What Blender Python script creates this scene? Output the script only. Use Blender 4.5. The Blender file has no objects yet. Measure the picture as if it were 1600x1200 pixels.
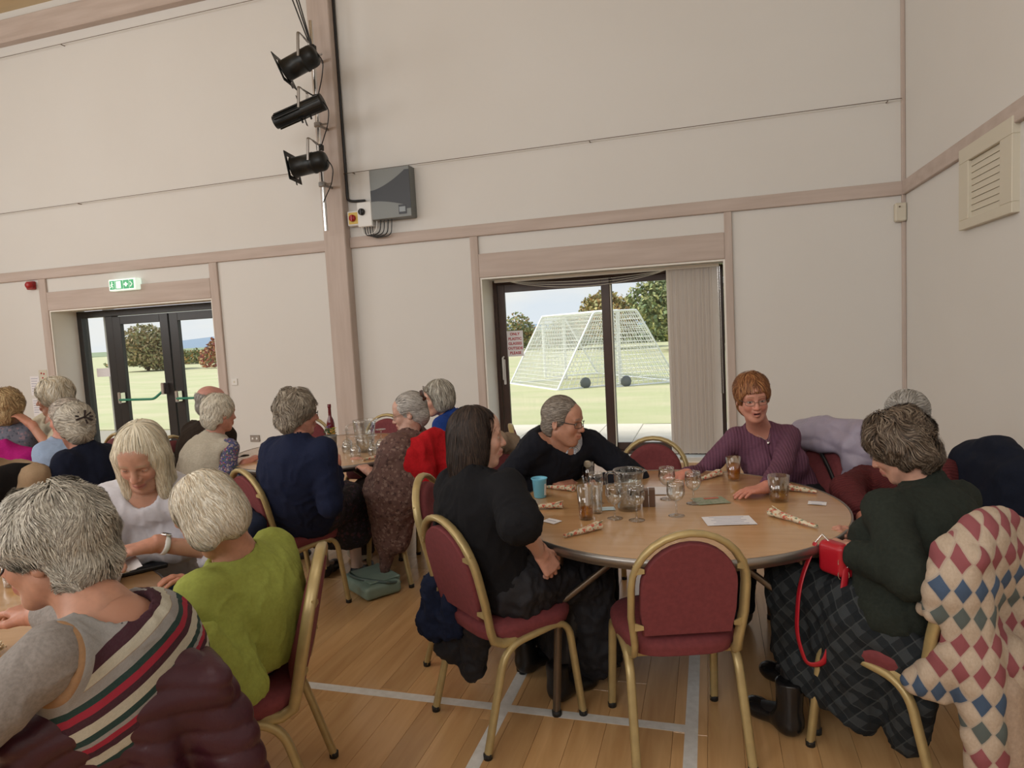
import bpy, math, random
import numpy as np
from mathutils import Vector, Matrix

# ------------------------------------------------------------------ camera, sky, lights, exposure
S = bpy.context.scene
COL = S.collection
PI = math.pi
_yaw, _pitch, _roll, _f, CAM_H = 0.2912, -0.0830, 0.0541, 1041.0, 1.6
_cf = np.array([-math.sin(_yaw) * math.cos(_pitch), math.cos(_yaw) * math.cos(_pitch), math.sin(_pitch)])
_cr = np.array([math.cos(_yaw), math.sin(_yaw), 0.0])
_cd = np.cross(_cf, _cr)
_r2 = _cr * math.cos(_roll) + _cd * math.sin(_roll)
_d2 = -_cr * math.sin(_roll) + _cd * math.cos(_roll)
cam_data = bpy.data.cameras.new('camera')
cam_data.sensor_fit = 'HORIZONTAL'
cam_data.sensor_width = 36.0
cam_data.lens = _f / 1600.0 * 36.0
cam_data.clip_start = 0.05
cam_data.clip_end = 2000
cam = bpy.data.objects.new('camera', cam_data)
COL.objects.link(cam)
_m = Matrix.Identity(4)
for _i in range(3):
    _m[_i][0] = _r2[_i]; _m[_i][1] = -_d2[_i]; _m[_i][2] = -_cf[_i]
_m[2][3] = CAM_H
cam.matrix_world = _m
S.camera = cam

S.view_settings.view_transform = 'Standard'
S.view_settings.look = 'None'
S.view_settings.gamma = 1.0
S.view_settings.use_curve_mapping = False
S.view_settings.exposure = 0.0

world = bpy.data.worlds.new('sky')
S.world = world
world.use_nodes = True
wn = world.node_tree
wn.nodes.clear()
w_out = wn.nodes.new('ShaderNodeOutputWorld')
w_bg = wn.nodes.new('ShaderNodeBackground')
w_tc = wn.nodes.new('ShaderNodeTexCoord')
w_sep = wn.nodes.new('ShaderNodeSeparateXYZ')
w_ramp = wn.nodes.new('ShaderNodeValToRGB')
w_ramp.color_ramp.elements[0].position = 0.0
w_ramp.color_ramp.elements[0].color = (0.86, 0.92, 1.0, 1)
w_ramp.color_ramp.elements[1].position = 0.6
w_ramp.color_ramp.elements[1].color = (0.52, 0.70, 0.95, 1)
w_noise = wn.nodes.new('ShaderNodeTexNoise')
w_noise.inputs['Scale'].default_value = 5.0
w_noise.inputs['Detail'].default_value = 6.0
w_map = wn.nodes.new('ShaderNodeMapping')
w_map.inputs['Scale'].default_value = (1, 1, 4)
w_cr = wn.nodes.new('ShaderNodeValToRGB')
w_cr.color_ramp.elements[0].position = 0.38
w_cr.color_ramp.elements[1].position = 0.62
w_mix = wn.nodes.new('ShaderNodeMix'); w_mix.data_type = 'RGBA'
w_mix.inputs[7].default_value = (0.97, 0.97, 0.97, 1)
wn.links.new(w_tc.outputs['Generated'], w_sep.inputs[0])
wn.links.new(w_sep.outputs[2], w_ramp.inputs[0])
wn.links.new(w_tc.outputs['Generated'], w_map.inputs[0])
wn.links.new(w_map.outputs[0], w_noise.inputs['Vector'])
wn.links.new(w_noise.outputs[0], w_cr.inputs[0])
wn.links.new(w_cr.outputs[0], w_mix.inputs[0])
wn.links.new(w_ramp.outputs[0], w_mix.inputs[6])
wn.links.new(w_mix.outputs[2], w_bg.inputs[0])
w_bg.inputs[1].default_value = .97
wn.links.new(w_bg.outputs[0], w_out.inputs[0])

sun = bpy.data.lights.new('sun', 'SUN')
sun.energy = 4.8
sun.angle = math.radians(8)
sun.color = (1.0, 0.95, 0.86)
suno = bpy.data.objects.new('sun', sun); COL.objects.link(suno)
suno.rotation_euler = Vector((.62, .22, -.75)).to_track_quat('-Z', 'Y').to_euler()   # along the hall, never through its windows

def fill_light(x, y, z, sx, sy, power, rx=0.0, rz=0.0):
    l = bpy.data.lights.new('fill_light', 'AREA')
    l.shape = 'RECTANGLE'; l.size = sx; l.size_y = sy
    l.energy = power * 0.87; l.color = (1.0, 0.995, 0.98)
    o = bpy.data.objects.new('fill_light', l); COL.objects.link(o)
    o.location = (x, y, z); o.rotation_euler = (rx, 0, rz)
fill_light(-1.5, 1.0, 6.9, 3.0, 2.5, 48)  # this and the next: soft lamps added under the ceiling to fill the room
fill_light(-6.5, 1.0, 6.9, 3.0, 2.5, 58)
# area lamps added behind the camera to light the walls, set as rear windows
for _x in (-9.5, -5.2, -0.9): fill_light(_x, -4.38, 4.45, 2.9, 2.7, 165, PI/2)
# two lamps added to brighten the right wall, set as left wall windows
for _y in (-1.6, 3.0): fill_light(-12.38, _y, 3.6, 2.6, 2.4, 150, PI/2, -PI/2)

# ------------------------------------------------------------------ small helpers
def kind(o, k='structure'):
    o['kind'] = k
    return o
def tag(o, label, cat, group=None):
    o['label'] = label; o['category'] = cat
    if group: o['group'] = group
    return o
def link(name, me, mat=None, parent=None, loc=None):
    o = bpy.data.objects.new(name, me)
    COL.objects.link(o)
    if me is not None and mat is not None:
        if isinstance(mat, (list, tuple)):
            for m_ in mat: me.materials.append(m_)
        else:
            me.materials.append(mat)
    if parent: o.parent = parent
    if loc is not None: o.location = loc
    return o
def empty(name, loc, rz=0.0, label=None, cat=None, group=None):
    o = bpy.data.objects.new(name, None); COL.objects.link(o)
    o.empty_display_size = 0.1
    o.location = loc; o.rotation_euler = (0, 0, rz)
    if label: tag(o, label, cat, group)
    return o
def dup_tree(root, loc, rz):
    r = root.copy(); COL.objects.link(r); r.location = loc; r.rotation_euler = (0, 0, rz)
    def rec(src, dst):
        for ch in list(src.children):
            c = ch.copy(); COL.objects.link(c); c.parent = dst
            rec(ch, c)
    rec(root, r)
    return r

class MB:
    """collects simple shapes into one mesh"""
    def __init__(s):
        s.v = []; s.f = []; s.m = []; s.sm = []; s.cm = 0
    def add(s, vs, fs, smooth=False):
        n = len(s.v); s.v += [tuple(float(c) for c in v) for v in vs]
        for f in fs:
            s.f.append(tuple(i + n for i in f)); s.m.append(s.cm); s.sm.append(smooth)
        return s
    def box(s, x0, x1, y0, y1, z0, z1, bev=0.0):
        if bev <= 0:
            vs = [(x0,y0,z0),(x1,y0,z0),(x1,y1,z0),(x0,y1,z0),(x0,y0,z1),(x1,y0,z1),(x1,y1,z1),(x0,y1,z1)]
            fs = [(0,3,2,1),(4,5,6,7),(0,1,5,4),(1,2,6,5),(2,3,7,6),(3,0,4,7)]
            return s.add(vs, fs)
        b = min(bev, (x1-x0)*.45, (y1-y0)*.45, (z1-z0)*.45)
        vs = []; idx = {}
        X = (x0, x1); Y = (y0, y1); Z = (z0, z1); sg = (1, -1)
        for i in (0,1):
            for j in (0,1):
                for k in (0,1):
                    for a in range(3):
                        p = [X[i] + sg[i]*b, Y[j] + sg[j]*b, Z[k] + sg[k]*b]
                        p[a] = (X[i], Y[j], Z[k])[a]
                        idx[(i,j,k,a)] = len(vs); vs.append(tuple(p))
        fs = []
        for a in range(3):
            u, w = [(1,2),(0,2),(0,1)][a]
            for e in (0,1):
                loop = []
                for (p, q) in ((0,0),(1,0),(1,1),(0,1)):
                    t = [0,0,0]; t[a] = e; t[u] = p; t[w] = q
                    loop.append(idx[(t[0],t[1],t[2],a)])
                if (a == 1) != (e == 0): loop.reverse()
                fs.append(tuple(loop))
        for a in range(3):       # edges along axis a
            u, w = [(1,2),(0,2),(0,1)][a]
            for p in (0,1):
                for q in (0,1):
                    t0 = [0,0,0]; t0[u] = p; t0[w] = q; t1 = list(t0); t1[a] = 1
                    l = [idx[(*t0,u)], idx[(*t1,u)], idx[(*t1,w)], idx[(*t0,w)]]
                    fs.append(tuple(l))
        for i in (0,1):
            for j in (0,1):
                for k in (0,1):
                    fs.append((idx[(i,j,k,0)], idx[(i,j,k,1)], idx[(i,j,k,2)]))
        return s.add(vs, fs)
    def obox(s, c, ax, half):
        c = np.array(c, float); ax = [np.array(a, float) / np.linalg.norm(a) for a in ax]
        vs = []
        for k in (-1,1):
            for (i, j) in ((-1,-1),(1,-1),(1,1),(-1,1)):
                vs.append(c + ax[0]*half[0]*i + ax[1]*half[1]*j + ax[2]*half[2]*k)
        return s.add(vs, [(0,3,2,1),(4,5,6,7),(0,1,5,4),(1,2,6,5),(2,3,7,6),(3,0,4,7)])
    def tube(s, pts, r, n=8, ry=None, up=(0,0,1), caps=True, smooth=True, sq=2.0, closed=False):
        P = [np.array(p, float) for p in pts]; m = len(P)
        up = np.array(up, float); vs = []; prev = None
        for i in range(m):
            if closed: t = P[(i+1) % m] - P[i-1]
            else: t = P[min(i+1, m-1)] - P[max(i-1, 0)]
            t = t / (np.linalg.norm(t) + 1e-9)
            if prev is None:
                a = np.cross(up, t)
                if np.linalg.norm(a) < 1e-3: a = np.cross((1.0, 0.1, 0), t)
            else:
                a = prev - t * (prev @ t)
            a = a / (np.linalg.norm(a) + 1e-9); prev = a
            b = np.cross(t, a)
            ra = r[i] if isinstance(r, (list, tuple, np.ndarray)) else r
            rb = ra if ry is None else ry
            for k in range(n):
                th = 2*PI*(k + .5)/n
                c, d = math.cos(th), math.sin(th)
                if sq != 2.0:
                    c = math.copysign(abs(c)**(2/sq), c); d = math.copysign(abs(d)**(2/sq), d)
                vs.append(P[i] + a*ra*c + b*rb*d)
        fs = []
        for i in range(m if closed else m-1):
            for k in range(n):
                i2 = (i+1) % m
                fs.append((i*n+k, i*n+(k+1)%n, i2*n+(k+1)%n, i2*n+k))
        s.add(vs, fs, smooth)
        if caps and not closed:
            s.add([vs[k] for k in range(n)], [tuple(reversed(range(n)))])
            s.add([vs[(m-1)*n+k] for k in range(n)], [tuple(range(n))])
        return s
    def lathe(s, prof, n=24, c=(0,0,0), smooth=True, axis=None, caps=True):
        vs = []; m = len(prof)
        for (r, z) in prof:
            for k in range(n):
                th = 2*PI*k/n
                vs.append((c[0] + r*math.cos(th), c[1] + r*math.sin(th), c[2] + z))
        if axis is not None:
            q = Vector((0,0,1)).rotation_difference(Vector(axis))
            vs = [tuple(Vector(c) + q @ (Vector(v) - Vector(c))) for v in vs]
        fs = []
        for i in range(m-1):
            for k in range(n):
                fs.append((i*n+k, i*n+(k+1)%n, (i+1)*n+(k+1)%n, (i+1)*n+k))
        if caps and prof[0][0] > 1e-5: fs.append(tuple(reversed(range(n))))
        if caps and prof[-1][0] > 1e-5: fs.append(tuple((m-1)*n + k for k in range(n)))
        return s.add(vs, fs, smooth)
    def mesh(s, name):
        me = bpy.data.meshes.new(name)
        me.from_pydata(s.v, [], s.f)
        me.polygons.foreach_set('use_smooth', s.sm)
        me.polygons.foreach_set('material_index', s.m)
        me.validate(); me.update()
        return me
    def build(s, name, mat, parent=None, loc=None):
        return link(name, s.mesh(name), mat, parent, loc)

def smooth_path(pts, r=0.05, n=5):
    """round the corners of a polyline"""
    P = [np.array(p, float) for p in pts]; out = [P[0]]
    for i in range(1, len(P)-1):
        a = P[i-1]-P[i]; b = P[i+1]-P[i]
        la = np.linalg.norm(a); lb = np.linalg.norm(b); q = min(r, la*.48, lb*.48)
        A = P[i] + a/la*q; B = P[i] + b/lb*q
        for k in range(n+1):
            t = k/n; out.append(A*(1-t)**2 + P[i]*2*t*(1-t) + B*t*t)
    out.append(P[-1]); return out

# ------------------------------------------------------------------ materials
MATS = {}
def mat(name, col=(0.5,0.5,0.5), rough=0.6, metal=0.0, **k):
    """principled material; k: noise=(scale, amount, colour2), bump=(scale, strength), attr='Col', spec, trans, coat"""
    if name in MATS: return MATS[name]
    m = bpy.data.materials.new(name); m.use_nodes = True
    nt = m.node_tree; b = nt.nodes['Principled BSDF']
    b.inputs['Base Color'].default_value = (*col, 1)
    b.inputs['Roughness'].default_value = rough
    b.inputs['Metallic'].default_value = metal
    if 'spec' in k: b.inputs['Specular IOR Level'].default_value = k['spec']
    if 'trans' in k:
        b.inputs['Transmission Weight'].default_value = k['trans']; b.inputs['IOR'].default_value = k.get('ior', 1.45)
    if 'coat' in k:
        b.inputs['Coat Weight'].default_value = k['coat']; b.inputs['Coat Roughness'].default_value = k.get('coatr', .1)
    if 'sheen' in k:
        b.inputs['Sheen Weight'].default_value = k['sheen']; b.inputs['Sheen Roughness'].default_value = .5
    if 'sss' in k:
        b.inputs['Subsurface Weight'].default_value = k['sss']; b.inputs['Subsurface Radius'].default_value = (.012,.005,.003)
        b.inputs['Subsurface Scale'].default_value = 1.0
    if 'emit' in k:
        b.inputs['Emission Color'].default_value = (*k.get('ecol', col), 1); b.inputs['Emission Strength'].default_value = k['emit']
    tc = nt.nodes.new('ShaderNodeTexCoord')
    src = None
    if k.get('attr'):
        a = nt.nodes.new('ShaderNodeAttribute'); a.attribute_name = k['attr']; src = a.outputs['Color']
    if 'noise' in k:
        sc, amt, c2 = k['noise'][:3]
        n = nt.nodes.new('ShaderNodeTexNoise'); n.inputs['Scale'].default_value = sc; n.inputs['Detail'].default_value = 6
        mp = nt.nodes.new('ShaderNodeMapping'); mp.inputs['Scale'].default_value = k.get('stretch', (1,1,1))
        nt.links.new(tc.outputs['Object'], mp.inputs[0]); nt.links.new(mp.outputs[0], n.inputs['Vector'])
        rp = nt.nodes.new('ShaderNodeValToRGB')
        rp.color_ramp.elements[0].position = .5 - .18; rp.color_ramp.elements[1].position = .5 + .18
        rp.color_ramp.elements[0].color = (0,0,0,1); rp.color_ramp.elements[1].color = (amt,amt,amt,1)
        nt.links.new(n.outputs[0], rp.inputs[0])
        mx = nt.nodes.new('ShaderNodeMix'); mx.data_type = 'RGBA'
        nt.links.new(rp.outputs[0], mx.inputs[0])
        if src: nt.links.new(src, mx.inputs[6])
        else: mx.inputs[6].default_value = (*col, 1)
        mx.inputs[7].default_value = (*c2, 1)
        src = mx.outputs[2]
    if src: nt.links.new(src, b.inputs['Base Color'])
    if 'bump' in k:
        sc, st = k['bump'][:2]
        n = nt.nodes.new('ShaderNodeTexNoise'); n.inputs['Scale'].default_value = sc; n.inputs['Detail'].default_value = 4
        mp = nt.nodes.new('ShaderNodeMapping'); mp.inputs['Scale'].default_value = k.get('bstretch', (1,1,1))
        nt.links.new(tc.outputs['Object'], mp.inputs[0]); nt.links.new(mp.outputs[0], n.inputs['Vector'])
        bp = nt.nodes.new('ShaderNodeBump'); bp.inputs['Strength'].default_value = st
        bp.inputs['Distance'].default_value = k['bump'][2] if len(k['bump']) > 2 else .002
        nt.links.new(n.outputs[0], bp.inputs['Height']); nt.links.new(bp.outputs[0], b.inputs['Normal'])
    MATS[name] = m
    return m

def ramp(nt, stops, interp='CONSTANT'):
    r = nt.nodes.new('ShaderNodeValToRGB'); cr = r.color_ramp; cr.interpolation = interp
    while len(cr.elements) > 1: cr.elements.remove(cr.elements[-1])
    cr.elements[0].position = stops[0][0]; cr.elements[0].color = (*stops[0][1], 1)
    for p, c in stops[1:]:
        e = cr.elements.new(p); e.color = (*c, 1)
    return r

M_plaster = mat('plaster', (.67,.66,.635), .85, noise=(.8,.4,(.63,.61,.575)), bump=(60,.12))
M_timber = mat('limed_timber', (.52,.44,.395), .7, noise=(5,.75,(.42,.34,.295)), stretch=(.25,1,3), bump=(40,.2), bstretch=(.2,1,4))
M_timberv = mat('limed_timber_upright', (.52,.44,.395), .7, noise=(5,.75,(.42,.34,.295)), stretch=(3,1,.25), bump=(40,.2), bstretch=(4,1,.2))
M_reveal = mat('white_reveal', (.82,.80,.74), .6)
M_brown = mat('dark_brown_frame', (.045,.022,.016), .4, noise=(8,.4,(.07,.035,.022)))
M_black_frame = mat('black_frame', (.022,.02,.02), .35)
M_gold = mat('gold_paint', (.48,.37,.17), .38, .35, noise=(22,.5,(.33,.25,.12)))
M_maroon = mat('maroon_fabric', (.20,.040,.045), .85, noise=(60,.6,(.14,.028,.032)), bump=(400,.4))
M_foot = mat('black_rubber', (.012,.012,.012), .6)
M_steel = mat('dull_steel', (.33,.31,.29), .38, .9)
M_leg = mat('bronze_leg', (.16,.12,.085), .35, .7)
M_chrome = mat('chrome', (.75,.75,.76), .15, 1.0)
M_blackplas = mat('black_plastic', (.012,.012,.013), .4)
M_lamp = mat('black_lamp_metal', (.014,.015,.015), .38, .4)
M_white = mat('white_plastic', (.72,.72,.70), .4)
M_cream = mat('cream_plastic', (.60,.56,.46), .5)
M_grey = mat('grey_metal', (.17,.18,.175), .45, .3)
M_dgrey = mat('dark_grey_panel', (.018,.021,.028), .4)
M_red = mat('red_plastic', (.35,.012,.015), .35)
M_yellow = mat('yellow_plastic', (.6,.42,.08), .5)
M_paper = mat('white_paper', (.78,.77,.80), .8)
M_ink = mat('blue_grey_ink', (.35,.36,.48), .8)
M_redink = mat('red_ink', (.42,.01,.02), .6)
M_green = mat('green_bar', (.02,.22,.13), .4)
M_line = mat('white_line_paint', (.78,.78,.76), .35, noise=(30,.4,(.5,.49,.45)))
M_blind = mat('blind_fabric', (.86,.82,.78), .8)
_nt = M_blind.node_tree; _b = _nt.nodes['Principled BSDF']; _o = [n for n in _nt.nodes if n.type == 'OUTPUT_MATERIAL'][0]
_tl = _nt.nodes.new('ShaderNodeBsdfTranslucent'); _tl.inputs[0].default_value = (.88,.84,.80,1); _ms = _nt.nodes.new('ShaderNodeMixShader'); _ms.inputs[0].default_value = .5
_nt.links.new(_b.outputs[0], _ms.inputs[1]); _nt.links.new(_tl.outputs[0], _ms.inputs[2]); _nt.links.new(_ms.outputs[0], _o.inputs[0])
M_goalwhite = mat('white_goal_paint', (.85,.86,.86), .4)
M_net = mat('white_net', (.88,.88,.88), .7)
M_tyre = mat('grey_tyre', (.16,.17,.18), .7)

def glass_mat(name, col=(.97,.98,.97), gl=.10, rough=.02):
    """thin clear wall: lets light straight through with its tint, mirrors a little, more at grazing angles"""
    m = bpy.data.materials.new(name); m.use_nodes = True; nt = m.node_tree; nt.nodes.clear()
    o = nt.nodes.new('ShaderNodeOutputMaterial'); t = nt.nodes.new('ShaderNodeBsdfTransparent'); g = nt.nodes.new('ShaderNodeBsdfGlossy')
    t.inputs[0].default_value = (*col, 1); g.inputs['Roughness'].default_value = rough
    lw = nt.nodes.new('ShaderNodeLayerWeight'); lw.inputs[0].default_value = .25
    mr = nt.nodes.new('ShaderNodeMapRange'); mr.inputs[3].default_value = gl*.5; mr.inputs[4].default_value = min(1, gl*6)
    x = nt.nodes.new('ShaderNodeMixShader')
    nt.links.new(lw.outputs['Facing'], mr.inputs[0]); nt.links.new(mr.outputs[0], x.inputs[0])
    nt.links.new(t.outputs[0], x.inputs[1]); nt.links.new(g.outputs[0], x.inputs[2]); nt.links.new(x.outputs[0], o.inputs[0])
    MATS[name] = m; return m
M_glass = glass_mat('clear_glass', (.965,.975,.97), .16)
M_water = glass_mat('water', (.96,.975,.98), .16)
M_beer = glass_mat('amber_drink', (.93,.60,.17), .06)
M_whisky = glass_mat('golden_drink', (.95,.70,.25), .06)
M_dark_drink = glass_mat('dark_drink', (.30,.20,.15), .05)
# window pane: thin sheet, mostly clear with a little reflection
M_pane = bpy.data.materials.new('window_pane'); M_pane.use_nodes = True
_nt = M_pane.node_tree; _nt.nodes.clear()
_o = _nt.nodes.new('ShaderNodeOutputMaterial'); _t = _nt.nodes.new('ShaderNodeBsdfTransparent'); _g = _nt.nodes.new('ShaderNodeBsdfGlossy')
_g.inputs['Roughness'].default_value = .02; _t.inputs[0].default_value = (.97,.98,.97,1)
_x = _nt.nodes.new('ShaderNodeMixShader'); _x.inputs[0].default_value = .03
_nt.links.new(_t.outputs[0], _x.inputs[1]); _nt.links.new(_g.outputs[0], _x.inputs[2]); _nt.links.new(_x.outputs[0], _o.inputs[0])

def wood_top(name, c1, c2, rough=.28, stretch=(1,9,9), scale=3.0, obj_random=False, coat=.25):
    m = bpy.data.materials.new(name); m.use_nodes = True; nt = m.node_tree; b = nt.nodes['Principled BSDF']
    tc = nt.nodes.new('ShaderNodeTexCoord'); mp = nt.nodes.new('ShaderNodeMapping'); mp.inputs['Scale'].default_value = stretch
    n = nt.nodes.new('ShaderNodeTexNoise'); n.inputs['Scale'].default_value = scale; n.inputs['Detail'].default_value = 8; n.inputs['Distortion'].default_value = .6
    nt.links.new(tc.outputs['Object'], mp.inputs[0])
    vec = mp.outputs[0]
    if obj_random:
        oi = nt.nodes.new('ShaderNodeObjectInfo')
        ad = nt.nodes.new('ShaderNodeVectorMath'); ad.operation = 'ADD'
        ml = nt.nodes.new('ShaderNodeVectorMath'); ml.operation = 'SCALE'; ml.inputs[3].default_value = 37.0
        nt.links.new(oi.outputs['Random'], ml.inputs[0]); nt.links.new(vec, ad.inputs[0]); nt.links.new(ml.outputs[0], ad.inputs[1]); vec = ad.outputs[0]
    nt.links.new(vec, n.inputs['Vector'])
    r = ramp(nt, [(.3, c1), (.7, c2)], 'LINEAR'); nt.links.new(n.outputs[0], r.inputs[0])
    src = r.outputs[0]
    if obj_random:
        hs = nt.nodes.new('ShaderNodeHueSaturation')
        mr = nt.nodes.new('ShaderNodeMapRange'); mr.inputs[3].default_value = .88; mr.inputs[4].default_value = 1.14
        nt.links.new(oi.outputs['Random'], mr.inputs[0]); nt.links.new(mr.outputs[0], hs.inputs['Value']); nt.links.new(src, hs.inputs['Color']); src = hs.outputs[0]
    nt.links.new(src, b.inputs['Base Color'])
    b.inputs['Roughness'].default_value = rough
    b.inputs['Coat Weight'].default_value = coat; b.inputs['Coat Roughness'].default_value = .16
    bp = nt.nodes.new('ShaderNodeBump'); bp.inputs['Strength'].default_value = .05; nt.links.new(n.outputs[0], bp.inputs['Height']); nt.links.new(bp.outputs[0], b.inputs['Normal'])
    MATS[name] = m; return m
M_floor = wood_top('beech_floor', (.52,.295,.125), (.65,.405,.19), .30, (9,.8,9), 2.6, True, .45)
M_table = wood_top('oak_table_top', (.47,.265,.115), (.55,.33,.155), .27, (1.2,8,8), 3.5, False, .6)

# ------------------------------------------------------------------ the hall
WY, WD = 7.6, 8.05          # inner face of the back wall, plane of the window frames
XL, XR, YB, ZT = -12.5, 1.9, -4.5, 6.45
# back wall built from masonry blocks around the two openings
w = MB()
def wblock(x0, x1, z0, z1): w.box(x0, x1, WY, WD + .12, z0, z1)
wblock(XL - .2, -9.36, 0, 6.9); wblock(-6.45, -2.60, 0, 6.9); wblock(.18, XR + .2, 0, 6.9)
wblock(-9.36, -6.45, 2.23, 6.9); wblock(-2.60, .18, 2.22, 6.9)
kind(w.build('wall_back', M_plaster))
w = MB(); w.box(XR, XR + .2, YB, WD + .12, 0, 6.9); wall_r = kind(w.build('wall_right', M_plaster))
w = MB(); w.box(XL - .2, XL, YB, WD + .12, 0, 6.9); kind(w.build('wall_left', M_plaster))
w = MB(); w.box(XL - .2, XR + .2, YB - .2, YB, 0, 6.9); kind(w.build('wall_rear', M_plaster))
M_ceil = mat('ceiling_pine', (.52,.40,.24), .7, noise=(4,.6,(.42,.31,.18)), stretch=(.3,3,1))
# pitched pine ceiling: rises from the eaves of the back wall
c = MB()
c.add([(XL-.2,WY+.5,6.35),(XR+.2,WY+.5,6.35),(XR+.2,1.5,8.6),(XL-.2,1.5,8.6),(XL-.2,WY+.5,6.5),(XR+.2,WY+.5,6.5),(XR+.2,1.5,8.75),(XL-.2,1.5,8.75)],
      [(0,1,2,3),(4,7,6,5),(0,4,5,1),(1,5,6,2),(2,6,7,3),(3,7,4,0)])
c.add([(XL-.2,YB-.2,6.35),(XR+.2,YB-.2,6.35),(XR+.2,1.5,8.6),(XL-.2,1.5,8.6),(XL-.2,YB-.2,6.5),(XR+.2,YB-.2,6.5),(XR+.2,1.5,8.75),(XL-.2,1.5,8.75)],
      [(3,2,1,0),(5,6,7,4),(1,5,4,0),(2,6,5,1),(3,7,6,2),(0,4,7,3)])
kind(c.build('ceiling', M_ceil))
g = MB()
for gx in (XL - .2, XR):
    g.add([(gx,YB-.2,6.5),(gx,WY+.5,6.5),(gx,1.5,8.75),(gx+.2,YB-.2,6.5),(gx+.2,WY+.5,6.5),(gx+.2,1.5,8.75)], [(0,1,2),(5,4,3),(0,3,4,1),(1,4,5,2),(2,5,3,0)])
kind(g.build('wall_gable', M_plaster))

# floor: a screed with beech boards lying on it, running towards the back wall
f = MB(); f.box(XL - .2, XR + .2, YB - .2, WD + .12, -.12, -.022)
floor = kind(f.build('floor', mat('floor_screed', (.2,.12,.06), .8)))
rng = random.Random(4)
BW = .13
board_cache = {}
rest = MB(); n_boards = 0
nx = int((XR - XL) / BW)
for i in range(nx + 1):
    x0 = XR - (i + 1) * BW
    y = YB - rng.random() * 1.2
    while y < WD:
        L = rng.choice((1.5, 1.8, 2.1)); y1 = min(y + L, WD + .05)
        yc = (y + y1) / 2; xc = x0 + BW / 2
        near = (1.6 < y1) and (y < 5.6) and (-.62 * max(y1, .1) - 1.75 < xc < .9 * y1) and xc > -4.6
        if near and n_boards < 298 and y1 - y > .3:
            key = round(y1 - y, 2)
            if key not in board_cache:
                b_ = MB(); h_ = (y1 - y) / 2; q = .0012
                b_.add([(-BW/2+.0004,-h_+.0004,-.022),(BW/2-.0004,-h_+.0004,-.022),(BW/2-.0004,h_-.0004,-.022),(-BW/2+.0004,h_-.0004,-.022),
                        (-BW/2+.0004,-h_+.0004,-q),(BW/2-.0004,-h_+.0004,-q),(BW/2-.0004,h_-.0004,-q),(-BW/2+.0004,h_-.0004,-q),
                        (-BW/2+q,-h_+q,0),(BW/2-q,-h_+q,0),(BW/2-q,h_-q,0),(-BW/2+q,h_-q,0)],
                       [(0,1,5,4),(1,2,6,5),(2,3,7,6),(3,0,4,7),(4,5,9,8),(5,6,10,9),(6,7,11,10),(7,4,8,11),(8,9,10,11)])
                me = b_.mesh('floor_board'); me.materials.append(M_floor); board_cache[key] = me
            o = bpy.data.objects.new('floor_board', board_cache[key]); COL.objects.link(o)
            o.parent = floor; o.location = (xc, yc, 0); n_boards += 1
        else:
            rest.box(x0 + .0006, x0 + BW - .0006, y + .0006, y1 - .0006, -.022, -rng.random() * .0004)
        y = y1
M_floor_far = wood_top('beech_floor_far', (.52,.295,.125), (.65,.405,.19), .32, (9,.8,9), 2.6, False, .2)
kind(rest.build('floor_boards_beyond', M_floor_far, floor), 'stuff')
# painted court lines
for (x0, x1, y0, y1) in ((-4.2, -.086, 2.535, 2.585), (-.905, -.855, .3, 2.535), (-.905, -.855, 2.585, 3.6), (-.136, -.086, .3, 2.535), (-.136, -.086, 2.585, 3.3), (-4.6, -2.4, 5.50, 5.55)):
    l_ = MB(); l_.box(x0, x1, y0, y1, -.0005, .0009); l_.build('court_line', M_line, floor)

# limed timber frame on the back wall
_tn = [0]
def trim(x0, x1, y0, y1, z0, z1, m=M_timber, bev=.006):
    _tn[0] += 1
    t = MB(); t.box(x0, x1, y0, y1, z0, z1, bev)
    return kind(t.build('trim_%d' % _tn[0], m))
trim(-4.59, -4.29, WY - .14, WY + .01, 0, 6.5, M_timberv, .01)       # main post
trim(XL, -4.59, WY - .035, WY + .01, 2.70, 2.84)
trim(-4.29, XR, WY - .035, WY + .01, 2.71, 2.845)
trim(XL, XR, WY - .12, WY + .01, 6.05, 6.36, M_timber, .01)          # wall plate under the eaves
trim(-9.36, -6.45, WY - .03, WY + .01, 2.23, 2.50)
trim(-2.60, .18, WY - .03, WY + .01, 2.22, 2.50)
trim(-9.50, -9.36, WY - .03, WY + .01, 0, 2.70, M_timberv)
trim(-6.45, -6.32, WY - .03, WY + .01, 0, 2.70, M_timberv)
trim(-2.70, -2.60, WY - .03, WY + .01, 0, 2.71, M_timberv)
trim(.18, .26, WY - .03, WY + .01, 0, 2.71, M_timberv)
trim(XR - .035, XR, WY - .035, WY + .01, 0, 6.3, M_timberv)
trim(XR - .035, XR + .01, YB, WY - .035, 2.71, 2.845, M_timber)
for nm, (x0, x1, z0, z1) in {'a': (-4.29, 1.86, 3.62, 3.60), 'b': (XL, -4.6, 3.70, 3.68), 'c': (XL, -4.6, 5.88, 5.86)}.items():
    t = MB(); t.tube([(x0, WY - .06, z0), (x1, WY - .06, z0 + .01)], .004, 5)
    for k in range(3):
        xx = x0 + (x1 - x0) * (.02 + .48 * k); t.tube([(xx, WY - .06, z0), (xx, WY + .01, z0)], .006, 5)
    t.build('tension_wire', M_leg); o = bpy.data.objects[[q.name for q in COL.objects if q.name.startswith('tension_wire')][-1]]
    tag(o, {'a': 'taut dark wire along the plaster right of the main post', 'b': 'lower taut wire across the plaster left of the main post', 'c': 'upper taut wire high on the plaster below the eaves'}[nm], 'wire')

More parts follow.
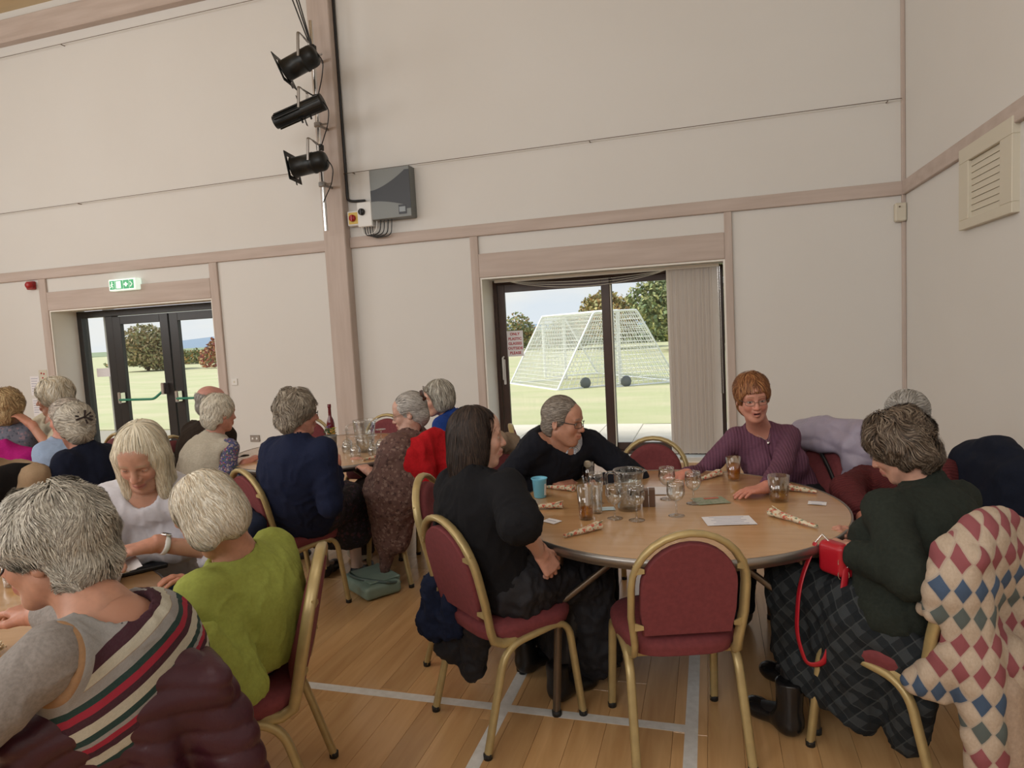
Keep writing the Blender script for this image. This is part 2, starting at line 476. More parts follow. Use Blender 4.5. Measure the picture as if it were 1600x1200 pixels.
# window frames added around the rear fill lamps, on a solid unseen wall
for k, xc in enumerate((-9.5, -5.2, -.9)):
    t = MB()
    for (a, b, c_, d) in ((xc-1.55, xc+1.55, 3.0, 3.1), (xc-1.55, xc+1.55, 5.8, 5.9), (xc-1.55, xc-1.45, 3.1, 5.8), (xc+1.45, xc+1.55, 3.1, 5.8)): t.box(a, b, YB - .01, YB + .06, c_, d)
    kind(t.build('window_%d' % (k + 2), M_brown))
for k, yc in enumerate((-1.6, 3.0)):  # matching frames added around the left wall lamps, no opening behind them
    t = MB()
    for (a, b, c_, d) in ((yc-1.4, yc+1.4, 2.3, 2.4), (yc-1.4, yc+1.4, 4.8, 4.9), (yc-1.4, yc-1.3, 2.4, 4.8), (yc+1.3, yc+1.4, 2.4, 4.8)): t.box(XL - .01, XL + .06, a, b, c_, d)
    kind(t.build('window_%d' % (k + 5), M_brown))
# reveals (linings of the deep openings)
def lining(x0, x1, z1, n):
    t = MB(); e = .012
    t.box(x0, x0 + e, WY, WD - .01, 0, z1); t.box(x1 - e, x1, WY, WD - .01, 0, z1); t.box(x0 + e, x1 - e, WY, WD - .01, z1 - e, z1)
    t.box(x0 - .02, x0 + .02, WY - .012, WY + .001, 0, z1 + .02); t.box(x1 - .02, x1 + .02, WY - .012, WY + .001, 0, z1 + .02); t.box(x0 + .02, x1 - .02, WY - .012, WY + .001, z1 - .02, z1 + .02)
    t.box(x0 + e, x1 - e, WY, WD, -.02, .012)
    _tn[0] += 1
    kind(t.build('trim_%d' % _tn[0], M_reveal))
lining(-9.36, -6.45, 2.23, 0); lining(-2.60, .18, 2.22, 1)

# window_1: brown sliding patio window
def frame_rect(t, x0, x1, z0, z1, y0, y1, wl, wr, wb, wt):
    t.box(x0, x0 + wl, y0, y1, z0, z1, .004); t.box(x1 - wr, x1, y0, y1, z0, z1, .004)
    t.box(x0 + wl, x1 - wr, y0, y1, z0, z0 + wb, .004); t.box(x0 + wl, x1 - wr, y0, y1, z1 - wt, z1, .004)
win = kind(empty('window_1', (-1.2, WD, 0)))
def rel(mb, name, m, par):
    o = mb.build(name, m, par); o.matrix_parent_inverse = Matrix.Translation(-Vector(par.location)); return o
t = MB(); frame_rect(t, -2.585, .165, .012, 2.20, WD - .04, WD + .10, .05, .05, .04, .05); rel(t, 'outer_frame', M_brown, win)
t = MB(); frame_rect(t, -2.53, -1.13, .052, 2.15, WD - .035, WD + .01, .09, .10, .09, .10); sl = rel(t, 'sliding_leaf', M_brown, win)
t = MB(); frame_rect(t, -1.20, .115, .052, 2.15, WD + .03, WD + .075, .09, .09, .09, .08); fx = rel(t, 'fixed_leaf', M_brown, win)
t = MB(); t.box(-2.45, -1.22, WD - .016, WD - .010, .13, 2.06); rel(t, 'pane', M_pane, win)
t = MB(); t.box(-1.12, .035, WD + .05, WD + .056, .13, 2.08); rel(t, 'pane', M_pane, win)
t = MB(); t.box(-1.125, -1.115, WD - .035, WD + .03, .10, 2.06); rel(t, 'seal_strip', M_cream, win)
t = MB(); t.box(-2.50, -2.47, WD - .055, WD - .035, .90, 1.22, .006); t.tube([(-2.485,WD-.05,.96),(-2.485,WD-.10,.97),(-2.485,WD-.10,1.24),(-2.485,WD-.05,1.25)], .012, 6); rel(t, 'pull_handle', M_white, win)

# door_1: black double fire doors with a side light
dr = kind(empty('door_1', (-7.9, WD, 0)))
t = MB(); frame_rect(t, -9.345, -6.465, .012, 2.21, WD - .04, WD + .08, .09, .06, .03, .10)
t.box(-8.80, -8.66, WD - .04, WD + .08, .04, 2.11, .004); rel(t, 'outer_frame', M_black_frame, dr)
for (a, b) in ((-8.66, -7.62), (-7.60, -6.53)):
    t = MB(); frame_rect(t, a + .004, b - .004, .03, 2.10, WD - .045, WD + .02, .15, .15, .18, .12); lf = rel(t, 'door_leaf', M_black_frame, dr)
    t = MB(); t.box(a + .15, b - .15, WD - .015, WD - .009, .21, 1.98); rel(t, 'pane', M_pane, dr)
    t = MB(); t.tube(smooth_path([(a + .10, WD - .14, .845), (b - .30, WD - .14, .845), (b - .12, WD - .10, .98)], .05), .018, 8); rel(t, 'push_bar', M_green, dr)
    t = MB()
    for xx, zz in ((a + .10, .86), (b - .12, .98)): t.box(xx - .03, xx + .03, WD - .15, WD - .04, zz - .07, zz + .10, .01)
    rel(t, 'bar_bracket', M_chrome, dr)
t = MB(); t.box(-9.255, -8.80, WD - .005, WD + .001, .05, 2.10); rel(t, 'pane', M_pane, dr)
t = MB(); t.box(-9.09, -8.83, WD - .012, WD - .006, 1.20, 1.33); rel(t, 'door_notice', M_paper, dr)
t = MB(); t.box(-9.20, -9.10, WD + .30, WD + .42, -.1, 2.6); nodp = rel(t, 'outside_post', M_white, dr)

# blinds of the patio window
bl = empty('vertical_blind', (-.2, WD - .2, 0), 0, 'cream vertical blind drawn back to the right side of the patio window', 'blind')
t = MB(); t.box(-2.50, .12, WD - .24, WD - .19, 2.165, 2.2); rel(t, 'head_rail', M_reveal, bl)
for k in range(22):
    x = -.42 + k * .0235; rr = (.45 if k % 2 else .75) + .15 * math.sin(k * 1.7)
    t = MB(); hw = .044; dx, dy = math.cos(rr) * hw, math.sin(rr) * hw; yb = WD - .215
    nx_, ny_ = -math.sin(rr) * .0012, math.cos(rr) * .0012
    q = [(x-dx-nx_, yb-dy-ny_), (x+dx-nx_, yb+dy-ny_), (x+dx+nx_, yb+dy+ny_), (x-dx+nx_, yb-dy+ny_)]
    t.add([(a, b, .06) for a, b in q] + [(a, b, 2.165) for a, b in q], [(0,3,2,1),(4,5,6,7),(0,1,5,4),(1,2,6,5),(2,3,7,6),(3,0,4,7)])
    rel(t, 'slat', M_blind, bl)
for k in range(3):
    p = []
    for i in range(17):
        u = i / 16; p.append((-2.3 + 1.85 * u, WD - .25 - .006 * k, 2.165 - (.05 + .035 * k) * math.sin(PI * u) ** .8 + .0 * u))
    t = MB(); t.tube(p, .0035, 4); rel(t, 'cord', M_cream, bl)
t = MB()
for k in range(2): t.tube([(.105 + .02 * k, WD - .26, 2.16), (.11 + .02 * k, WD - .26, .75)], .004, 5)
rel(t, 'pull_chain', M_chrome, bl)

# plastic glasses sign stuck to the pane
def text_mesh(name, body, size, m, parent, loc, rot=(PI/2,0,0), align='CENTER', extrude=.0008, bold=0.0, sx=1.0):
    cu = bpy.data.curves.new(name, 'FONT'); cu.body = body; cu.size = size; cu.align_x = align; cu.align_y = 'CENTER'; cu.extrude = extrude; cu.offset = bold; cu.resolution_u = 2
    tmp = bpy.data.objects.new('tmp', cu); COL.objects.link(tmp)
    dg = bpy.context.evaluated_depsgraph_get(); me = bpy.data.meshes.new_from_object(tmp.evaluated_get(dg))
    bpy.data.objects.remove(tmp); bpy.data.curves.remove(cu)
    o = link(name, me, m, parent, loc); o.rotation_euler = rot; o.scale = (sx, 1, 1)
    return o
sg = empty('notice', (-2.335, WD - .022, 1.41), 0, 'white notice with red capital letters about plastic glasses stuck on the patio pane', 'sign')
t = MB(); t.box(-.105, .105, -.002, .002, -.16, .16); t.build('sheet', M_paper, sg)
for k, wd in enumerate(('ONLY', 'PLASTIC', 'GLASSES', 'OUTSIDE', 'PLEASE')):
    text_mesh('lettering', wd, .047, M_redink, sg, (0, -.004, .118 - k * .059), bold=.0011)

# exit sign over the fire doors
M_exit = mat('exit_green', (.01,.30,.10), .4, emit=.35, ecol=(.02,.42,.16))
M_exitw = mat('exit_white', (.85,.95,.88), .4, emit=.55, ecol=(.8,1,.86))
ex = empty('exit_sign', (-7.85, WY - .09, 2.505), 0, 'lit green running man exit sign over the black fire doors', 'exit sign')
t = MB(); t.box(-.235, .235, -.03, .09, -.08, .08, .01); t.build('housing', M_exitw, ex)
for (a, b) in ((-.21, -.125), (-.115, .02), (.03, .125), (.135, .21)):
    t = MB(); t.box(a, b, -.034, -.029, -.06, .06); t.build('green_panel', M_exit, ex)
t = MB(); t.box(-.095, -.01, -.037, -.033, -.05, .05); t.build('door_symbol', M_exitw, ex)
t = MB()
t.obox((.078, -.036, 0), [(1,0,0),(0,1,0),(0,0,1)], (.012, .002, .03)); t.obox((.078, -.036, .0), [(1,0,0),(0,1,0),(0,0,1)], (.034, .002, .010))
t.lathe([(0,-.002),(.011,-.002),(.011,.002),(0,.002)], 12, (-.165,-.036,.035), axis=(0,1,0))
t.tube([(-.165,-.036,.022),(-.172,-.036,-.008)], .009, 6); t.tube([(-.172,-.036,-.008),(-.150,-.036,-.020),(-.155,-.036,-.045)], .006, 5)
t.tube([(-.172,-.036,-.008),(-.188,-.036,-.028),(-.203,-.036,-.03)], .006, 5); t.tube([(-.19,-.036,.0),(-.165,-.036,.016),(-.142,-.036,.006)], .0055, 5)
t.build('running_figure', M_exitw, ex); kind(bpy.data.objects['running_figure'], 'stuff')
t = MB(); t.tube([(.155,-.036,.035),(.19,-.036,0),(.155,-.036,-.035)], .008, 5); t.build('arrow', M_exitw, ex)

al = empty('fire_alarm', (-9.62, WY - .04, 2.62), 0, 'red fire alarm sounder on the wall left of the fire doors', 'alarm')
t = MB(); t.box(-.085, .055, -.02, .04, -.06, .06, .012); t.build('base', M_red, al)
t = MB(); t.lathe([(0,0),(.05,0),(.052,.02),(.05,.06),(.035,.075),(0,.075)], 18, (.03,-.02,0), axis=(0,-1,0)); t.build('sounder', M_red, al)

def plate(name, x, z, w_, h_, m, label, cat, n=2, y=WY):
    e = empty(name, (x, y - .008, z), 0, label, cat)
    t = MB(); t.box(-w_/2, w_/2, -.006, .01, -h_/2, h_/2, .003); t.build('face_plate', m, e)
    t = MB()
    for k in range(n):
        xx = (k - (n-1)/2) * w_ / max(n, 1) * .9
        t.box(xx - .012, xx + .012, -.010, -.005, -.012, .012)
    t.build('switch', M_white if m is not M_white else M_cream, e)
plate('light_switch', -6.21, 1.08, .09, .09, M_white, 'white switch plate on the wall right of the fire doors', 'switch', 1)
plate('wall_socket', -5.96, .30, .15, .09, M_steel, 'metal double socket low on the wall right of the fire doors', 'socket')
plate('wall_socket', 1.24, .33, .16, .09, M_steel, 'metal double socket low on the wall behind the lilac coat', 'socket')
jb = empty('junction_box', (1.85, WY - .06, 2.54), 0, 'small cream junction box in the corner below the timber rail', 'box')
t = MB(); t.box(-.055, .045, -.02, .06, -.09, .09, .01); t.build('housing', M_cream, jb)
t = MB(); t.tube([(-.02,-.03,.05),(-.02,.0,.05)], .008, 6); t.build('screw', M_leg, jb)

# notices left of the doors
for (x0, x1, z0, z1, lb) in ((-9.90, -9.72, .98, 1.27, 'upper white typed notice pinned left of the fire doors'), (-9.90, -9.74, .66, .93, 'lower white typed notice pinned left of the fire doors'), (-9.71, -9.55, 1.18, 1.36, 'small cream notice with coloured dots beside the fire doors')):
    e = empty('paper_notice', ((x0+x1)/2, WY - .004, (z0+z1)/2), 0, lb, 'notice')
    t = MB(); t.box(-(x1-x0)/2, (x1-x0)/2, -.001, .003, -(z1-z0)/2, (z1-z0)/2); t.build('sheet', M_paper if 'white' in lb else M_cream, e)
    t = MB()
    if 'white' in lb:
        for k in range(6): t.box(-(x1-x0)*.38, (x1-x0)*(.35 - .08*(k % 3)), -.003, -.0012, (z1-z0)*(.36 - .13*k), (z1-z0)*(.36 - .13*k) + .008)
        t.build('text_lines', M_ink, e)
    else:
        for dx, dz in ((-.03,.04),(.02,.03),(-.01,-.03)): t.lathe([(0,0),(.014,0),(.014,.002),(0,.002)], 10, (dx,-.0012,dz), axis=(0,-1,0))
        t.build('coloured_dot', M_redink, e)

# hatch with louvres on the right wall
vt = empty('louvred_hatch', (XR, 5.5, 2.46), 0, 'white framed louvred hatch high on the right wall', 'vent')
t = MB()
for (y0, y1, z0, z1) in ((-.47,.47,.19,.30),(-.47,.47,-.30,-.23),(.28,.47,-.23,.19),(-.47,-.28,-.23,.19)): t.box(-.045, .01, y0, y1, z0, z1, .004)
t.build('frame', M_cream, vt)
t = MB(); t.box(-.002, .01, -.28, .28, -.23, .19); t.build('back_board', M_leg, vt)
for k in range(9):
    t = MB(); z = -.207 + k * .0465
    t.obox((-.018, 0, z), [(.14,0,.99),(0,1,0),(-.99,0,.14)], (.0222, .28, .003)); t.build('slat', M_cream, vt)

# ---- stage lights on a pipe beside the post
pp = empty('lighting_pipe', (-4.42, WY - .34, 2.9), 0, 'upright silver scaffold pipe clamped to the main post', 'pipe')
t = MB(); t.tube([(0,0,0),(0,0,2.45)], .025, 12); t.build('tube', M_chrome, pp)
for z in (.55, 1.25, 2.05):
    t = MB(); t.box(-.04, .04, -.04, .04, z - .03, z + .03, .008); t.tube([(.0,.03,z),(.0,.21,z)], .018, 6); t.tube([(0,.0,z),(.12,.0,z)], .012, 6); t.build('clamp', M_steel, pp)
def stage_lamp(x, y, z, tilt, length, rad, label, ribs=False, doors=True, bell=True):
    e = empty('stage_lamp', (x, y, z), 0, label, 'stage lamp', )
    e.rotation_euler = (0, 0, 0)
    ax = np.array([-math.cos(tilt), -.16, -math.sin(tilt)]); ax /= np.linalg.norm(ax)
    rear = -ax * length * .42; front = ax * length * .58
    t = MB()
    prof = []
    if bell:
        prof = [(0, 0), (rad*.40, .0), (rad*.70, length*.03), (rad*.90, length*.09), (rad*.97, length*.17), (rad*.97, length*.36), (rad*1.03, length*.37), (rad*1.03, length*.42), (rad*.95, length*.43), (rad*.95, length*.95), (rad*1.05, length*.96), (rad*1.05, length), (rad*.9, length), (rad*.86, length*.9), (0, length*.9)]
    else:
        prof = [(0,0),(rad*1.0,0),(rad*1.02,length*.03),(rad*.95,length*.05),(rad*.95,length*.42),(rad*.8,length*.44),(rad*.8,length),(rad*.7,length),(rad*.66,length*.9),(0,length*.9)]
    t.lathe(prof, 28, tuple(rear), axis=tuple(ax)); t.build('lamp_body', M_lamp, e)
    side = np.cross(ax, (0,0,1)); side /= np.linalg.norm(side); upv = np.cross(side, ax)
    if ribs:
        t = MB()
        for k in range(10):
            th = 2*PI*k/10; d = side*math.cos(th) + upv*math.sin(th)
            t.obox(rear + ax*length*.5 + d*rad*.9, [ax, d, np.cross(ax, d)], (length*.46, rad*.09, .004))
        t.build('cooling_fin', M_lamp, e)
        t = MB()
        for k in (-.1, .08): t.tube([ax*length*k - upv*rad*.8, ax*length*k - upv*rad*1.35], .012, 6)
        t.build('focus_knob', M_lamp, e)
        t = MB()
        for sg_ in (1, -1): t.obox(ax*length*.02 + upv*rad*1.4*sg_, [upv, side, ax], (rad*.5, .02, .002))
        t.build('shutter_blade', M_lamp, e)
    if doors:
        t = MB()
        for d, o_ in ((upv, side), (-upv, side), (side, upv), (-side, upv)):
            t.obox(front + ax*.006 + d*rad*1.16, [d, o_, ax], (rad*.22, rad*1.38, .004))
        t.obox(front + ax*.02 + upv*rad*1.40, [upv + ax*.5, side, ax - upv*.5], (rad*.10, rad*.5, .003)); t.obox(front + ax*.0 - upv*rad*1.45, [upv, side, ax], (rad*.25, rad*.12, .003))
        t.build('colour_frame', M_lamp, e)
    t = MB()                                     # yoke
    up2 = np.array([0,0,1.0])
    a = side*(rad+.02); top = up2*(rad + .13) - ax*.02
    t.tube(smooth_path([a, a + top, -a + top, -a], .03), .006, 6, ry=.016, up=(1,0,0)); t.build('yoke', M_steel, e)
    hx = (-4.42 - x, WY - .34 - y)
    t = MB(); t.tube([top, (hx[0], hx[1], top[2] + .02)], .010, 6); t.box(hx[0]-.035, hx[0]+.035, hx[1]-.035, hx[1]+.035, top[2]-.02, top[2]+.05, .006); t.build('hook_clamp', M_lamp, e)
    t = MB(); p0 = rear + upv*0; t.tube(smooth_path([p0, p0 + np.array([.07,0,-.10]), p0 + np.array([.02,.03,-.26]), (hx[0]+.01, hx[1]-.03, -.38)], .08), .007, 6); t.build('cable', M_blackplas, e)
    return e
stage_lamp(-4.34, 6.92, 4.76, .38, .43, .125, 'topmost black stage lamp with a square colour frame on the pipe')
stage_lamp(-4.40, 6.92, 4.22, .30, .62, .095, 'middle ribbed black profile spotlight on the pipe', True, False, False)
stage_lamp(-4.32, 6.92, 3.62, .14, .42, .118, 'lowest black stage lamp with its colour frame on the pipe')
for k, dx in enumerate((-.32, -.22, -.16)):
    t = MB(); t.tube([(-4.40 + .01*k, WY - .40, 5.0), (-4.42 + dx*.5, WY - .45, 5.6), (-4.42 + dx, WY - .50, 6.6)], .008, 6)
    tag(t.build('hanging_cable', M_blackplas), ['leftmost', 'middle', 'rightmost'][k] + ' of three black cables dropping to the top stage lamp', 'cable')
t = MB(); t.tube(smooth_path([(-4.275, WY-.03, 6.4), (-4.275, WY-.03, 3.30), (-4.20, WY-.03, 3.28), (-4.03, WY-.04, 3.27)], .04), .016, 8)
tag(t.build('wall_cable', M_blackplas), 'thick black cable clipped down the right side of the main post', 'cable')

# grey dimmer cabinet
db = empty('dimmer_box', (-3.63, WY - .07, 3.30), 0, 'grey wall cabinet with a curved dark band right of the main post', 'electrical box')
t = MB(); t.box(-.265, .265, -.08, .10, -.30, .30, .008); t.build('housing', M_grey, db)
t = MB(); n_ = 14; vs = []
for i in range(n_ + 1):
    u = i / n_; x = -.262 + .46 * u
    vs += [(x, -.083, .05 + .20 * u ** 1.6), (x, -.083, -.08 - .10 * max(0, u - .15) ** 1.5)]
fs = [(2*i, 2*i+1, 2*i+3, 2*i+2) for i in range(n_)]
t.add(vs, fs); t.box(.198, .262, -.084, -.079, -.20, .255); t.build('dark_band', M_dgrey, db)
t = MB(); t.box(.10, .20, -.086, -.078, -.26, -.15); t.build('display', M_dgrey, db)
t = MB(); t.box(.11, .19, -.089, -.085, -.235, -.175); t.build('display_glass', mat('display_face', (.22,.25,.27), .3), db)
i1 = empty('isolator_switch', (-4.17, WY - .07, 3.06), 0, 'yellow plated isolator with a red knob beside the main post', 'switch')
t = MB(); t.box(-.09, .09, -.03, .07, -.09, .09, .01); t.build('housing', M_white, i1)
t = MB(); t.box(-.07, .08, -.036, -.028, -.07, .07, .002); t.build('face_plate', M_yellow, i1)
t = MB(); t.lathe([(0,0),(.042,0),(.04,.03),(0,.03)], 18, (-.01,-.034,0), axis=(0,-1,0)); t.box(-.02,.0,-.075,-.06,-.035,.035); t.build('knob', M_red, i1)
i2 = empty('isolator_switch', (-4.02, WY - .08, 3.09), 0, 'white isolator box with a black knob next to the grey cabinet', 'switch')
t = MB(); t.box(-.09, .11, -.04, .08, -.15, .15, .01); t.build('housing', M_white, i2)
t = MB(); t.lathe([(0,0),(.042,0),(.04,.03),(0,.03)], 18, (-.02,-.04,.03), axis=(0,-1,0)); t.box(-.03,-.01,-.085,-.068,-.005,.065); t.build('knob', M_blackplas, i2)
for k in range(5):
    t = MB(); x0 = -4.07 + .035*k; x1 = -3.86 + .05*k; d = .11 + .012*k
    t.tube(smooth_path([(x0, WY-.09, 2.95), (x0+.01, WY-.09, 2.95-d), (x1-.02, WY-.09, 2.95-d+.02), (x1, WY-.09, 3.01)], .07, 6), .0065 + .0015*(k % 2), 6)
    o = t.build('looped_cable', M_blackplas if k else M_white)
    tag(o, ('leftmost, white', 'second from left', 'middle', 'second from right', 'rightmost')[k] + ' of five looped cables under the grey cabinet', 'cable', 'cables under the grey cabinet')

# ------------------------------------------------------------------ outside
M_grass = mat('lawn', (.40,.43,.23), .95, noise=(.9,.85,(.54,.49,.33)), stretch=(.35,1,1), bump=(30,.3,.02))
gr = MB(); gr.box(-160, 120, 11.15, 160, -.3, -.1); tag(gr.build('lawn', M_grass), 'wide mown grass field beyond the patio', 'grass')
bpy.data.objects['lawn']['kind'] = 'structure'
pt = MB(); pt.box(-20, 9, WD + .12, 11.15, -.3, -.12); patio = kind(pt.build('patio', mat('patio_bed', (.32,.29,.24), .9)))
M_slab = mat('paving_slab', (.66,.61,.53), .85, noise=(3,.5,(.56,.51,.44)))
slab_me = None
for i in range(14):
    for j in range(6):
        s_ = MB(); s_.box(-.297, .297, -.247, .247, -.02, .018, .006) if slab_me is None else None
        if slab_me is None:
            slab_me = s_.mesh('paving_slab'); slab_me.materials.append(M_slab)
        o = bpy.data.objects.new('paving_slab', slab_me); COL.objects.link(o); o.parent = patio
        o.location = (-6.2 + .6*i, WD + .40 + .5*j, -.118 + .001*((i*7+j*3) % 3))
def net_sheet(t, corners, nu, nv, r=.009):
    A, B, C_, D = [np.array(c, float) for c in corners]
    def P(u, v): return (A*(1-u)+B*u)*(1-v) + (D*(1-u)+C_*u)*v
    def wire(p, q):
        d = q - p; d /= np.linalg.norm(d); a = np.cross(d, (.3,.2,.9)); a /= np.linalg.norm(a); b = np.cross(d, a)
        vs = [p + a*r, p - a*r*.5 + b*r*.87, p - a*r*.5 - b*r*.87, q + a*r, q - a*r*.5 + b*r*.87, q - a*r*.5 - b*r*.87]
        t.add(vs, [(0,1,4,3),(1,2,5,4),(2,0,3,5)])
    for i in range(nu + 1): wire(P(i/nu, 0), P(i/nu, 1))
    for j in range(nv + 1): wire(P(0, j/nv), P(1, j/nv))
def goal(p0, p1, back, label, wheel_at=.35):
    """p0,p1 feet of the two posts, back = unit direction of the depth"""
    p0 = np.array(p0, float); p1 = np.array(p1, float); back = np.array(back, float); up = np.array([0,0,2.02])
    e = empty('football_goal', tuple((p0+p1)/2), 0, label, 'goal')
    off = -(p0+p1)/2
    def P(p): return p + off
    t = MB()
    for p in (p0, p1): t.tube([P(p), P(p+up)], .05, 10)
    t.tube([P(p0+up), P(p1+up)], .05, 10); t.build('goal_mouth', M_goalwhite, e)
    for p in (p0, p1):
        t = MB(); t.tube(smooth_path([P(p+up), P(p+up+back*.75), P(p+back*1.95)], .1, 3), .028, 8); t.tube([P(p), P(p+back*1.95)], .035, 8); t.build('side_frame', M_goalwhite, e)
    t = MB(); t.tube([P(p0+back*1.95), P(p1+back*1.95)], .035, 8); t.build('rear_bar', M_goalwhite, e)
    t = MB(); t.tube([P(p0+back*.75+up), P(p1+back*.75+up)], .02, 6); t.build('top_rear_bar', M_goalwhite, e)
    n = MB()
    u2 = up + back*.75
    net_sheet(n, [P(p0+up), P(p1+up), P(p1+u2), P(p0+u2)], 40, 6)
    net_sheet(n, [P(p0+u2), P(p1+u2), P(p1+back*1.95), P(p0+back*1.95)], 40, 19)
    for p in (p0, p1):
        net_sheet(n, [P(p), P(p+back*1.95), P(p+u2), P(p+up)], 13, 17)
    kind(n.build('net', M_net, e), 'stuff')
    for p, s_ in ((p1, wheel_at),):
        t = MB(); cpt = P(p + back*s_ + np.array([0,0,.13])); d = (p1-p0)/np.linalg.norm(p1-p0)
        t.lathe([(0,-.05),(.05,-.05),(.07,-.04),(.14,-.045),(.155,-.02),(.155,.02),(.14,.045),(.07,.04),(.05,.05),(0,.05)], 18, tuple(cpt), axis=tuple(d)); t.build('wheel', M_tyre, e)
    return e
goal((-5.32, 21.7, -.1), (-2.46, 17.67, -.1), (.81, .58, 0), 'white football goal opening left with its net to the right')
goal((-4.45, 20.93, -.1), (-2.4, 18.43, -.1), (-.77, -.63, 0), 'white football goal turned back to back, net sloping left', 1.1)
# diagonal brace pair seen in the middle of the two goals is the pair of side frames crossing

# trees and hedges
def foliage(name, c, rad, n, leaf, cols, seed, label, cat='tree', trunk=True, group=None):
    r = np.random.RandomState(seed); c = np.array(c, float)
    blobs = []
    for k in range(14):
        d = r.normal(size=3); d /= np.linalg.norm(d); d[2] = abs(d[2]) * 1.0 - .35
        blobs.append((c + d * np.array(rad) * .62 * r.uniform(.5, 1.1), r.uniform(.30, .5)))
    pts = []; 
    for k in range(n):
        b, s_ = blobs[r.randint(len(blobs))]
        d = r.normal(size=3); d /= np.linalg.norm(d)
        pts.append(b + d * np.array(rad) * s_ * r.uniform(.7, 1.05))
    pts = np.array(pts); pts[:, 2] = np.maximum(pts[:, 2], .05)
    a = r.normal(size=(n, 3)); a /= np.linalg.norm(a, axis=1)[:, None]; b = r.normal(size=(n, 3)); b -= a * (a*b).sum(1)[:, None]; b /= np.linalg.norm(b, axis=1)[:, None]
    s_ = leaf * r.uniform(.6, 1.4, (n, 1))
    V = np.stack([pts - a*s_, pts - b*s_*.6, pts + a*s_, pts + b*s_*.6], 1).reshape(-1, 3) - c*np.array([1,1,0])
    F = np.arange(n*4).reshape(-1, 4)
    e = empty(name, (c[0], c[1], -.1), 0, label, cat, group)
    me = bpy.data.meshes.new('foliage'); me.from_pydata(V.tolist(), [], F.tolist())
    ca = me.color_attributes.new('Col', 'FLOAT_COLOR', 'POINT')
    cc = np.array(cols)[r.randint(len(cols), size=n)] * r.uniform(.75, 1.3, (n, 1)); cc = np.repeat(np.c_[cc, np.ones(n)], 4, 0)
    ca.data.foreach_set('color', cc.astype(np.float32).ravel())
    kind(link('foliage', me, mat('leaves', (.2,.25,.1), .8, attr='Col'), e, (0,0,.1)), 'stuff')
    if trunk:
        t = MB()
        t.tube([(0,0,0),(.08,0,c[2]*.6),(.0,.1,c[2])], [.13,.10,.06], 8)
        for k in range(5):
            th = k*1.3; t.tube([(.05,0,c[2]*.5),(math.cos(th)*rad[0]*.5, math.sin(th)*rad[1]*.5, c[2]+rad[2]*.3)], [.09,.03], 6)
        t.build('trunk', mat('bark', (.12,.09,.06), .9), e)
    return e
G1 = [(.16,.21,.09),(.22,.25,.11),(.12,.17,.08)]; G2 = [(.36,.30,.12),(.28,.28,.12),(.42,.26,.10)]; G3 = [(.40,.15,.06),(.30,.08,.08),(.33,.2,.09)]
foliage('tree', (-.6, 38, 2.2), (4.9, 3, 3.1), 15000, .13, G1 + [(.3,.3,.12)], 1, 'tall green tree at the field edge beside the blind')
foliage('tree', (-6.2, 44, 2.0), (2.6, 2.4, 2.7), 6000, .13, G2, 2, 'orange tinted tree rising behind the goal crossbar')
foliage('tree', (5.8, 40, 2.4), (3.5, 3, 3.4), 4000, .15, G1, 3, 'green tree hidden partly behind the blind slats')
foliage('bush', (-9.6, 46, .9), (3.2, 2, 2.0), 3500, .11, G1 + G2, 4, 'low green bush behind the two goals', 'bush', False)
foliage('bush', (-14.2, 50, .9), (2.0, 1.6, 2.2), 3000, .11, G2 + G1, 5, 'small yellowing bush at the left edge of the patio view', 'bush', False)
hl = MB(); hl.box(-17, 14, 52, 53.2, -.1, .0); 
r_ = np.random.RandomState(9)
foliage('hedge', (-6, 55, .3), (22, 1.4, 1.3), 9000, .16, G1, 6, 'long dark hedge along the far side of the field', 'hedge', False)
foliage('tree', (-40.3, 40, 1.2), (3.6, 3, 2.6), 9000, .13, [(.30,.27,.14),(.24,.24,.12),(.36,.27,.15)], 7, 'brownish round tree seen through the left fire door leaf')
foliage('bush', (-33.6, 41, .9), (2.1, 2, 2.0), 6000, .12, G3, 8, 'red and orange bush seen through the right fire door leaf')
foliage('tree', (-30.2, 43, 1.3), (2.4, 2, 2.9), 7000, .12, G1, 9, 'green tree beside the red bush through the right fire door leaf')
foliage('hedge', (-42, 52, .4), (18, 1.4, 1.4), 8000, .16, G1 + G2, 10, 'long hedge seen low through the fire doors', 'hedge', False)
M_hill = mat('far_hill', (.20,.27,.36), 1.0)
h_ = MB(); nn = 60; vs = []
for i in range(nn + 1):
    u = i / nn; x = -420 + 560*u; zt = 6.5 + 3.2*math.sin(u*7.3 + 1.0) + 1.5*math.sin(u*17)
    for (yy, zz) in ((420, -1), (455, zt*.7), (500, zt), (560, -1)): vs.append((x, yy, zz))
fs = [(4*i+j, 4*i+4+j, 4*i+5+j, 4*i+1+j) for i in range(nn) for j in range(3)]
h_.add(vs, fs, True); ho = kind(h_.build('hills', M_hill)); 
gr2 = MB(); gr2.box(-700, 500, 160, 620, -.6, -.15); kind(gr2.build('fields', mat('far_fields', (.22,.27,.16), 1.0)))

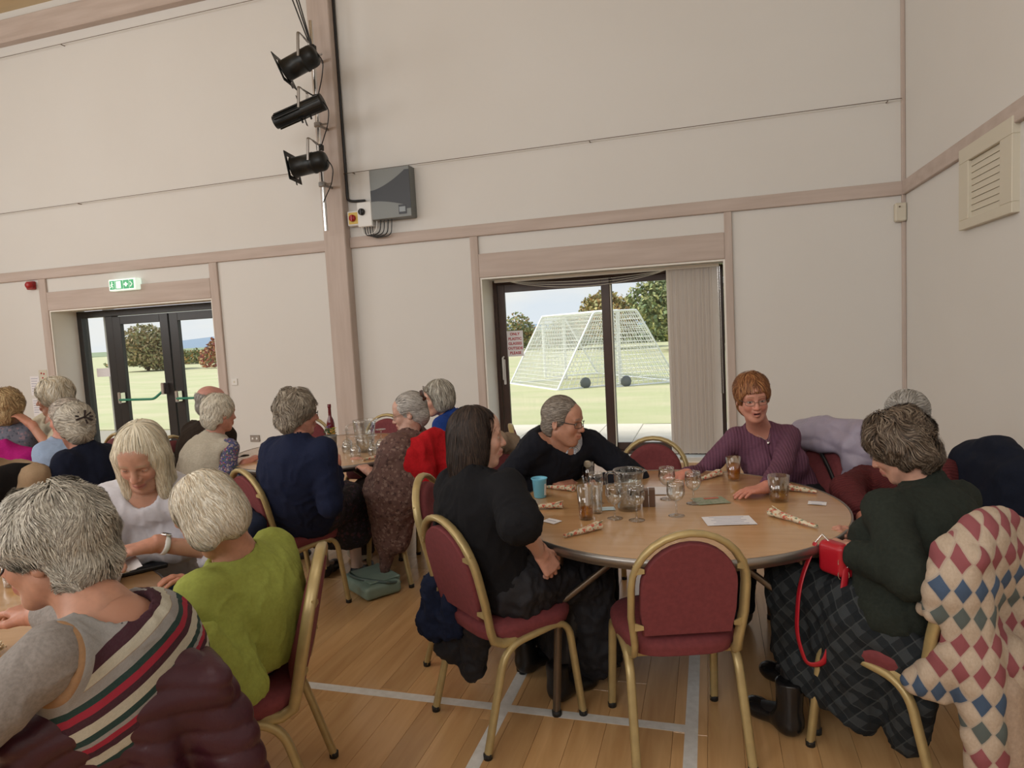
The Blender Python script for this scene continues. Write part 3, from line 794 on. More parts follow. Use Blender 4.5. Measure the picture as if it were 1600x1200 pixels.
# ------------------------------------------------------------------ furniture
def arch_pts(hw, ztop, zb, n=14, z0=None):
    """outline of the chair back: straight sides with a round head, in (x, z)"""
    zc = ztop - hw * .98
    p = [(-hw * .93, zb), (-hw, (zb + zc) / 2)]
    for i in range(n + 1):
        th = PI - PI * i / n
        p.append((hw * math.cos(th), zc + hw * .98 * math.sin(th)))
    p += [(hw, (zb + zc) / 2), (hw * .93, zb)]
    return p
def back_y(z): return -.185 - (z - .45) * .22
def make_chair(label):
    e = empty('banquet_chair', (0, 0, 0), 0, label, 'chair')
    # back frame: arch whose feet curl forward under the seat
    A = arch_pts(.198, .885, .47)
    pts = [(x, back_y(z), z) for x, z in A]
    pts = [(-.185, -.06, .405), (-.184, -.14, .407), (-.184, -.178, .43)] + pts + [(.184, -.178, .43), (.184, -.14, .407), (.185, -.06, .405)]
    t = MB(); t.tube(pts, .0125, 8, ry=.019, up=(0,1,0), sq=3.0); t.build('back_frame', M_gold, e)
    # upholstered panel
    B = arch_pts(.168, .853, .50, 16)
    n = len(B); t = MB(); cz = .68
    def ring(s_, dy, sh):
        return [(x * s_, back_y(z) + dy, cz + (z - cz) * s_ + sh) for x, z in B]
    R = [ring(.97, -.020, 0), ring(1.0, -.010, 0), ring(1.0, .012, 0), ring(.96, .026, 0), ring(.80, .034, 0), ring(.4, .036, 0)]
    vs = sum(R, []); fs = []
    for i in range(len(R) - 1):
        for k in range(n): fs.append((i*n+k, i*n+(k+1)%n, (i+1)*n+(k+1)%n, (i+1)*n+k))
    fs.append(tuple(reversed(range(n)))); fs.append(tuple((len(R)-1)*n + k for k in range(n)))
    t.add(vs, fs, False); t.sm = [True]*(len(fs)-2) + [False, False]; t.build('back_panel', M_maroon, e)
    for sx in (-1, 1):
        for z in (.54, .76):
            t = MB(); hw = .192
            t.add([(sx*.195, back_y(z)-.013, z+.018), (sx*.195, back_y(z)-.013, z-.016), (sx*.158, back_y(z)-.024, z-.007), (sx*.158, back_y(z)-.024, z+.007),
                   (sx*.195, back_y(z)-.006, z+.018), (sx*.195, back_y(z)-.006, z-.016), (sx*.158, back_y(z)-.018, z-.007), (sx*.158, back_y(z)-.018, z+.007)],
                  [(0,1,2,3),(4,7,6,5),(0,4,5,1),(1,5,6,2),(2,6,7,3),(3,7,4,0)])
            t.build('bracket', M_gold, e)
        # leg tube: splayed rear leg, side rail under the seat, front leg in one bent tube
        P = smooth_path([(sx*.205, -.245, .012), (sx*.196, -.135, .395), (sx*.205, .165, .425), (sx*.215, .215, .012)], .085, 7)
        t = MB(); t.tube(P, .0135, 8, ry=.0165, up=(1,0,0), sq=3.0); lg = t.build('leg_frame', M_gold, e)
        for (fx, fy) in ((sx*.205, -.245), (sx*.215, .215)):
            t = MB(); t.lathe([(0,0),(.017,0),(.018,.02),(.016,.022),(0,.022)], 10, (fx, fy, 0)); t.build('foot_cap', M_foot, lg)
    # seat cushion
    t = MB(); O = []
    for i in range(28):
        th = 2*PI*i/28; c_, s_ = math.cos(th), math.sin(th)
        x = math.copysign(abs(c_)**.55, c_)*.212; y = math.copysign(abs(s_)**.6, s_)*.205 + .015
        if s_ > 0: x *= 1.03
        else: x *= .94
        O.append((x, y))
    L = [(.92,.405),(1.0,.412),(1.0,.418),(1.04,.438),(1.04,.458),(.98,.474),(.82,.484),(.4,.489)]
    vs = [(x*s_, (y-.015)*s_+.015, z) for s_, z in L for x, y in O]; fs = []; n = 28
    for i in range(len(L)-1):
        for k in range(n): fs.append((i*n+k, i*n+(k+1)%n, (i+1)*n+(k+1)%n, (i+1)*n+k))
    fs.append(tuple(reversed(range(n)))); fs.append(tuple((len(L)-1)*n+k for k in range(n)))
    t.add(vs, fs, True); t.build('seat', M_maroon, e)
    t = MB(); t.tube([(-.20,.13,.40),(.20,.13,.40)], .011, 6); t.tube([(-.19,-.12,.395),(.19,-.12,.395)], .011, 6); t.build('cross_rail', M_gold, e)
    return e
chair0 = None
def chair(x, y, fx, fy, label):
    global chair0
    rz = math.atan2(-fx, fy)
    if chair0 is None:
        chair0 = make_chair(label); c = chair0; c.location = (x, y, 0); c.rotation_euler = (0, 0, rz)
    else:
        c = dup_tree(chair0, (x, y, 0), rz)
    c['label'] = label
    return c
CH = {}
CH['C1'] = chair(-.165, 2.52, -.30, .95, 'empty maroon and gold chair, its back to us, at the crowded round table')
CH['N'] = chair(-.845, 2.545, .63, .78, 'maroon and gold chair under the dark haired young woman in black')
CH['R'] = chair(.62, 2.545, -.70, .71, 'chair under the woman in dark green, patchwork cardigan over its back')
CH['B'] = chair(-1.55, 1.82, -.89, -.46, 'chair seen edge on behind the person in the lime green jumper')
CH['C5'] = chair(-.34, 3.83, .04, -1, 'empty chair at the far rim of the glass-covered table, before the patio window')
CH['C6'] = chair(-1.13, 3.06, 1, .10, 'empty chair seen sideways between the red fleece and the woman in black')
CH['O'] = chair(-1.02, 3.66, .84, -.54, 'chair under the man in the black pullover, beige coat over its back')
CH['P'] = chair(.39, 3.88, -.80, -.60, 'chair under the red haired woman, lilac coat over its back')
CH['Q'] = chair(.93, 3.38, -.97, -.12, 'chair under the man in maroon, navy jacket over its back')
CH['K'] = chair(-2.43, 3.36, .45, .89, 'chair with round maroon back behind the woman in the navy cardigan')
CH['L'] = chair(-1.98, 4.03, -.89, .46, 'chair under the woman in the brown shawl, red fleece over its back')
CH['M'] = chair(-2.02, 4.80, -.88, -.30, 'chair under the woman in royal blue')
CH['T2a'] = chair(-2.80, 5.12, .05, -1, 'empty chair at the second table seen just right of the water jug')
CH['T2b'] = chair(-3.42, 5.05, .55, -.83, 'empty chair at the second table seen just left of the flower pot')
CH['I'] = chair(-3.88, 4.32, 1, .15, 'chair under the bald man in the dark brown jacket')
CH['J'] = chair(-3.44, 3.76, .70, .70, 'chair under the white haired woman in the cream waistcoat')
CH['A'] = chair(-1.43, 1.21, -.80, .60, 'nearest chair at bottom left, hidden by the burgundy quilted jacket')
CH['C'] = chair(-2.27, 2.32, .30, -.95, 'chair under the long haired blonde woman in the white top')
CH['D'] = chair(-5.05, 3.68, -.55, .83, 'chair with a bright pink jacket over its back')
CH['E'] = chair(-4.97, 4.18, -.3, -.95, 'chair under the woman in the cream blouse near the fire doors')
CH['F'] = chair(-4.36, 3.60, -.5, -.86, 'chair under the grey haired person in pale blue')
CH['G'] = chair(-3.72, 3.13, -.93, -.35, 'chair under the woman in navy with a dark hair clip')
CH['H'] = chair(-4.02, 2.80, -.97, .25, 'chair at the far left with a black garment over its back')
CH['W'] = chair(-1.17, 4.78, .96, .29, 'empty chair seen edge on between the young woman and the man in black')

def round_table(x, y, rz, label, r=.745):
    e = empty('round_table', (x, y, 0), rz, label, 'table')
    t = MB(); t.lathe([(0,.722),(r-.006,.722),(r-.004,.7495),(r-.008,.75),(0,.75)], 96); t.build('tabletop', M_table, e)
    t = MB(); t.lathe([(r-.03,.708),(r-.006,.708),(r-.004,.720),(r+.003,.721),(r+.005,.735),(r+.003,.7512),(r-.004,.7512),(r-.006,.725)], 96, caps=False)
    t.sm = [True]*len(t.sm); t.build('edge_band', M_steel, e)
    t = MB(); t.box(-.52,.52,-.50,-.45,.685,.722,.004); t.box(-.52,.52,.45,.50,.685,.722,.004); t.box(-.50,-.45,-.45,.45,.69,.722,.004); t.box(.45,.50,-.45,.45,.69,.722,.004); t.build('under_frame', M_leg, e)
    for sx in (-1, 1):
        for sy in (-1, 1):
            t = MB(); t.tube([(sx*.46, sy*.46, .70), (sx*.50, sy*.50, .015)], .0145, 8, sq=4.0); lg = t.build('leg', M_leg, e)
            t = MB(); t.lathe([(0,0),(.02,0),(.02,.022),(0,.022)], 10, (sx*.50, sy*.50, 0)); t.build('foot_cap', M_foot, lg)
            t = MB(); t.tube([(sx*.475, sy*.475, .46), (sx*.16, sy*.42, .70)], .010, 6, ry=.014); t.build('folding_brace', M_leg, e)
        t = MB(); t.tube([(sx*.478, -.478, .40), (sx*.478, .478, .40)], .0095, 6) if False else t.tube([(sx*.465, -.46, .64), (sx*.465, .46, .64)], .0095, 6); t.build('cross_bar', M_leg, e)
    return e
round_table(-.19, 3.09, .08, 'round oak topped folding table crowded with wine glasses and a water jug')
round_table(-2.80, 4.45, .40, 'second round folding table carrying the flower pot and upturned glasses')
round_table(-2.40, 1.32, .3, 'round folding table at the lower left edge, in front of the lime jumper')
round_table(-4.78, 2.75, .5, 'round folding table mostly hidden by people at the far left')

# ---- glassware
def wine_glass(x, y, label, s=1.0, down=False, z=.75):
    e = empty('wine_glass', (x, y, z), 0, label, 'glass')
    e['group'] = 'upturned wine glasses on the second table' if down else 'wine glasses on the crowded table'
    h = .150*s
    bowl = [(.004,.062),(.012,.064),(.026,.074),(.036,.092),(.0385,.110),(.036,.132),(.0335,.150)]
    inn = [(.0325,.150),(.0348,.132),(.0370,.110),(.0345,.093),(.025,.0765),(.011,.067),(0,.0655)]
    t = MB(); t.lathe([(r_*s, z_*s) for r_, z_ in [(0,.058),(.0035,.058)] + bowl + inn], 28)
    t2 = MB(); t2.lathe([(r_*s, z_*s) for r_, z_ in [(0,0),(.033,0),(.034,.0015),(.024,.004),(.008,.007),(.0042,.012),(.0036,.035),(.004,.058),(0,.0585)]], 28)
    if down:
        for q in (t, t2): q.v = [(a, -b, h - c) for a, b, c in q.v]
    t.build('bowl', M_glass, e); t2.build('stem', M_glass, e)
    return e
def tumbler(name, x, y, label, h, r0, r1, liq=0, lm=None, z=.75, thick=.0022):
    e = empty(name, (x, y, z), 0, label, 'glass')
    b = .010
    t = MB(); t.lathe([(0,0),(r0*.95,0),(r0,.003),(r1,h),(r1-thick,h),(r0-thick,b),(0,b)], 28); t.build('tumbler', M_glass, e)
    if liq:
        rr = r0 + (r1-r0)*liq/h - thick*.9
        t = MB(); t.lathe([(0,b+.0006),(r0-thick*.9,b+.0006),(rr,liq),(0,liq)], 28); t.build('drink', lm, e)
    return e
tumbler('highball_glass', -.541, 2.828, 'tall glass a third full of amber drink, standing left of the wine glasses', .150, .030, .036, .052, M_beer)
wine_glass(-.537, 3.082, 'wine glass standing behind the amber drink beside the jug')
tumbler('highball_glass', -.508, 2.925, 'empty slim glass right behind the amber drink', .135, .022, .030)
tumbler('highball_glass', -.645, 3.50, 'glass of dark drink with a pale slice in front of the man in black', .120, .028, .034, .088, M_dark_drink)
wine_glass(-.418, 2.85, 'empty wine glass in front of the jug handle')
wine_glass(-.322, 2.832, 'empty wine glass right in front of the water jug', 1.02)
wine_glass(-.160, 2.916, 'empty wine glass just right of the wooden block', 1.03)
wine_glass(-.214, 3.19, 'wine glass at the fingertips of the red haired woman', 1.03)
wine_glass(-.092, 3.121, 'empty wine glass standing beside the green card')
tumbler('beer_glass', .100, 3.59, 'full glass of amber beer before the red haired woman', .125, .030, .038, .088, M_beer)
tumbler('whisky_glass', .282, 3.197, 'wide tumbler with a little golden drink at the right of the table', .120, .040, .048, .040, M_whisky, thick=.0035)
def slice_in(x, y, z):
    t = MB(); t.lathe([(0,-.003),(.02,-.003),(.021,0),(.02,.003),(0,.003)], 14, (x, y, z), axis=(.3,-.8,.5)); 
    tag(t.build('lemon_slice', mat('lemon', (.75,.62,.45), .5)), 'pale fruit slice on top of the dark drink', 'lemon slice')
slice_in(-.648, 3.492, .853)

def jug(x, y, z, s, label, rz, water=.6, tall=False):
    e = empty('water_jug', (x, y, z), rz, label, 'jug')
    h = .185*s; r0, r1 = .052*s, .066*s
    if tall: h = .215*s; r0, r1 = .052*s, .072*s
    n = 36; t = MB()
    prof = [(0,0,0),(r0*.96,0,0),(r0,.005,0),(r1*.97,h*.75,0),(r1,h*.93,.3),(r1*1.02,h,1),(r1*1.02-.003,h,1),(r1-.003,h*.93,.3),(r1*.97-.003,h*.75,0),(r0-.003,.012,0),(0,.012,0)]
    vs = []; 
    for (r_, z_, sp) in prof:
        for k in range(n):
            th = 2*PI*k/n; d = max(0, math.cos(th))**12*sp*.024*s
            vs.append(((r_+d)*math.cos(th), (r_+d*.6)*math.sin(th), z_))
    fs = [(i*n+k, i*n+(k+1)%n, (i+1)*n+(k+1)%n, (i+1)*n+k) for i in range(len(prof)-1) for k in range(n)]
    t.add(vs, fs, True); t.build('jug_body', M_glass, e)
    t = MB(); t.tube(smooth_path([(-r1*.93, 0, h*.90), (-r1-.048*s, 0, h*.88), (-r1-.040*s, 0, h*.32), (-r0*1.03, 0, h*.28)], .035*s), .006*s, 8, ry=.008*s); t.build('handle', M_glass, e)
    wl = h*water; rw = r0 + (r1*.97-r0)*wl/(h*.75) - .0027
    t = MB(); t.lathe([(0,.0125),(r0-.0028,.0125),(rw,wl),(0,wl)], n); t.build('water', M_water, e)
    return e
jug(-.373, 3.0, .75, 1.0, 'clear water jug at the middle of the crowded round table', -.3, .68)
jug(-2.459, 4.353, .75, 1.12, 'tall clear water jug on the second table', .8, .55, True)
for k, (x, y, lb) in enumerate(((-2.328,4.354,'upturned wine glass just right of the tall jug'), (-2.307,4.189,'upturned wine glass nearest the shawl, beside the napkin'), (-2.584,4.303,'upturned wine glass between flower pot and tall jug'), (-2.436,4.164,'upturned wine glass in front of the tall jug'), (-2.66,4.44,'upturned wine glass just right of the flower pot'))):
    wine_glass(x, y, lb, 1.0 if k else 1.12, True)

# cup, block, papers, napkins
e = empty('plastic_beaker', (-.837, 3.176, .75), .9, 'pale blue plastic beaker with a white measuring stripe', 'beaker')
M_cup = mat('blue_plastic', (.17,.50,.68), .35)
t = MB(); t.lathe([(0,0),(.026,0),(.030,.004),(.036,.088),(.042,.098),(.040,.100),(.034,.094),(.031,.030),(.027,.006),(0,.006)], 28); t.build('cup', M_cup, e)
t = MB(); t.add([(.004,-.0322,.014),(.016,-.0292,.014),(.017,-.0330,.072),(.004,-.0362,.072),(.004,-.0302,.014),(.016,-.0272,.014),(.017,-.0310,.072),(.004,-.0342,.072)], [(0,1,2,3),(4,7,6,5),(0,4,5,1),(1,5,6,2),(2,6,7,3),(3,7,4,0)]); t.build('stripe', M_white, e)
e = empty('wooden_menu_block', (-.29, 3.07, .75), .1, 'small brown upright wooden blocks beside the water jug', 'table block')
M_block = mat('brown_wood_block', (.16,.085,.05), .5, noise=(20,.5,(.10,.05,.03)), stretch=(1,1,.2))
for k in range(2):
    t = MB(); t.box(-.030 + .030*k, -.002 + .030*k, -.025, .02, 0, .078 + .003*k, .002); t.build('block', M_block, e)
def sheet(name, x, y, w_, h_, rz, m, label, cat, lines=0, z=.7515, lm=M_ink):
    e = empty(name, (x, y, z), rz, label, cat)
    t = MB(); nx_ = 8; vs = []
    for i in range(nx_+1):
        u = i/nx_; zz = .0008 + .002*math.sin(u*PI)*.6
        vs += [(-w_/2+w_*u, -h_/2, zz), (-w_/2+w_*u, h_/2, zz+.0006)]
    vs2 = [(a, b, c-.0006) for a, b, c in vs]; k = len(vs)
    fs = [(2*i,2*i+2,2*i+3,2*i+1) for i in range(nx_)] + [(k+2*i,k+2*i+1,k+2*i+3,k+2*i+2) for i in range(nx_)]
    t.add(vs+vs2, fs); t.build('sheet', m, e)
    if lines:
        t = MB()
        for i in range(lines):
            yy = h_*.36 - i*h_*.72/max(1,lines-1) if lines > 1 else 0; ww = w_*(.36 - .08*(i % 2))
            t.box(-ww, ww, yy-.0012, yy+.0012, .0030, .0034)
        t.build('handwriting', lm, e)
    return e
sheet('paper_sheet', .055, 2.86, .20, .125, .22, M_paper, 'large white sheet with faint writing near the front rim', 'paper', 5)
sheet('paper_sheet', -.262, 3.34, .12, .15, .1, M_paper, 'white sheet lying behind the wooden block', 'paper', 0)
sheet('place_card', -.685, 2.774, .075, .055, -.5, M_paper, 'small white card between two napkins at the left rim', 'card', 1)
sheet('place_card', .438, 3.167, .075, .055, -.2, M_paper, 'small white card at the right rim near the tumbler', 'card', 2)
sheet('place_card', -.475, 2.99, .075, .055, .3, mat('pale_blue_card', (.55,.68,.72), .7), 'small pale blue card beside the slim glass', 'card', 1)
M_green_card = mat('leafy_print_card', (.16,.24,.13), .5, noise=(60,.8,(.45,.42,.34)))
sheet('picture_card', -.018, 3.172, .15, .12, .35, M_green_card, 'green patterned picture card under the far wine glass', 'card')
t = MB(); t.box(-.02,.05,.02,.045,.0032,.0036); o = t.build('printed_flower', mat('card_red', (.5,.13,.08), .6), bpy.data.objects['picture_card'])
def flower_mat(name, base, spots, scale, rough=.85, dens=.32):
    m = bpy.data.materials.new(name); m.use_nodes = True; nt = m.node_tree; b = nt.nodes['Principled BSDF']
    tc = nt.nodes.new('ShaderNodeTexCoord'); src = None
    base_n = nt.nodes.new('ShaderNodeRGB'); base_n.outputs[0].default_value = (*base, 1); src = base_n.outputs[0]
    for k, c in enumerate(spots):
        v = nt.nodes.new('ShaderNodeTexVoronoi'); v.inputs['Scale'].default_value = scale*(1 + .27*k)
        mp = nt.nodes.new('ShaderNodeMapping'); mp.inputs['Location'].default_value = (k*3.1, k*1.7, k*.9)
        ns = nt.nodes.new('ShaderNodeTexNoise'); ns.inputs['Scale'].default_value = scale*2.2
        ad = nt.nodes.new('ShaderNodeVectorMath'); ad.operation = 'MULTIPLY_ADD'; ad.inputs[1].default_value = (.6/scale,)*3
        nt.links.new(tc.outputs['Object'], mp.inputs[0]); nt.links.new(tc.outputs['Object'], ns.inputs['Vector'])
        nt.links.new(ns.outputs[1], ad.inputs[0]); nt.links.new(mp.outputs[0], ad.inputs[2]); nt.links.new(ad.outputs[0], v.inputs['Vector'])
        lt = nt.nodes.new('ShaderNodeMath'); lt.operation = 'LESS_THAN'; lt.inputs[1].default_value = dens
        nt.links.new(v.outputs['Distance'], lt.inputs[0])
        mx = nt.nodes.new('ShaderNodeMix'); mx.data_type = 'RGBA'; nt.links.new(lt.outputs[0], mx.inputs[0]); nt.links.new(src, mx.inputs[6]); mx.inputs[7].default_value = (*c, 1); src = mx.outputs[2]
    nt.links.new(src, b.inputs['Base Color']); b.inputs['Roughness'].default_value = rough
    MATS[name] = m; return m
M_napkin = flower_mat('floral_napkin', (.68,.60,.44), [(.55,.12,.08),(.22,.25,.16),(.62,.28,.16)], 42, dens=.33)
def napkin(x0, y0, x1, y1, label, r0=.008, r1=.021):
    e = empty('rolled_napkin', ((x0+x1)/2, (y0+y1)/2, .75), math.atan2(y1-y0, x1-x0), label, 'napkin')
    L = math.hypot(x1-x0, y1-y0)/2; t = MB(); P = []; R_ = []
    for i in range(9):
        u = i/8; P.append((-L + 2*L*u, .002*math.sin(u*9), r0 + (r1-r0)*u*.85 + .002)); R_.append((r0 + (r1-r0)*u)*(1 + .08*math.sin(u*21)))
    t.tube(P, R_, 10); t.v = [(a, b, max(c*.8 + .0012, .0012)) for a, b, c in t.v]
    t.build('roll', M_napkin, e)
    t = MB(); t.tube([(L*.3, -.004, r1*.9), (L*1.05, -.014, r1*1.9)], [.012,.002], 5, ry=.002); t.tube([(L*.2, .010, r1*.8), (L*1.0, .016, r1*1.5)], [.014,.004], 5, ry=.002); t.build('loose_fold', M_napkin, e)
    t = MB(); t.tube([(L*.6,0,r1*.75),(L*1.04,.001,r1*.78)], .004, 6, ry=.0015); t.build('cutlery_handle', M_steel, e)
napkin(-.581, 2.555, -.457, 2.690, 'rolled floral napkin at the near left rim of the crowded table')
napkin(-.850, 2.955, -.680, 2.985, 'rolled floral napkin pointing at the elbow of the young woman')
napkin(-.850, 3.360, -.690, 3.300, 'rolled floral napkin behind the blue beaker')
napkin(.385, 2.790, .228, 2.955, 'rolled floral napkin beside the hand of the woman in green')
napkin(.462, 3.345, .330, 3.400, 'rolled floral napkin behind the golden drink tumbler')
napkin(-.075, 3.560, .03, 3.70, 'dark rolled napkin left of the beer glass')
napkin(-2.30, 4.02, -2.20, 4.17, 'rolled floral napkin on the second table by the shawl')

# flower pot on the second table
e = empty('potted_plant', (-2.86, 4.53, .75), 0, 'small plant with violet and yellow flowers in a metal pot', 'plant')
t = MB(); t.lathe([(0,0),(.052,0),(.060,.10),(.062,.115),(.058,.115),(.055,.10),(0,.095)], 24); t.build('pot', mat('zinc_pot', (.25,.24,.22), .5, .5), e)
rr = np.random.RandomState(3); t = MB()
for k in range(90):
    th = rr.uniform(0, 2*PI); q = rr.uniform(0, .055); hgt = rr.uniform(.12, .17); p = np.array([q*math.cos(th), q*math.sin(th), hgt]); d = np.array([math.cos(th), math.sin(th), rr.uniform(.2,1.2)]); d /= np.linalg.norm(d); s_ = np.cross(d, (0,0,1)); s_ /= np.linalg.norm(s_)
    L_ = rr.uniform(.018,.032); t.add([p, p+d*L_*.5+s_*.008, p+d*L_, p+d*L_*.5-s_*.008], [(0,1,2,3)])
kind(t.build('foliage', mat('pot_leaf', (.05,.14,.03), .6), e), 'stuff')
for k, (dx, dy, dz, c) in enumerate(((-.03,0,.19,'v'),(-.015,.02,.20,'v'),(-.04,.02,.18,'v'),(.04,0,.18,'y'),(.045,.02,.175,'y'))):
    t = MB()
    for j in range(6):
        th = j*PI/3; t.add([(dx,dy,dz),(dx+.012*math.cos(th-.4),dy+.012*math.sin(th-.4),dz+.006),(dx+.018*math.cos(th),dy+.018*math.sin(th),dz+.004),(dx+.012*math.cos(th+.4),dy+.012*math.sin(th+.4),dz+.006)], [(0,1,2,3)])
    t.tube([(dx,dy,dz),(dx*.7,dy*.7,.12)], .0012, 4); t.build('flower', mat('violet_petal', (.22,.20,.45), .6) if c == 'v' else mat('yellow_petal', (.6,.42,.05), .6), e)
bpy.data.objects['potted_plant'].scale = (.82, .82, .85)
# dark red bottle
e = empty('sauce_bottle', (-3.02, 4.80, .75), 0, 'slim dark red bottle with an orange label behind the flower pot', 'bottle')
t = MB(); t.lathe([(0,0),(.030,0),(.032,.005),(.032,.15),(.026,.18),(.013,.21),(.012,.28),(.015,.285),(.015,.31),(0,.31)], 20); t.build('bottle_body', mat('dark_red_glass', (.12,.01,.015), .15), e)
t = MB(); t.lathe([(.0325,.04),(.0328,.04),(.0328,.11),(.0325,.11)], 20, caps=False); t.build('paper_label', mat('orange_label', (.6,.28,.04), .6), e)
# things on the near-left table
tumbler('short_glass', -2.499, 1.768, 'small glass with golden drink near the elbow of the nearest woman', .085, .030, .034, .03, M_whisky)
e = empty('phone_wallet', (-2.12, 1.98, .751), .9, 'black phone wallet lying on the left table under the papers', 'phone')
t = MB(); t.box(-.085,.085,-.045,.045,0,.016,.004); t.build('cover', M_blackplas, e); t = MB(); t.box(-.075,.075,-.038,.038,.016,.018); t.build('screen', M_dgrey, e)
e = empty('menu_holder', (-2.13, 1.86, .75), .5, 'small clear plastic stand on the left table', 'stand')
t = MB(); t.box(-.02,.02,-.001,.001,0,.06); t.build('clear_panel', M_glass, e); t = MB(); t.box(-.025,.025,-.02,.02,0,.004); t.build('foot_plate', M_glass, e)
e = empty('dried_flower', (-1.98, 1.33, .75), .4, 'pale dried flower head beside a pebble on the left table', 'flower')
t = MB()
for k in range(24):
    a_ = k*2.4; q = .004*math.sqrt(k); p = np.array([q*math.cos(a_), q*math.sin(a_), .018+.006*math.cos(k)]); t.obox(p, [(math.cos(a_),math.sin(a_),.6),(-math.sin(a_),math.cos(a_),0),(0,0,1)], (.009,.004,.0015))
t.build('petals', mat('dried_petal', (.62,.50,.32), .8), e)
t = MB(); t.tube([(.0,0,.002),(0,0,.018)], .004, 6); t.build('stalk', M_leg, e)
t = MB(); t.lathe([(0,0),(.014,.002),(.020,.009),(.014,.017),(0,.02)], 12, (-.035,.01,0)); t.build('pebble', mat('pebble', (.12,.12,.12), .5), e)

# ------------------------------------------------------------------ implicit surfaces for people and cloth
def _n(v):
    v = np.asarray(v, float); return v / (np.linalg.norm(v) + 1e-12)
def V3(*a): return np.array(a, float)
def vnoise(p, seed=0):
    """smooth value noise in [-1,1] for an (n,3) array"""
    p = np.asarray(p, np.float64) + seed * 17.31; i = np.floor(p).astype(np.int64); f = p - i; f = f*f*(3-2*f); out = 0
    for dx in (0,1):
        for dy in (0,1):
            for dz in (0,1):
                h = ((i[:,0]+dx)*73856093) ^ ((i[:,1]+dy)*19349663) ^ ((i[:,2]+dz)*83492791)
                h = (h ^ (h >> 13)) * 1274126177; h = (h ^ (h >> 16)) & 0xffff
                w_ = (f[:,0] if dx else 1-f[:,0])*(f[:,1] if dy else 1-f[:,1])*(f[:,2] if dz else 1-f[:,2])
                out = out + w_*(h/32767.5 - 1)
    return out
class Prim:
    __slots__ = ('t','a','b','ra','rb','R','rad','k','sub','clip','lo','hi','rr')
    def __init__(s, t, k=.03, sub=False, clip=None):
        s.t = t; s.k = k; s.sub = sub; s.clip = clip or []
    def d(s, P):
        if s.t == 'c':
            ab = s.b - s.a; L = ab @ ab + 1e-12
            t = np.clip(((P - s.a) @ ab) / L, 0, 1)
            q = P - s.a - t[..., None] * ab
            r = np.sqrt((q*q).sum(-1)) - (s.ra + (s.rb - s.ra)*t)
        elif s.t == 'e':
            q = (P - s.a) @ s.R.T
            k0 = np.sqrt(((q/s.rad)**2).sum(-1)); k1 = np.sqrt(((q/(s.rad**2))**2).sum(-1)) + 1e-9
            r = k0*(k0-1)/k1
        else:
            q = np.abs((P - s.a) @ s.R.T) - s.rad + s.rr
            r = np.sqrt((np.maximum(q, 0)**2).sum(-1)) + np.minimum(q.max(-1), 0) - s.rr
        for (p, n) in s.clip: r = np.maximum(r, (P - p) @ n)
        return r
def cone(a, b, ra, rb, k=.03, sub=False, clip=None):
    p = Prim('c', k, sub, clip); p.a = np.array(a, float); p.b = np.array(b, float); p.ra = ra; p.rb = rb
    r = max(ra, rb); p.lo = np.minimum(p.a, p.b) - r; p.hi = np.maximum(p.a, p.b) + r; return p
def ell(c, R, rad, k=.03, sub=False, clip=None):
    p = Prim('e', k, sub, clip); p.a = np.array(c, float); p.R = np.array(R, float); p.rad = np.array(rad, float)
    e = np.sqrt(((p.R * p.rad[:, None])**2).sum(0)); p.lo = p.a - e; p.hi = p.a + e; return p
def rbox(c, R, half, rr, k=.03, sub=False, clip=None):
    p = Prim('b', k, sub, clip); p.a = np.array(c, float); p.R = np.array(R, float); p.rad = np.array(half, float); p.rr = rr
    e = np.abs(p.R * p.rad[:, None]).sum(0); p.lo = p.a - e; p.hi = p.a + e; return p
def field_at(prims, P):
    f = np.full(P.shape[:-1], 1.0)
    for p in prims: f = _blend(f, p.d(P), p)
    return f
def _blend(f, d, p):
    if p.sub:
        h = np.clip(.5 - .5*(f + d)/p.k, 0, 1); return f*(1-h) + (-d)*h + p.k*h*(1-h)
    h = np.clip(.5 + .5*(f - d)/p.k, 0, 1); return f*(1-h) + d*h - p.k*h*(1-h)
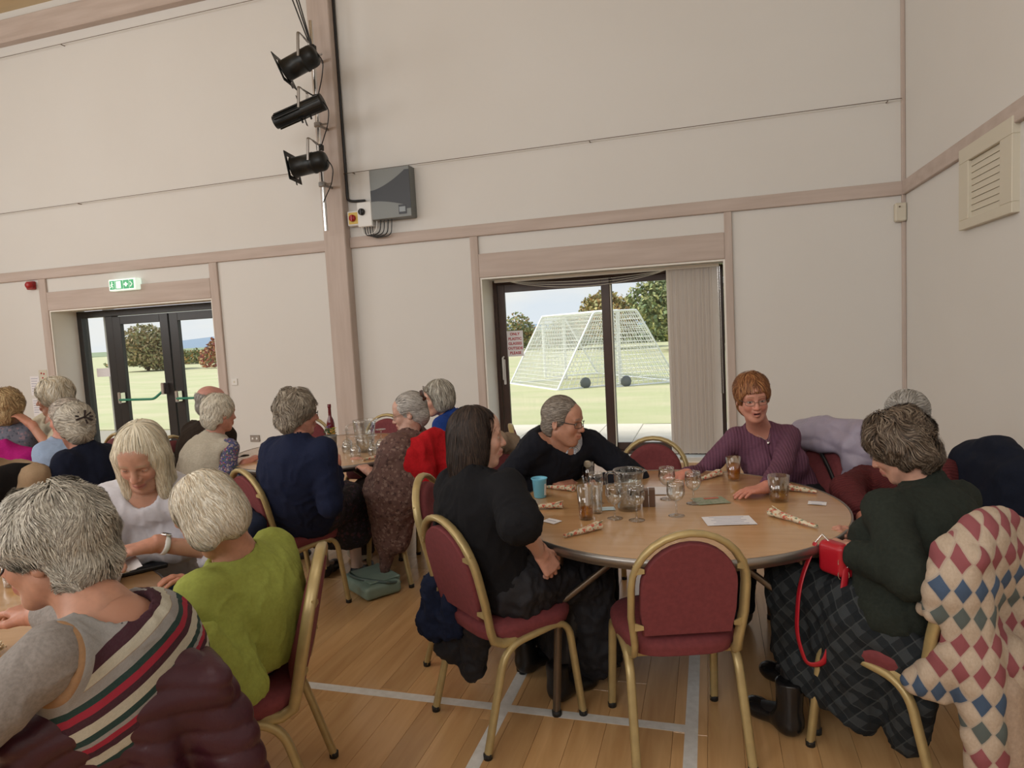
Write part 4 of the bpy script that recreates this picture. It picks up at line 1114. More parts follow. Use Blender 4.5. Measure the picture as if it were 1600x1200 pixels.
def grid_mesh(prims, h, lo=None, hi=None, skip=None):
    """surface nets of the blended field; skip = boxes whose inside is left out"""
    pos = [p for p in prims if not p.sub]
    if lo is None:
        lo = np.min([p.lo for p in pos], 0) - 2.5*h; hi = np.max([p.hi for p in pos], 0) + 2.5*h
    lo = np.array(lo, float); hi = np.array(hi, float)
    n = np.ceil((hi-lo)/h).astype(int) + 1
    f = np.full(tuple(n), 1.0, np.float32)
    ax = [lo[i] + h*np.arange(n[i]) for i in range(3)]
    for p in prims:
        m = p.k + 2.5*h
        i0 = np.maximum(np.floor((p.lo - m - lo)/h).astype(int), 0); i1 = np.minimum(np.ceil((p.hi + m - lo)/h).astype(int) + 1, n)
        if (i1 <= i0).any(): continue
        G = np.stack(np.meshgrid(*[ax[i][i0[i]:i1[i]] for i in range(3)], indexing='ij'), -1)
        sl = tuple(slice(i0[i], i1[i]) for i in range(3))
        f[sl] = _blend(f[sl], p.d(G), p)
    s = f < 0
    c = s[:-1,:-1,:-1].astype(np.int8)
    for (i, j, k) in ((1,0,0),(0,1,0),(1,1,0),(0,0,1),(1,0,1),(0,1,1),(1,1,1)):
        c = c + s[i:n[0]-1+i, j:n[1]-1+j, k:n[2]-1+k]
    act = (c > 0) & (c < 8)
    I = np.argwhere(act)
    if len(I) == 0: return np.zeros((0,3)), np.zeros((0,4), int)
    idx = np.full(act.shape, -1, np.int64); idx[tuple(I.T)] = np.arange(len(I))
    corners = [(0,0,0),(1,0,0),(0,1,0),(1,1,0),(0,0,1),(1,0,1),(0,1,1),(1,1,1)]
    fv = np.stack([f[I[:,0]+a, I[:,1]+b, I[:,2]+c_] for a, b, c_ in corners], 1)
    acc = np.zeros((len(I), 3)); cnt = np.zeros(len(I))
    for u in range(8):
        for w_ in range(u+1, 8):
            A, B = np.array(corners[u]), np.array(corners[w_])
            if np.abs(A-B).sum() != 1: continue
            m = (fv[:,u] < 0) != (fv[:,w_] < 0)
            t = fv[m,u]/(fv[m,u]-fv[m,w_]); acc[m] += A + t[:,None]*(B-A); cnt[m] += 1
    V = lo + h*(I + acc/cnt[:,None])
    F = []
    for a in range(3):
        b, c_ = (a+1) % 3, (a+2) % 3
        sa = [slice(None)]*3; sb = [slice(None)]*3; sa[a] = slice(0, -1); sb[a] = slice(1, None)
        S0, S1 = s[tuple(sa)], s[tuple(sb)]
        for flip, M_ in ((False, S0 & ~S1), (True, ~S0 & S1)):
            E_ = np.argwhere(M_); E_ = E_[(E_[:,b] > 0) & (E_[:,c_] > 0) & (E_[:,b] < n[b]-1) & (E_[:,c_] < n[c_]-1)]
            if len(E_) == 0: continue
            def at(db, dc):
                q = E_.copy(); q[:,b] += db; q[:,c_] += dc; return idx[q[:,0], q[:,1], q[:,2]]
            Q = np.stack([at(-1,-1), at(0,-1), at(0,0), at(-1,0)], 1)
            if flip: Q = Q[:, ::-1]
            F.append(Q)
    F = np.concatenate(F); F = F[(F >= 0).all(1)]
    if skip:
        inside = np.zeros(len(V), bool)
        for (a, b) in skip: inside |= ((V > np.array(a) + h*1.2) & (V < np.array(b) - h*1.2)).all(1)
        F = F[~inside[F].any(1)]
    return V, F
def vnormals(V, F):
    N = np.zeros_like(V); a = V[F[:,2]] - V[F[:,0]]; b = V[F[:,3]] - V[F[:,1]]; fn = np.cross(a, b)
    for k in range(4): np.add.at(N, F[:,k], fn)
    return N / (np.linalg.norm(N, axis=1)[:, None] + 1e-12)
def relax(V, F, it=1, lam=.5):
    for _ in range(it):
        A = np.zeros_like(V); c = np.zeros(len(V))
        for k in range(4):
            np.add.at(A, F[:,k], V[F[:,(k+1)%4]] + V[F[:,(k-1)%4]]); np.add.at(c, F[:,k], 2)
        V = V*(1-lam) + lam*A/np.maximum(c, 1)[:, None]
    return V
def np_mesh(name, V, F, org, mat_, parent, col=None, smooth=True, uv=None):
    me = bpy.data.meshes.new(name); nv, nf = len(V), len(F); k = F.shape[1]
    me.vertices.add(nv); me.vertices.foreach_set('co', (V - np.array(org)).astype(np.float32).ravel())
    me.loops.add(nf*k); me.loops.foreach_set('vertex_index', F.astype(np.int32).ravel())
    me.polygons.add(nf); me.polygons.foreach_set('loop_start', np.arange(0, nf*k, k, dtype=np.int32))
    me.polygons.foreach_set('use_smooth', np.full(nf, smooth))
    if col is not None:
        ca = me.color_attributes.new('Col', 'FLOAT_COLOR', 'POINT'); ca.data.foreach_set('color', np.c_[col, np.ones(nv)].astype(np.float32).ravel())
    if uv is not None:
        ca = me.attributes.new('st', 'FLOAT_VECTOR', 'POINT'); ca.data.foreach_set('vector', uv.astype(np.float32).ravel())
    me.update(calc_edges=True); me.validate()
    return link(name, me, mat_, parent)

# ------------------------------------------------------------------ people
def head_frame(look, up=(0,0,1)):
    f = _n(look); r = _n(np.cross(f, up)); u = np.cross(r, f); return np.array([r, f, u])   # rows: right, forward, up
def head_prims(H, R, s, g, smile=0):
    """H centre, R rows, s scale, g 'f' or 'm'"""
    def p(x, y, z): return H + s*(x*R[0] + y*R[1] + z*R[2])
    m = 1.06 if g == 'm' else 1.0
    L = [ell(p(0,-.014,.034), R, s*V3(.074*m,.092,.083), .02*s),
         ell(p(0,.030,-.022), R, s*V3(.059*m,.060,.085), .03*s),
         ell(p(0,.050,.048), R, s*V3(.052,.040,.045), .03*s),
         cone(p(-.050*m,.0,-.050), p(-.022*m,.052,-.096), .022*s, .018*s, .03*s), cone(p(.050*m,.0,-.050), p(.022*m,.052,-.096), .022*s, .018*s, .03*s),
         ell(p(0,.066,-.101), R, s*V3(.024*m,.019,.019), .022*s),
         ell(p(-.034,.063,-.026), R, s*V3(.022,.022,.024), .02*s), ell(p(.034,.063,-.026), R, s*V3(.022,.022,.024), .02*s),
         cone(p(-.034,.078,.021), p(.034,.078,.021), .011*s, .011*s, .02*s),
         cone(p(0,.086,.012), p(0,.108,-.030), .0085*s, .0115*s, .010*s),
         ell(p(-.0125,.096,-.034), R, s*V3(.008,.010,.008), .006*s), ell(p(.0125,.096,-.034), R, s*V3(.008,.010,.008), .006*s),
         cone(p(0,.078,-.058), p(0,.080,-.066), .020*s, .020*s, .012*s),
         cone(p(-.018,.088,-.0585+.004*smile), p(0,.0965,-.057), .0052*s, .0068*s, .006*s), cone(p(.018,.088,-.0585+.004*smile), p(0,.0965,-.057), .0052*s, .0068*s, .006*s),
         cone(p(-.016,.088,-.069+.003*smile), p(0,.0935,-.072), .0055*s, .0075*s, .006*s), cone(p(.016,.088,-.069+.003*smile), p(0,.0935,-.072), .0055*s, .0075*s, .006*s),
         ell(p(-.031,.092,.001), R, s*V3(.0165,.0125,.0115), .012*s, True), ell(p(.031,.092,.001), R, s*V3(.0165,.0125,.0115), .012*s, True)]
    for sx in (-1, 1):
        L += [ell(p(sx*.0315,.0745,.0), R, s*V3(.0138,.0128,.0132), .004*s)]
        q = np.array([R[0]*math.cos(.35*sx) - R[1]*math.sin(.35*sx)*1, R[1]*math.cos(.35*sx) + R[0]*math.sin(.35*sx), R[2]])
        L += [ell(p(sx*.079*m,-.010,-.006), q, s*V3(.0075,.018,.031), .008*s), ell(p(sx*.086*m,-.004,-.002), q, s*V3(.006,.009,.017), .008*s, True)]
    if smile > 1: L.append(ell(p(0,.098,-.0645), R, s*V3(.017,.012,.0045), .003*s, True))
    return L
def paint_head(V, H, R, s, col, skin, brow, smile, lip=(.42,.13,.11), closed=False):
    q = ((V - H) @ R.T)/s; x, y, z = q[:,0], q[:,1], q[:,2]; ax_ = np.abs(x)
    def mixc(w_, c):
        w_ = np.clip(w_, 0, 1)[:, None]; return col*(1-w_) + np.array(c)*w_
    fr = np.clip((y-.03)*60, 0, 1)
    def blob(cx, cy, cz, r): return np.clip(1 - np.sqrt((ax_-cx)**2 + (y-cy)**2 + (z-cz)**2)/r, 0, 1)
    col = mixc(blob(.036,.075,-.030,.030)*.55, np.array(skin)*V3(1.10,.72,.70))
    col = mixc(blob(0,.108,-.030,.020)*.7, np.array(skin)*V3(1.10,.72,.70))
    zb = .024 + .004*np.cos((ax_-.028)*60)
    col = mixc(fr*(ax_ > .011)*(ax_ < .046)*np.clip(1.6 - np.abs(z-zb)/.0034, 0, 1)*.75, brow)
    li = fr*(ax_ < .023)*(y > .078)*np.clip(1.5 - np.abs(z + .0635 - .10*ax_*smile*.5)/.0085, 0, 1)
    col = mixc(li*.75, lip)
    if smile > 1: col = mixc(fr*(ax_ < .017)*(np.abs(z+.0645) < .0042)*1.0, (.10,.02,.02))
    else: col = mixc(fr*(ax_ < .021)*np.clip(1.4-np.abs(z + .0645 - .1*ax_*smile)/.0016, 0, 1)*.7, (.12,.03,.03))
    # closed eye rims
    e = np.sqrt(((ax_-.0315)/.0138)**2 + ((z-.0005)/(.0046 if not closed else .0012))**2)
    col = mixc(fr*(y > .06)*np.clip(1 - np.abs(e-1.05)/.20, 0, 1)*.6, np.array(skin)*.35)
    col = mixc(fr*(y > .06)*np.clip((.98-e)*10, 0, 1), (.50,.45,.41))
    ir = np.sqrt((ax_-.0315)**2 + z**2)
    col = mixc(fr*(y > .06)*(e < 1)*np.clip((.0062-ir)*900, 0, 1), (.06,.05,.045))
    return col
def hand_prims(W, D, N, side, s=1.0, curl=.5, k=.008, thumb=1.0, spread=1.0):
    """W wrist, D direction of the fingers, N back-of-hand normal, side +1 if the thumb lies towards cross(D,N)"""
    D = _n(D); N = _n(N - D*(N @ D)); X = np.cross(D, N)*side
    L = []; pl = .088*s
    L.append(cone(W - D*.02*s, W + D*.012*s, .025*s, .023*s, .02*s))
    xs = [.030, .010, -.010, -.028]; fl = [.070, .078, .072, .056]; fr = [.0088,.0092,.0088,.0076]
    for i in range(4):
        kn = W + D*(pl - .004*abs(i-1.2))*s/s*1 + X*xs[i]*s
        L.append(cone(W + X*xs[i]*.55*s + D*.015*s - N*.004*s, kn, .0165*s, .0115*s, .014*s))
        a = kn; ang = 0; dd = _n(D + X*(xs[i]*3.0*spread))
        for j, (fq, cq) in enumerate(((.45, .55), (.31, .9), (.26, .6))):
            ang += curl*cq; dv = dd*math.cos(ang) - N*math.sin(ang); b = a + dv*fl[i]*fq*s
            L.append(cone(a, b, fr[i]*s*(1-.07*j), fr[i]*s*(.93-.08*j), .003)); a = b
    t0 = W + D*.022*s + X*.022*s - N*.006*s; t1 = t0 + (_n(D*.75 + X*.75*thumb - N*.25))*.040*s; t2 = t1 + _n(D*.95 + X*.35*thumb - N*.35*curl)*.030*s; t3 = t2 + _n(D + X*.05 - N*.5*curl)*.024*s
    L += [cone(t0, t1, .0165*s, .0115*s, .012*s), cone(t1, t2, .0112*s, .0102*s, .004), cone(t2, t3, .0100*s, .0080*s, .003)]
    return L
def ik(S_, T, hint, la, lb):
    S_ = np.array(S_, float); T = np.array(T, float); hint = np.array(hint, float)
    d = T - S_; L = np.linalg.norm(d); Lm = min(L, (la+lb)*.995); u = d/L
    if L > Lm:
        f = L/(la+lb)*1.005; la *= f; lb *= f; Lm = L
    a = (la*la - lb*lb + Lm*Lm)/(2*Lm); h = math.sqrt(max(la*la - a*a, 1e-6))
    o = hint - S_; o = o - u*(o @ u); o = _n(o)
    return S_ + u*a + o*h

PJ = {
 'P': {'head':[0.211,3.754,1.161],'shR':[0.119,3.895,0.922],'shL':[0.411,3.941,0.927],'elR':[-0.05,3.81,0.779],'wrR':[-0.149,3.654,0.766],'haR':[-0.233,3.484,0.787],'elL':[0.429,3.634,0.707],'wrL':[0.231,3.278,0.792],'haL':[0.121,3.215,0.805],'hip':[0.4,3.93,0.57]},
 'O': {'head':[-0.749,3.399,1.101],'shR':[-0.888,3.347,0.988],'shL':[-0.639,3.586,0.951],'elR':[-0.972,3.425,0.724],'wrR':[-0.826,3.451,0.763],'haR':[-0.72,3.401,0.787],'elL':[-0.511,3.565,0.744],'wrL':[-0.624,3.467,0.737],'haL':[-0.706,3.444,0.752],'hip':[-1.0,3.66,0.57]},
 'N': {'head':[-0.902,2.479,1.176],'shL':[-1.047,2.544,0.971],'shR':[-0.744,2.345,1.011],'elR':[-0.667,2.233,0.901],'wrR':[-0.642,2.414,0.736],'haR':[-0.637,2.452,0.667],'elL':[-1.078,2.531,0.686],'wrL':[-0.863,2.64,0.602],'haL':[-0.812,2.705,0.567],'hip':[-0.86,2.55,0.57]},
 'Rr': {'head':[0.675,2.796,1.071],'shL':[0.576,2.584,0.893],'shR':[0.92,2.955,0.842],'elL':[0.522,2.406,0.724],'wrL':[0.452,2.555,0.746],'haL':[0.412,2.628,0.768],'elR':[0.812,3.032,0.545],'wrR':[0.559,2.832,0.682],'haR':[0.507,2.8,0.729],'hip':[0.64,2.56,0.57]},
 'Q': {'head':[0.902,3.597,1.061],'shR':[0.745,3.731,0.735],'shL':[1.047,3.555,0.811],'elR':[0.616,3.249,0.694],'wrR':[0.637,3.201,0.673],'haR':[0.622,3.088,0.633],'elL':[1.128,3.604,0.607],'wrL':[0.861,3.311,0.565],'haL':[0.752,3.174,0.576],'hip':[0.92,3.4,0.57]},
 'K': {'head':[-2.2,3.181,1.195],'shL':[-2.386,3.192,0.991],'shR':[-2.047,3.168,0.995],'elR':[-2.051,3.214,0.82],'wrR':[-2.092,3.344,0.887],'haR':[-2.16,3.43,0.907],'elL':[-2.461,3.271,0.718],'wrL':[-2.329,3.474,0.787],'haL':[-2.288,3.542,0.832],'hip':[-2.36,3.36,0.57]},
 'L': {'head':[-1.895,3.955,1.087],'shL':[-1.909,3.766,0.889],'shR':[-1.939,4.074,0.919],'elL':[-2.006,3.751,0.687],'wrL':[-2.176,3.86,0.723],'haL':[-2.278,3.936,0.748],'elR':[-2.174,4.169,0.654],'wrR':[-2.303,4.133,0.684],'haR':[-2.345,4.124,0.722],'hip':[-1.93,4.02,0.57]},
 'M': {'head':[-1.995,4.67,1.103],'shL':[-1.926,4.549,0.915],'shR':[-1.932,4.883,0.925],'elL':[-1.969,4.457,0.616],'wrL':[-2.095,4.47,0.588],'haL':[-2.184,4.498,0.615],'elR':[-2.002,4.812,0.59],'wrR':[-2.169,4.81,0.538],'haR':[-2.287,4.829,0.559],'hip':[-2.0,4.78,0.57]},
 'I': {'head':[-3.668,4.205,1.165],'shL':[-3.903,4.272,0.938],'shR':[-3.502,4.129,0.919],'elR':[-3.424,4.137,0.747],'wrR':[-3.39,4.248,0.7],'haR':[-3.408,4.348,0.704],'elL':[-3.997,4.378,0.67],'wrL':[-3.92,4.501,0.618],'haL':[-3.818,4.533,0.628],'hip':[-3.85,4.3,0.57]},
 'J': {'head':[-3.362,3.926,1.11],'shL':[-3.579,3.967,0.89],'shR':[-3.234,3.839,0.876],'elR':[-3.222,3.828,0.707],'wrR':[-3.188,3.947,0.754],'haR':[-3.168,4.007,0.77],'elL':[-3.575,4.031,0.648],'wrL':[-3.426,4.131,0.675],'haL':[-3.356,4.155,0.71],'hip':[-3.42,3.78,0.57]},
 'A': {'head':[-1.371,1.061,1.176],'shL':[-1.219,0.905,1.031],'shR':[-1.298,1.232,0.96],'elL':[-1.141,0.776,0.964],'wrL':[-1.471,0.917,0.955],'haL':[-1.619,0.977,0.951],'elR':[-1.656,1.371,0.784],'wrR':[-1.856,1.37,0.861],'haR':[-1.958,1.392,0.864],'hip':[-1.44,1.2,0.57]},
 'B': {'head':[-1.53,1.695,1.072],'shL':[-1.503,1.601,0.85],'shR':[-1.506,1.957,0.868],'elL':[-1.388,1.517,0.698],'wrL':[-1.409,1.437,0.819],'haL':[-1.455,1.427,0.857],'elR':[-1.635,1.945,0.696],'wrR':[-1.73,1.869,0.745],'haR':[-1.756,1.813,0.799],'hip':[-1.56,1.83,0.57]},
 'C': {'head':[-2.036,1.953,1.203],'shR':[-2.207,1.95,1.03],'shL':[-1.986,2.079,1.026],'elL':[-1.837,1.941,0.864],'wrL':[-1.891,1.825,0.915],'haL':[-1.927,1.773,0.917],'elR':[-2.162,1.851,0.822],'wrR':[-1.975,1.705,0.907],'haR':[-1.904,1.716,0.906],'hip':[-2.25,2.3,0.57]},
 'D': {'head':[-4.96,3.612,1.206],'shR':[-4.878,3.674,1.029],'shL':[-5.102,3.502,1.035],'elR':[-4.969,3.731,0.799],'wrR':[-5.235,3.749,0.719],'haR':[-5.385,3.808,0.705],'elL':[-5.046,3.398,0.845],'wrL':[-5.305,3.525,0.792],'haL':[-5.435,3.59,0.777],'hip':[-5.0,3.62,0.57]},
 'E': {'head':[-4.916,3.944,1.252],'shR':[-5.123,4.022,1.061],'shL':[-4.687,3.838,1.054],'elR':[-5.159,3.957,1.036],'wrR':[-5.132,3.866,1.1],'haR':[-5.129,3.818,1.142],'elL':[-4.658,3.664,0.996],'wrL':[-4.751,3.613,1.099],'haL':[-4.813,3.599,1.149],'hip':[-4.95,4.1,0.57]},
 'F': {'head':[-4.412,3.612,1.128],'shL':[-4.467,3.474,0.923],'shR':[-4.471,3.68,0.907],'elL':[-4.441,3.415,0.756],'wrL':[-4.66,3.557,0.744],'haL':[-4.778,3.627,0.75],'elR':[-4.67,3.76,0.698],'wrR':[-4.856,3.754,0.672],'haR':[-4.951,3.78,0.69],'hip':[-4.35,3.55,0.57]},
 'G': {'head':[-3.665,3.053,1.15],'shL':[-3.57,2.897,0.965],'shR':[-3.68,3.24,0.941],'elL':[-3.57,2.84,0.788],'wrL':[-3.83,2.973,0.807],'haL':[-3.962,3.04,0.82],'elR':[-3.732,3.206,0.731],'wrR':[-3.98,3.233,0.698],'haR':[-4.106,3.249,0.713],'hip':[-3.72,3.12,0.57]},
 'H': {'head':[-4.015,2.684,1.131],'shL':[-4.171,2.673,0.942],'shR':[-3.95,2.894,0.909],'elR':[-3.567,2.629,0.755],'wrR':[-3.77,2.665,0.666],'haR':[-3.907,2.727,0.643],'elL':[-3.886,2.432,0.802],'wrL':[-3.9,2.525,0.705],'haL':[-3.974,2.605,0.678],'hip':[-4.08,2.8,0.57]},
}
SKIN = (.52,.285,.205); SKIN_P = (.56,.33,.25); SKIN_T = (.47,.235,.155); SKIN_R = (.54,.25,.18)
M_skin = mat('skin', (.5,.3,.2), .5, attr='Col', sss=.12, bump=(300,.15,.001))
M_hair = mat('hair', (.5,.5,.5), .55, attr='Col', spec=.35)
M_iris = mat('eye', (.1,.1,.1), .08)

class Person:
    def __init__(s, key, label, look, face, up=(0,0,1), hs=1.08, bs=1.0, g='f', skin=SKIN, brow=(.30,.22,.16), smile=0.5, h=.011, hh=.0042, legs=True, closed=False, exact=''):
        J = PJ[key]; s.J = {k: np.array(v, float) for k, v in J.items()}; s.key = key
        s.hip = s.J['hip']; s.g = g; s.hs = hs; s.bs = bs; s.skin = skin; s.brow = brow; s.smile = smile; s.closed = closed; s.h = h; s.hh = hh
        s.shL, s.shR = s.J['shL'], s.J['shR']; s.S = (s.shL + s.shR)/2
        s.sr = _n(s.shR - s.shL); s.u = _n(s.S - s.hip)
        s.f = _n(np.cross(s.u, s.sr)); s.face = _n(V3(face[0], face[1], 0)); s.hr = np.cross(s.face, (0,0,1))
        s.H = s.J['head']; s.look = _n(V3(*look)); s.R = head_frame(s.look, up)
        s.neck0 = s.S + s.u*.045 - s.f*.01; s.neck1 = s.H + hs*(-.018*s.R[1] - .055*s.R[2])
        s.root = empty('person', (s.hip[0], s.hip[1], 0), 0, label, 'person'); s.org = (s.hip[0], s.hip[1], 0)
        for sd in 'LR':
            sh = getattr(s, 'sh' + sd); w_ = s.J['wr'+sd]
            setattr(s, 'el' + sd, s.J['el'+sd] if sd in exact else ik(sh, w_, s.J['el'+sd], .275*bs, .245*bs))
        s.kn = {}; s.an = {}
        for sd, q in (('L', -1), ('R', 1)):
            hj = s.hip + s.hr*.09*q; s.kn[sd] = hj + s.face*.42 + s.hr*.03*q + V3(0,0,-.035); s.an[sd] = V3(*(s.kn[sd] + s.face*.03)[:2], .085)
    def torso(s, off=0.0, bust=None, low=True, width=1.0, k=.07):
        T = []; Ls = np.linalg.norm(s.S - s.hip); bs = s.bs; m = s.g == 'm'
        if bust is None: bust = not m
        st = [(0.0,.175,.135,.12),(.28,.158,.125,.13),(.55,.150,.118,.14),(.80,.160,.112,.12)]
        if m: st = [(0.0,.165,.130,.12),(.28,.165,.135,.13),(.55,.165,.128,.14),(.80,.175,.118,.12)]
        for t, rx, ry, rz in st:
            if not low and t < .2: continue
            w_ = min(1, t*1.4); r = _n(s.hr*(1-w_) + s.sr*w_); f = _n(s.face*(1-w_) + s.f*w_); f = _n(f - r*(f @ r)); u = np.cross(r, f)
            c = s.hip*(1-t) + s.S*t - u*0 - f*(.012 + .04*math.sin(t*PI))*1
            T.append(ell(c, [r, f, u], (rx*bs*width + off, ry*bs + off, rz*bs*max(Ls,.36)/.45 + off), k))
        sw = np.linalg.norm(s.shR - s.shL)/2; e1 = s.S - s.sr*max(sw-.02,.05) - s.u*.015; e2 = s.S + s.sr*max(sw-.02,.05) - s.u*.015
        T.append(cone(e1 - s.f*.01, e2 - s.f*.01, .052*bs + off*.8, .052*bs + off*.8, .05))
        T.append(cone(s.S + s.u*.0 - s.f*.02, s.neck0 + (s.neck1-s.neck0)*.25, .075*bs + off, .048*bs + off*.6, .06))
        if bust:
            for q in (-1, 1): T.append(ell(s.S - s.u*.17*bs + s.f*.085*bs + s.sr*.075*q*bs, [s.sr, s.f, s.u], V3(.07,.06,.07)*bs + off, .05))
        return T
    def arm(s, sd, off=0.0, t=1.0, k=.03, loose=0.0):
        """t: 0..1 upper arm, 1..2 forearm"""
        sh, el, wr = getattr(s, 'sh'+sd), getattr(s, 'el'+sd), s.J['wr'+sd]; bs = s.bs
        r0, r1, r2, r3 = .048*bs + off*.8, .038*bs + off*.8 + loose, .036*bs + off*.8 + loose, .025*bs + off*.8 + loose*.6
        if t <= 1:
            e = sh + (el-sh)*t; return [cone(sh, e + _n(el-sh)*.03, r0, r0 + (r1-r0)*t, k, clip=[(e, _n(el-sh))])]
        L = [cone(sh, el, r0, r1, k)]; tt = t - 1; e = el + (wr-el)*tt
        L.append(cone(el, e + (_n(wr-el)*.03 if tt < 1.2 else 0), r2, r2 + (r3-r2)*tt, .02, clip=[(e, _n(wr-el))]))
        return L
    def body(s, hands=('L','R'), hand_opt={}, tights=(.010,.010,.012)):
        B = s.torso(0.0); B.append(cone(s.neck0 - s.u*.03, s.neck1, .062*s.bs if s.g == 'm' else .059*s.bs, .056 if s.g == 'm' else .054, .025))
        Hp = head_prims(s.H, s.R, s.hs, s.g, s.smile); B += Hp
        for sd, q in (('L', -1), ('R', 1)):
            B += s.arm(sd, 0, 2.0)
            hj = s.hip + s.hr*.09*q
            B += [cone(hj, s.kn[sd], .085*s.bs, .056*s.bs, .04), cone(s.kn[sd], s.an[sd], .053*s.bs, .034, .02), cone(s.an[sd], s.an[sd] + s.face*.16 + V3(0,0,-.045), .036, .026, .02)]
        boxes = [(s.H - .165*s.hs, s.H + .165*s.hs)]; fine = [(s.hh, boxes[0])]
        for sd in hands:
            W = s.J['wr'+sd]; D = _n(s.J['ha'+sd] - W); o = hand_opt.get(sd, {}); D = _n(o.get('D', D)); N = V3(*o.get('N', (0,0,1)))
            side = 1 if sd == 'L' else -1
            side *= 1      # cross(D, up): for the left hand the thumb points to the body's right
            hp = hand_prims(W, D, N, side, .98*s.bs if s.g == 'f' else 1.08, o.get('curl', .45), thumb=o.get('thumb', 1), spread=o.get('spread', 1)); B += hp
            lo = np.min([p.lo for p in hp], 0) - .012; hi = np.max([p.hi for p in hp], 0) + .012; boxes.append((lo, hi)); fine.append((max(s.hh*.9, .0036), (lo, hi)))
        V, F = grid_mesh(B, .014, skip=boxes); Vs = [V]; Fs = [F]; n = len(V); cs = [np.tile(np.array(s.skin, float), (len(V), 1))]
        if tights is not None: cs[0][V[:,2] < .47] = tights
        for i, (h, (lo, hi)) in enumerate(fine):
            v, f = grid_mesh(B, h, lo, hi); v = relax(v, f, 1, .35); c = np.tile(np.array(s.skin, float), (len(v), 1))
            c *= (1 + .10*vnoise(v*60, 1) + .06*vnoise(v*160, 2))[:, None]
            if i == 0: c = paint_head(v, s.H, s.R, s.hs, c, s.skin, s.brow, s.smile, closed=s.closed, **({'lip': tuple(np.array(s.skin)*V3(.95,.72,.68))} if s.g == 'm' else {}))
            else:
                c = c*V3(1.04,.92,.90)
            Vs.append(v); Fs.append(f + n); n += len(v); cs.append(c)
        s.body_o = np_mesh('body', np.concatenate(Vs), np.concatenate(Fs), s.org, M_skin, s.root, np.concatenate(cs))
        return s
    def cloth(s, name, prims, m, h=None, fold=.006, fs=9, seed=1, col=None, uv=None, fine=0.0, ridge=None, relax_n=2, label=None):
        h = h or s.h; V, F = grid_mesh(prims, h)
        V = relax(V, F, relax_n, .5); N = vnormals(V, F)
        w_ = vnoise(V*fs, seed); w2 = vnoise(V*V3(fs*2.2, fs*2.2, fs*1.1), seed+5)
        w3 = vnoise(V*V3(fs*2.6, fs*2.6, fs*1.5) + 2.0*np.stack([w_, w2, w_], 1), seed+21)
        disp = fold*(1 - 2*np.abs(w_))*.6 + fold*.4*w2 + fold*.75*((1-np.abs(w3))**3 - .35) + fold*.2*vnoise(V*fs*5, seed+9)
        if ridge is not None: disp += ridge(V)
        V = V + N*disp[:, None]
        o = np_mesh(name, V, F, s.org, m, s.root, None if col is None else col(V, N), uv=None if uv is None else uv(V))
        if label: o['label'] = label
        return o
    def collar(s, r=.066, depth=.0, tilt=.3, k=.012):
        """subtractor that opens the neckline"""
        a = s.neck0 - s.u*.012 + s.f*(.012); return cone(a - s.u*depth, s.neck1 + (s.neck1-s.neck0)*.6, r, r*1.05, k, True)
    def vneck(s, d=.14, w_=.05, k=.012):
        a = s.S + s.u*.07 + s.f*.09; b = s.S - s.u*d + s.f*.15; return cone(a, b, w_, .004, k, True)
    def clip_hem(s, t=.0):
        return (s.hip + s.u*t, -s.u)
    def skirt_prims(s, off=.03, length=.32, flare=.03, k=.09):
        L = [ell(s.hip + s.face*.03, [s.hr, s.face, V3(0,0,1)], (.185*s.bs+off*.5, .16*s.bs, .12), .05)]
        for sd, q in (('L', -1), ('R', 1)):
            hj = s.hip + s.hr*.09*q; kn = s.kn[sd]; bot = kn + s.face*.03 + V3(0,0,-length)
            L += [cone(hj, kn, .09+off, .062+off, k), cone(kn, bot, .062+off, .062+off+flare, k)]
        m0 = (s.kn['L']+s.kn['R'])/2; L.append(cone((s.hip+m0)/2, m0, .09+off, .06+off, k)); L.append(cone(m0, m0 + s.face*.03 + V3(0,0,-length), .06+off, .07+off+flare, k))
        return L
    def trousers(s, m, off=.014, name='trousers'):
        L = [ell(s.hip, [s.hr, s.face, V3(0,0,1)], (.178*s.bs, .14*s.bs, .118), .05)]
        for sd, q in (('L', -1), ('R', 1)):
            hj = s.hip + s.hr*.09*q
            L += [cone(hj, s.kn[sd], .090*s.bs+off, .060*s.bs+off, .05), cone(s.kn[sd], s.an[sd] + V3(0,0,.0), .058*s.bs+off, .040+off*1.3, .03, clip=[(s.an[sd] + V3(0,0,-.02), V3(0,0,-1))])]
        return s.cloth(name, L, m, fold=.005, fs=7, seed=3)
    def shoes(s, m, hi=0.0, h=.008, kinds='shoe'):
        for sd in 'LR':
            a = s.an[sd]; t = a + s.face*.155; L = [ell(V3(a[0], a[1], .055) + s.face*.01, [s.hr, s.face, V3(0,0,1)], (.042,.055,.050), .03), ell(V3(t[0], t[1], .036), [s.hr, s.face, V3(0,0,1)], (.044,.062,.033), .03), cone(V3(a[0],a[1],.05), V3(t[0],t[1],.036), .038, .032, .03)]
            if hi: L.append(cone(V3(a[0],a[1],.06), V3(a[0],a[1],.06+hi) - s.face*.005, .046, .052, .03, clip=[(V3(a[0],a[1],.05+hi), V3(0,0,1))]))
            L = [p for p in L]
            for p in L: p.clip = p.clip + [(V3(0,0,.004), V3(0,0,-1))]
            s.cloth(kinds, L, m, h=h, fold=.001)
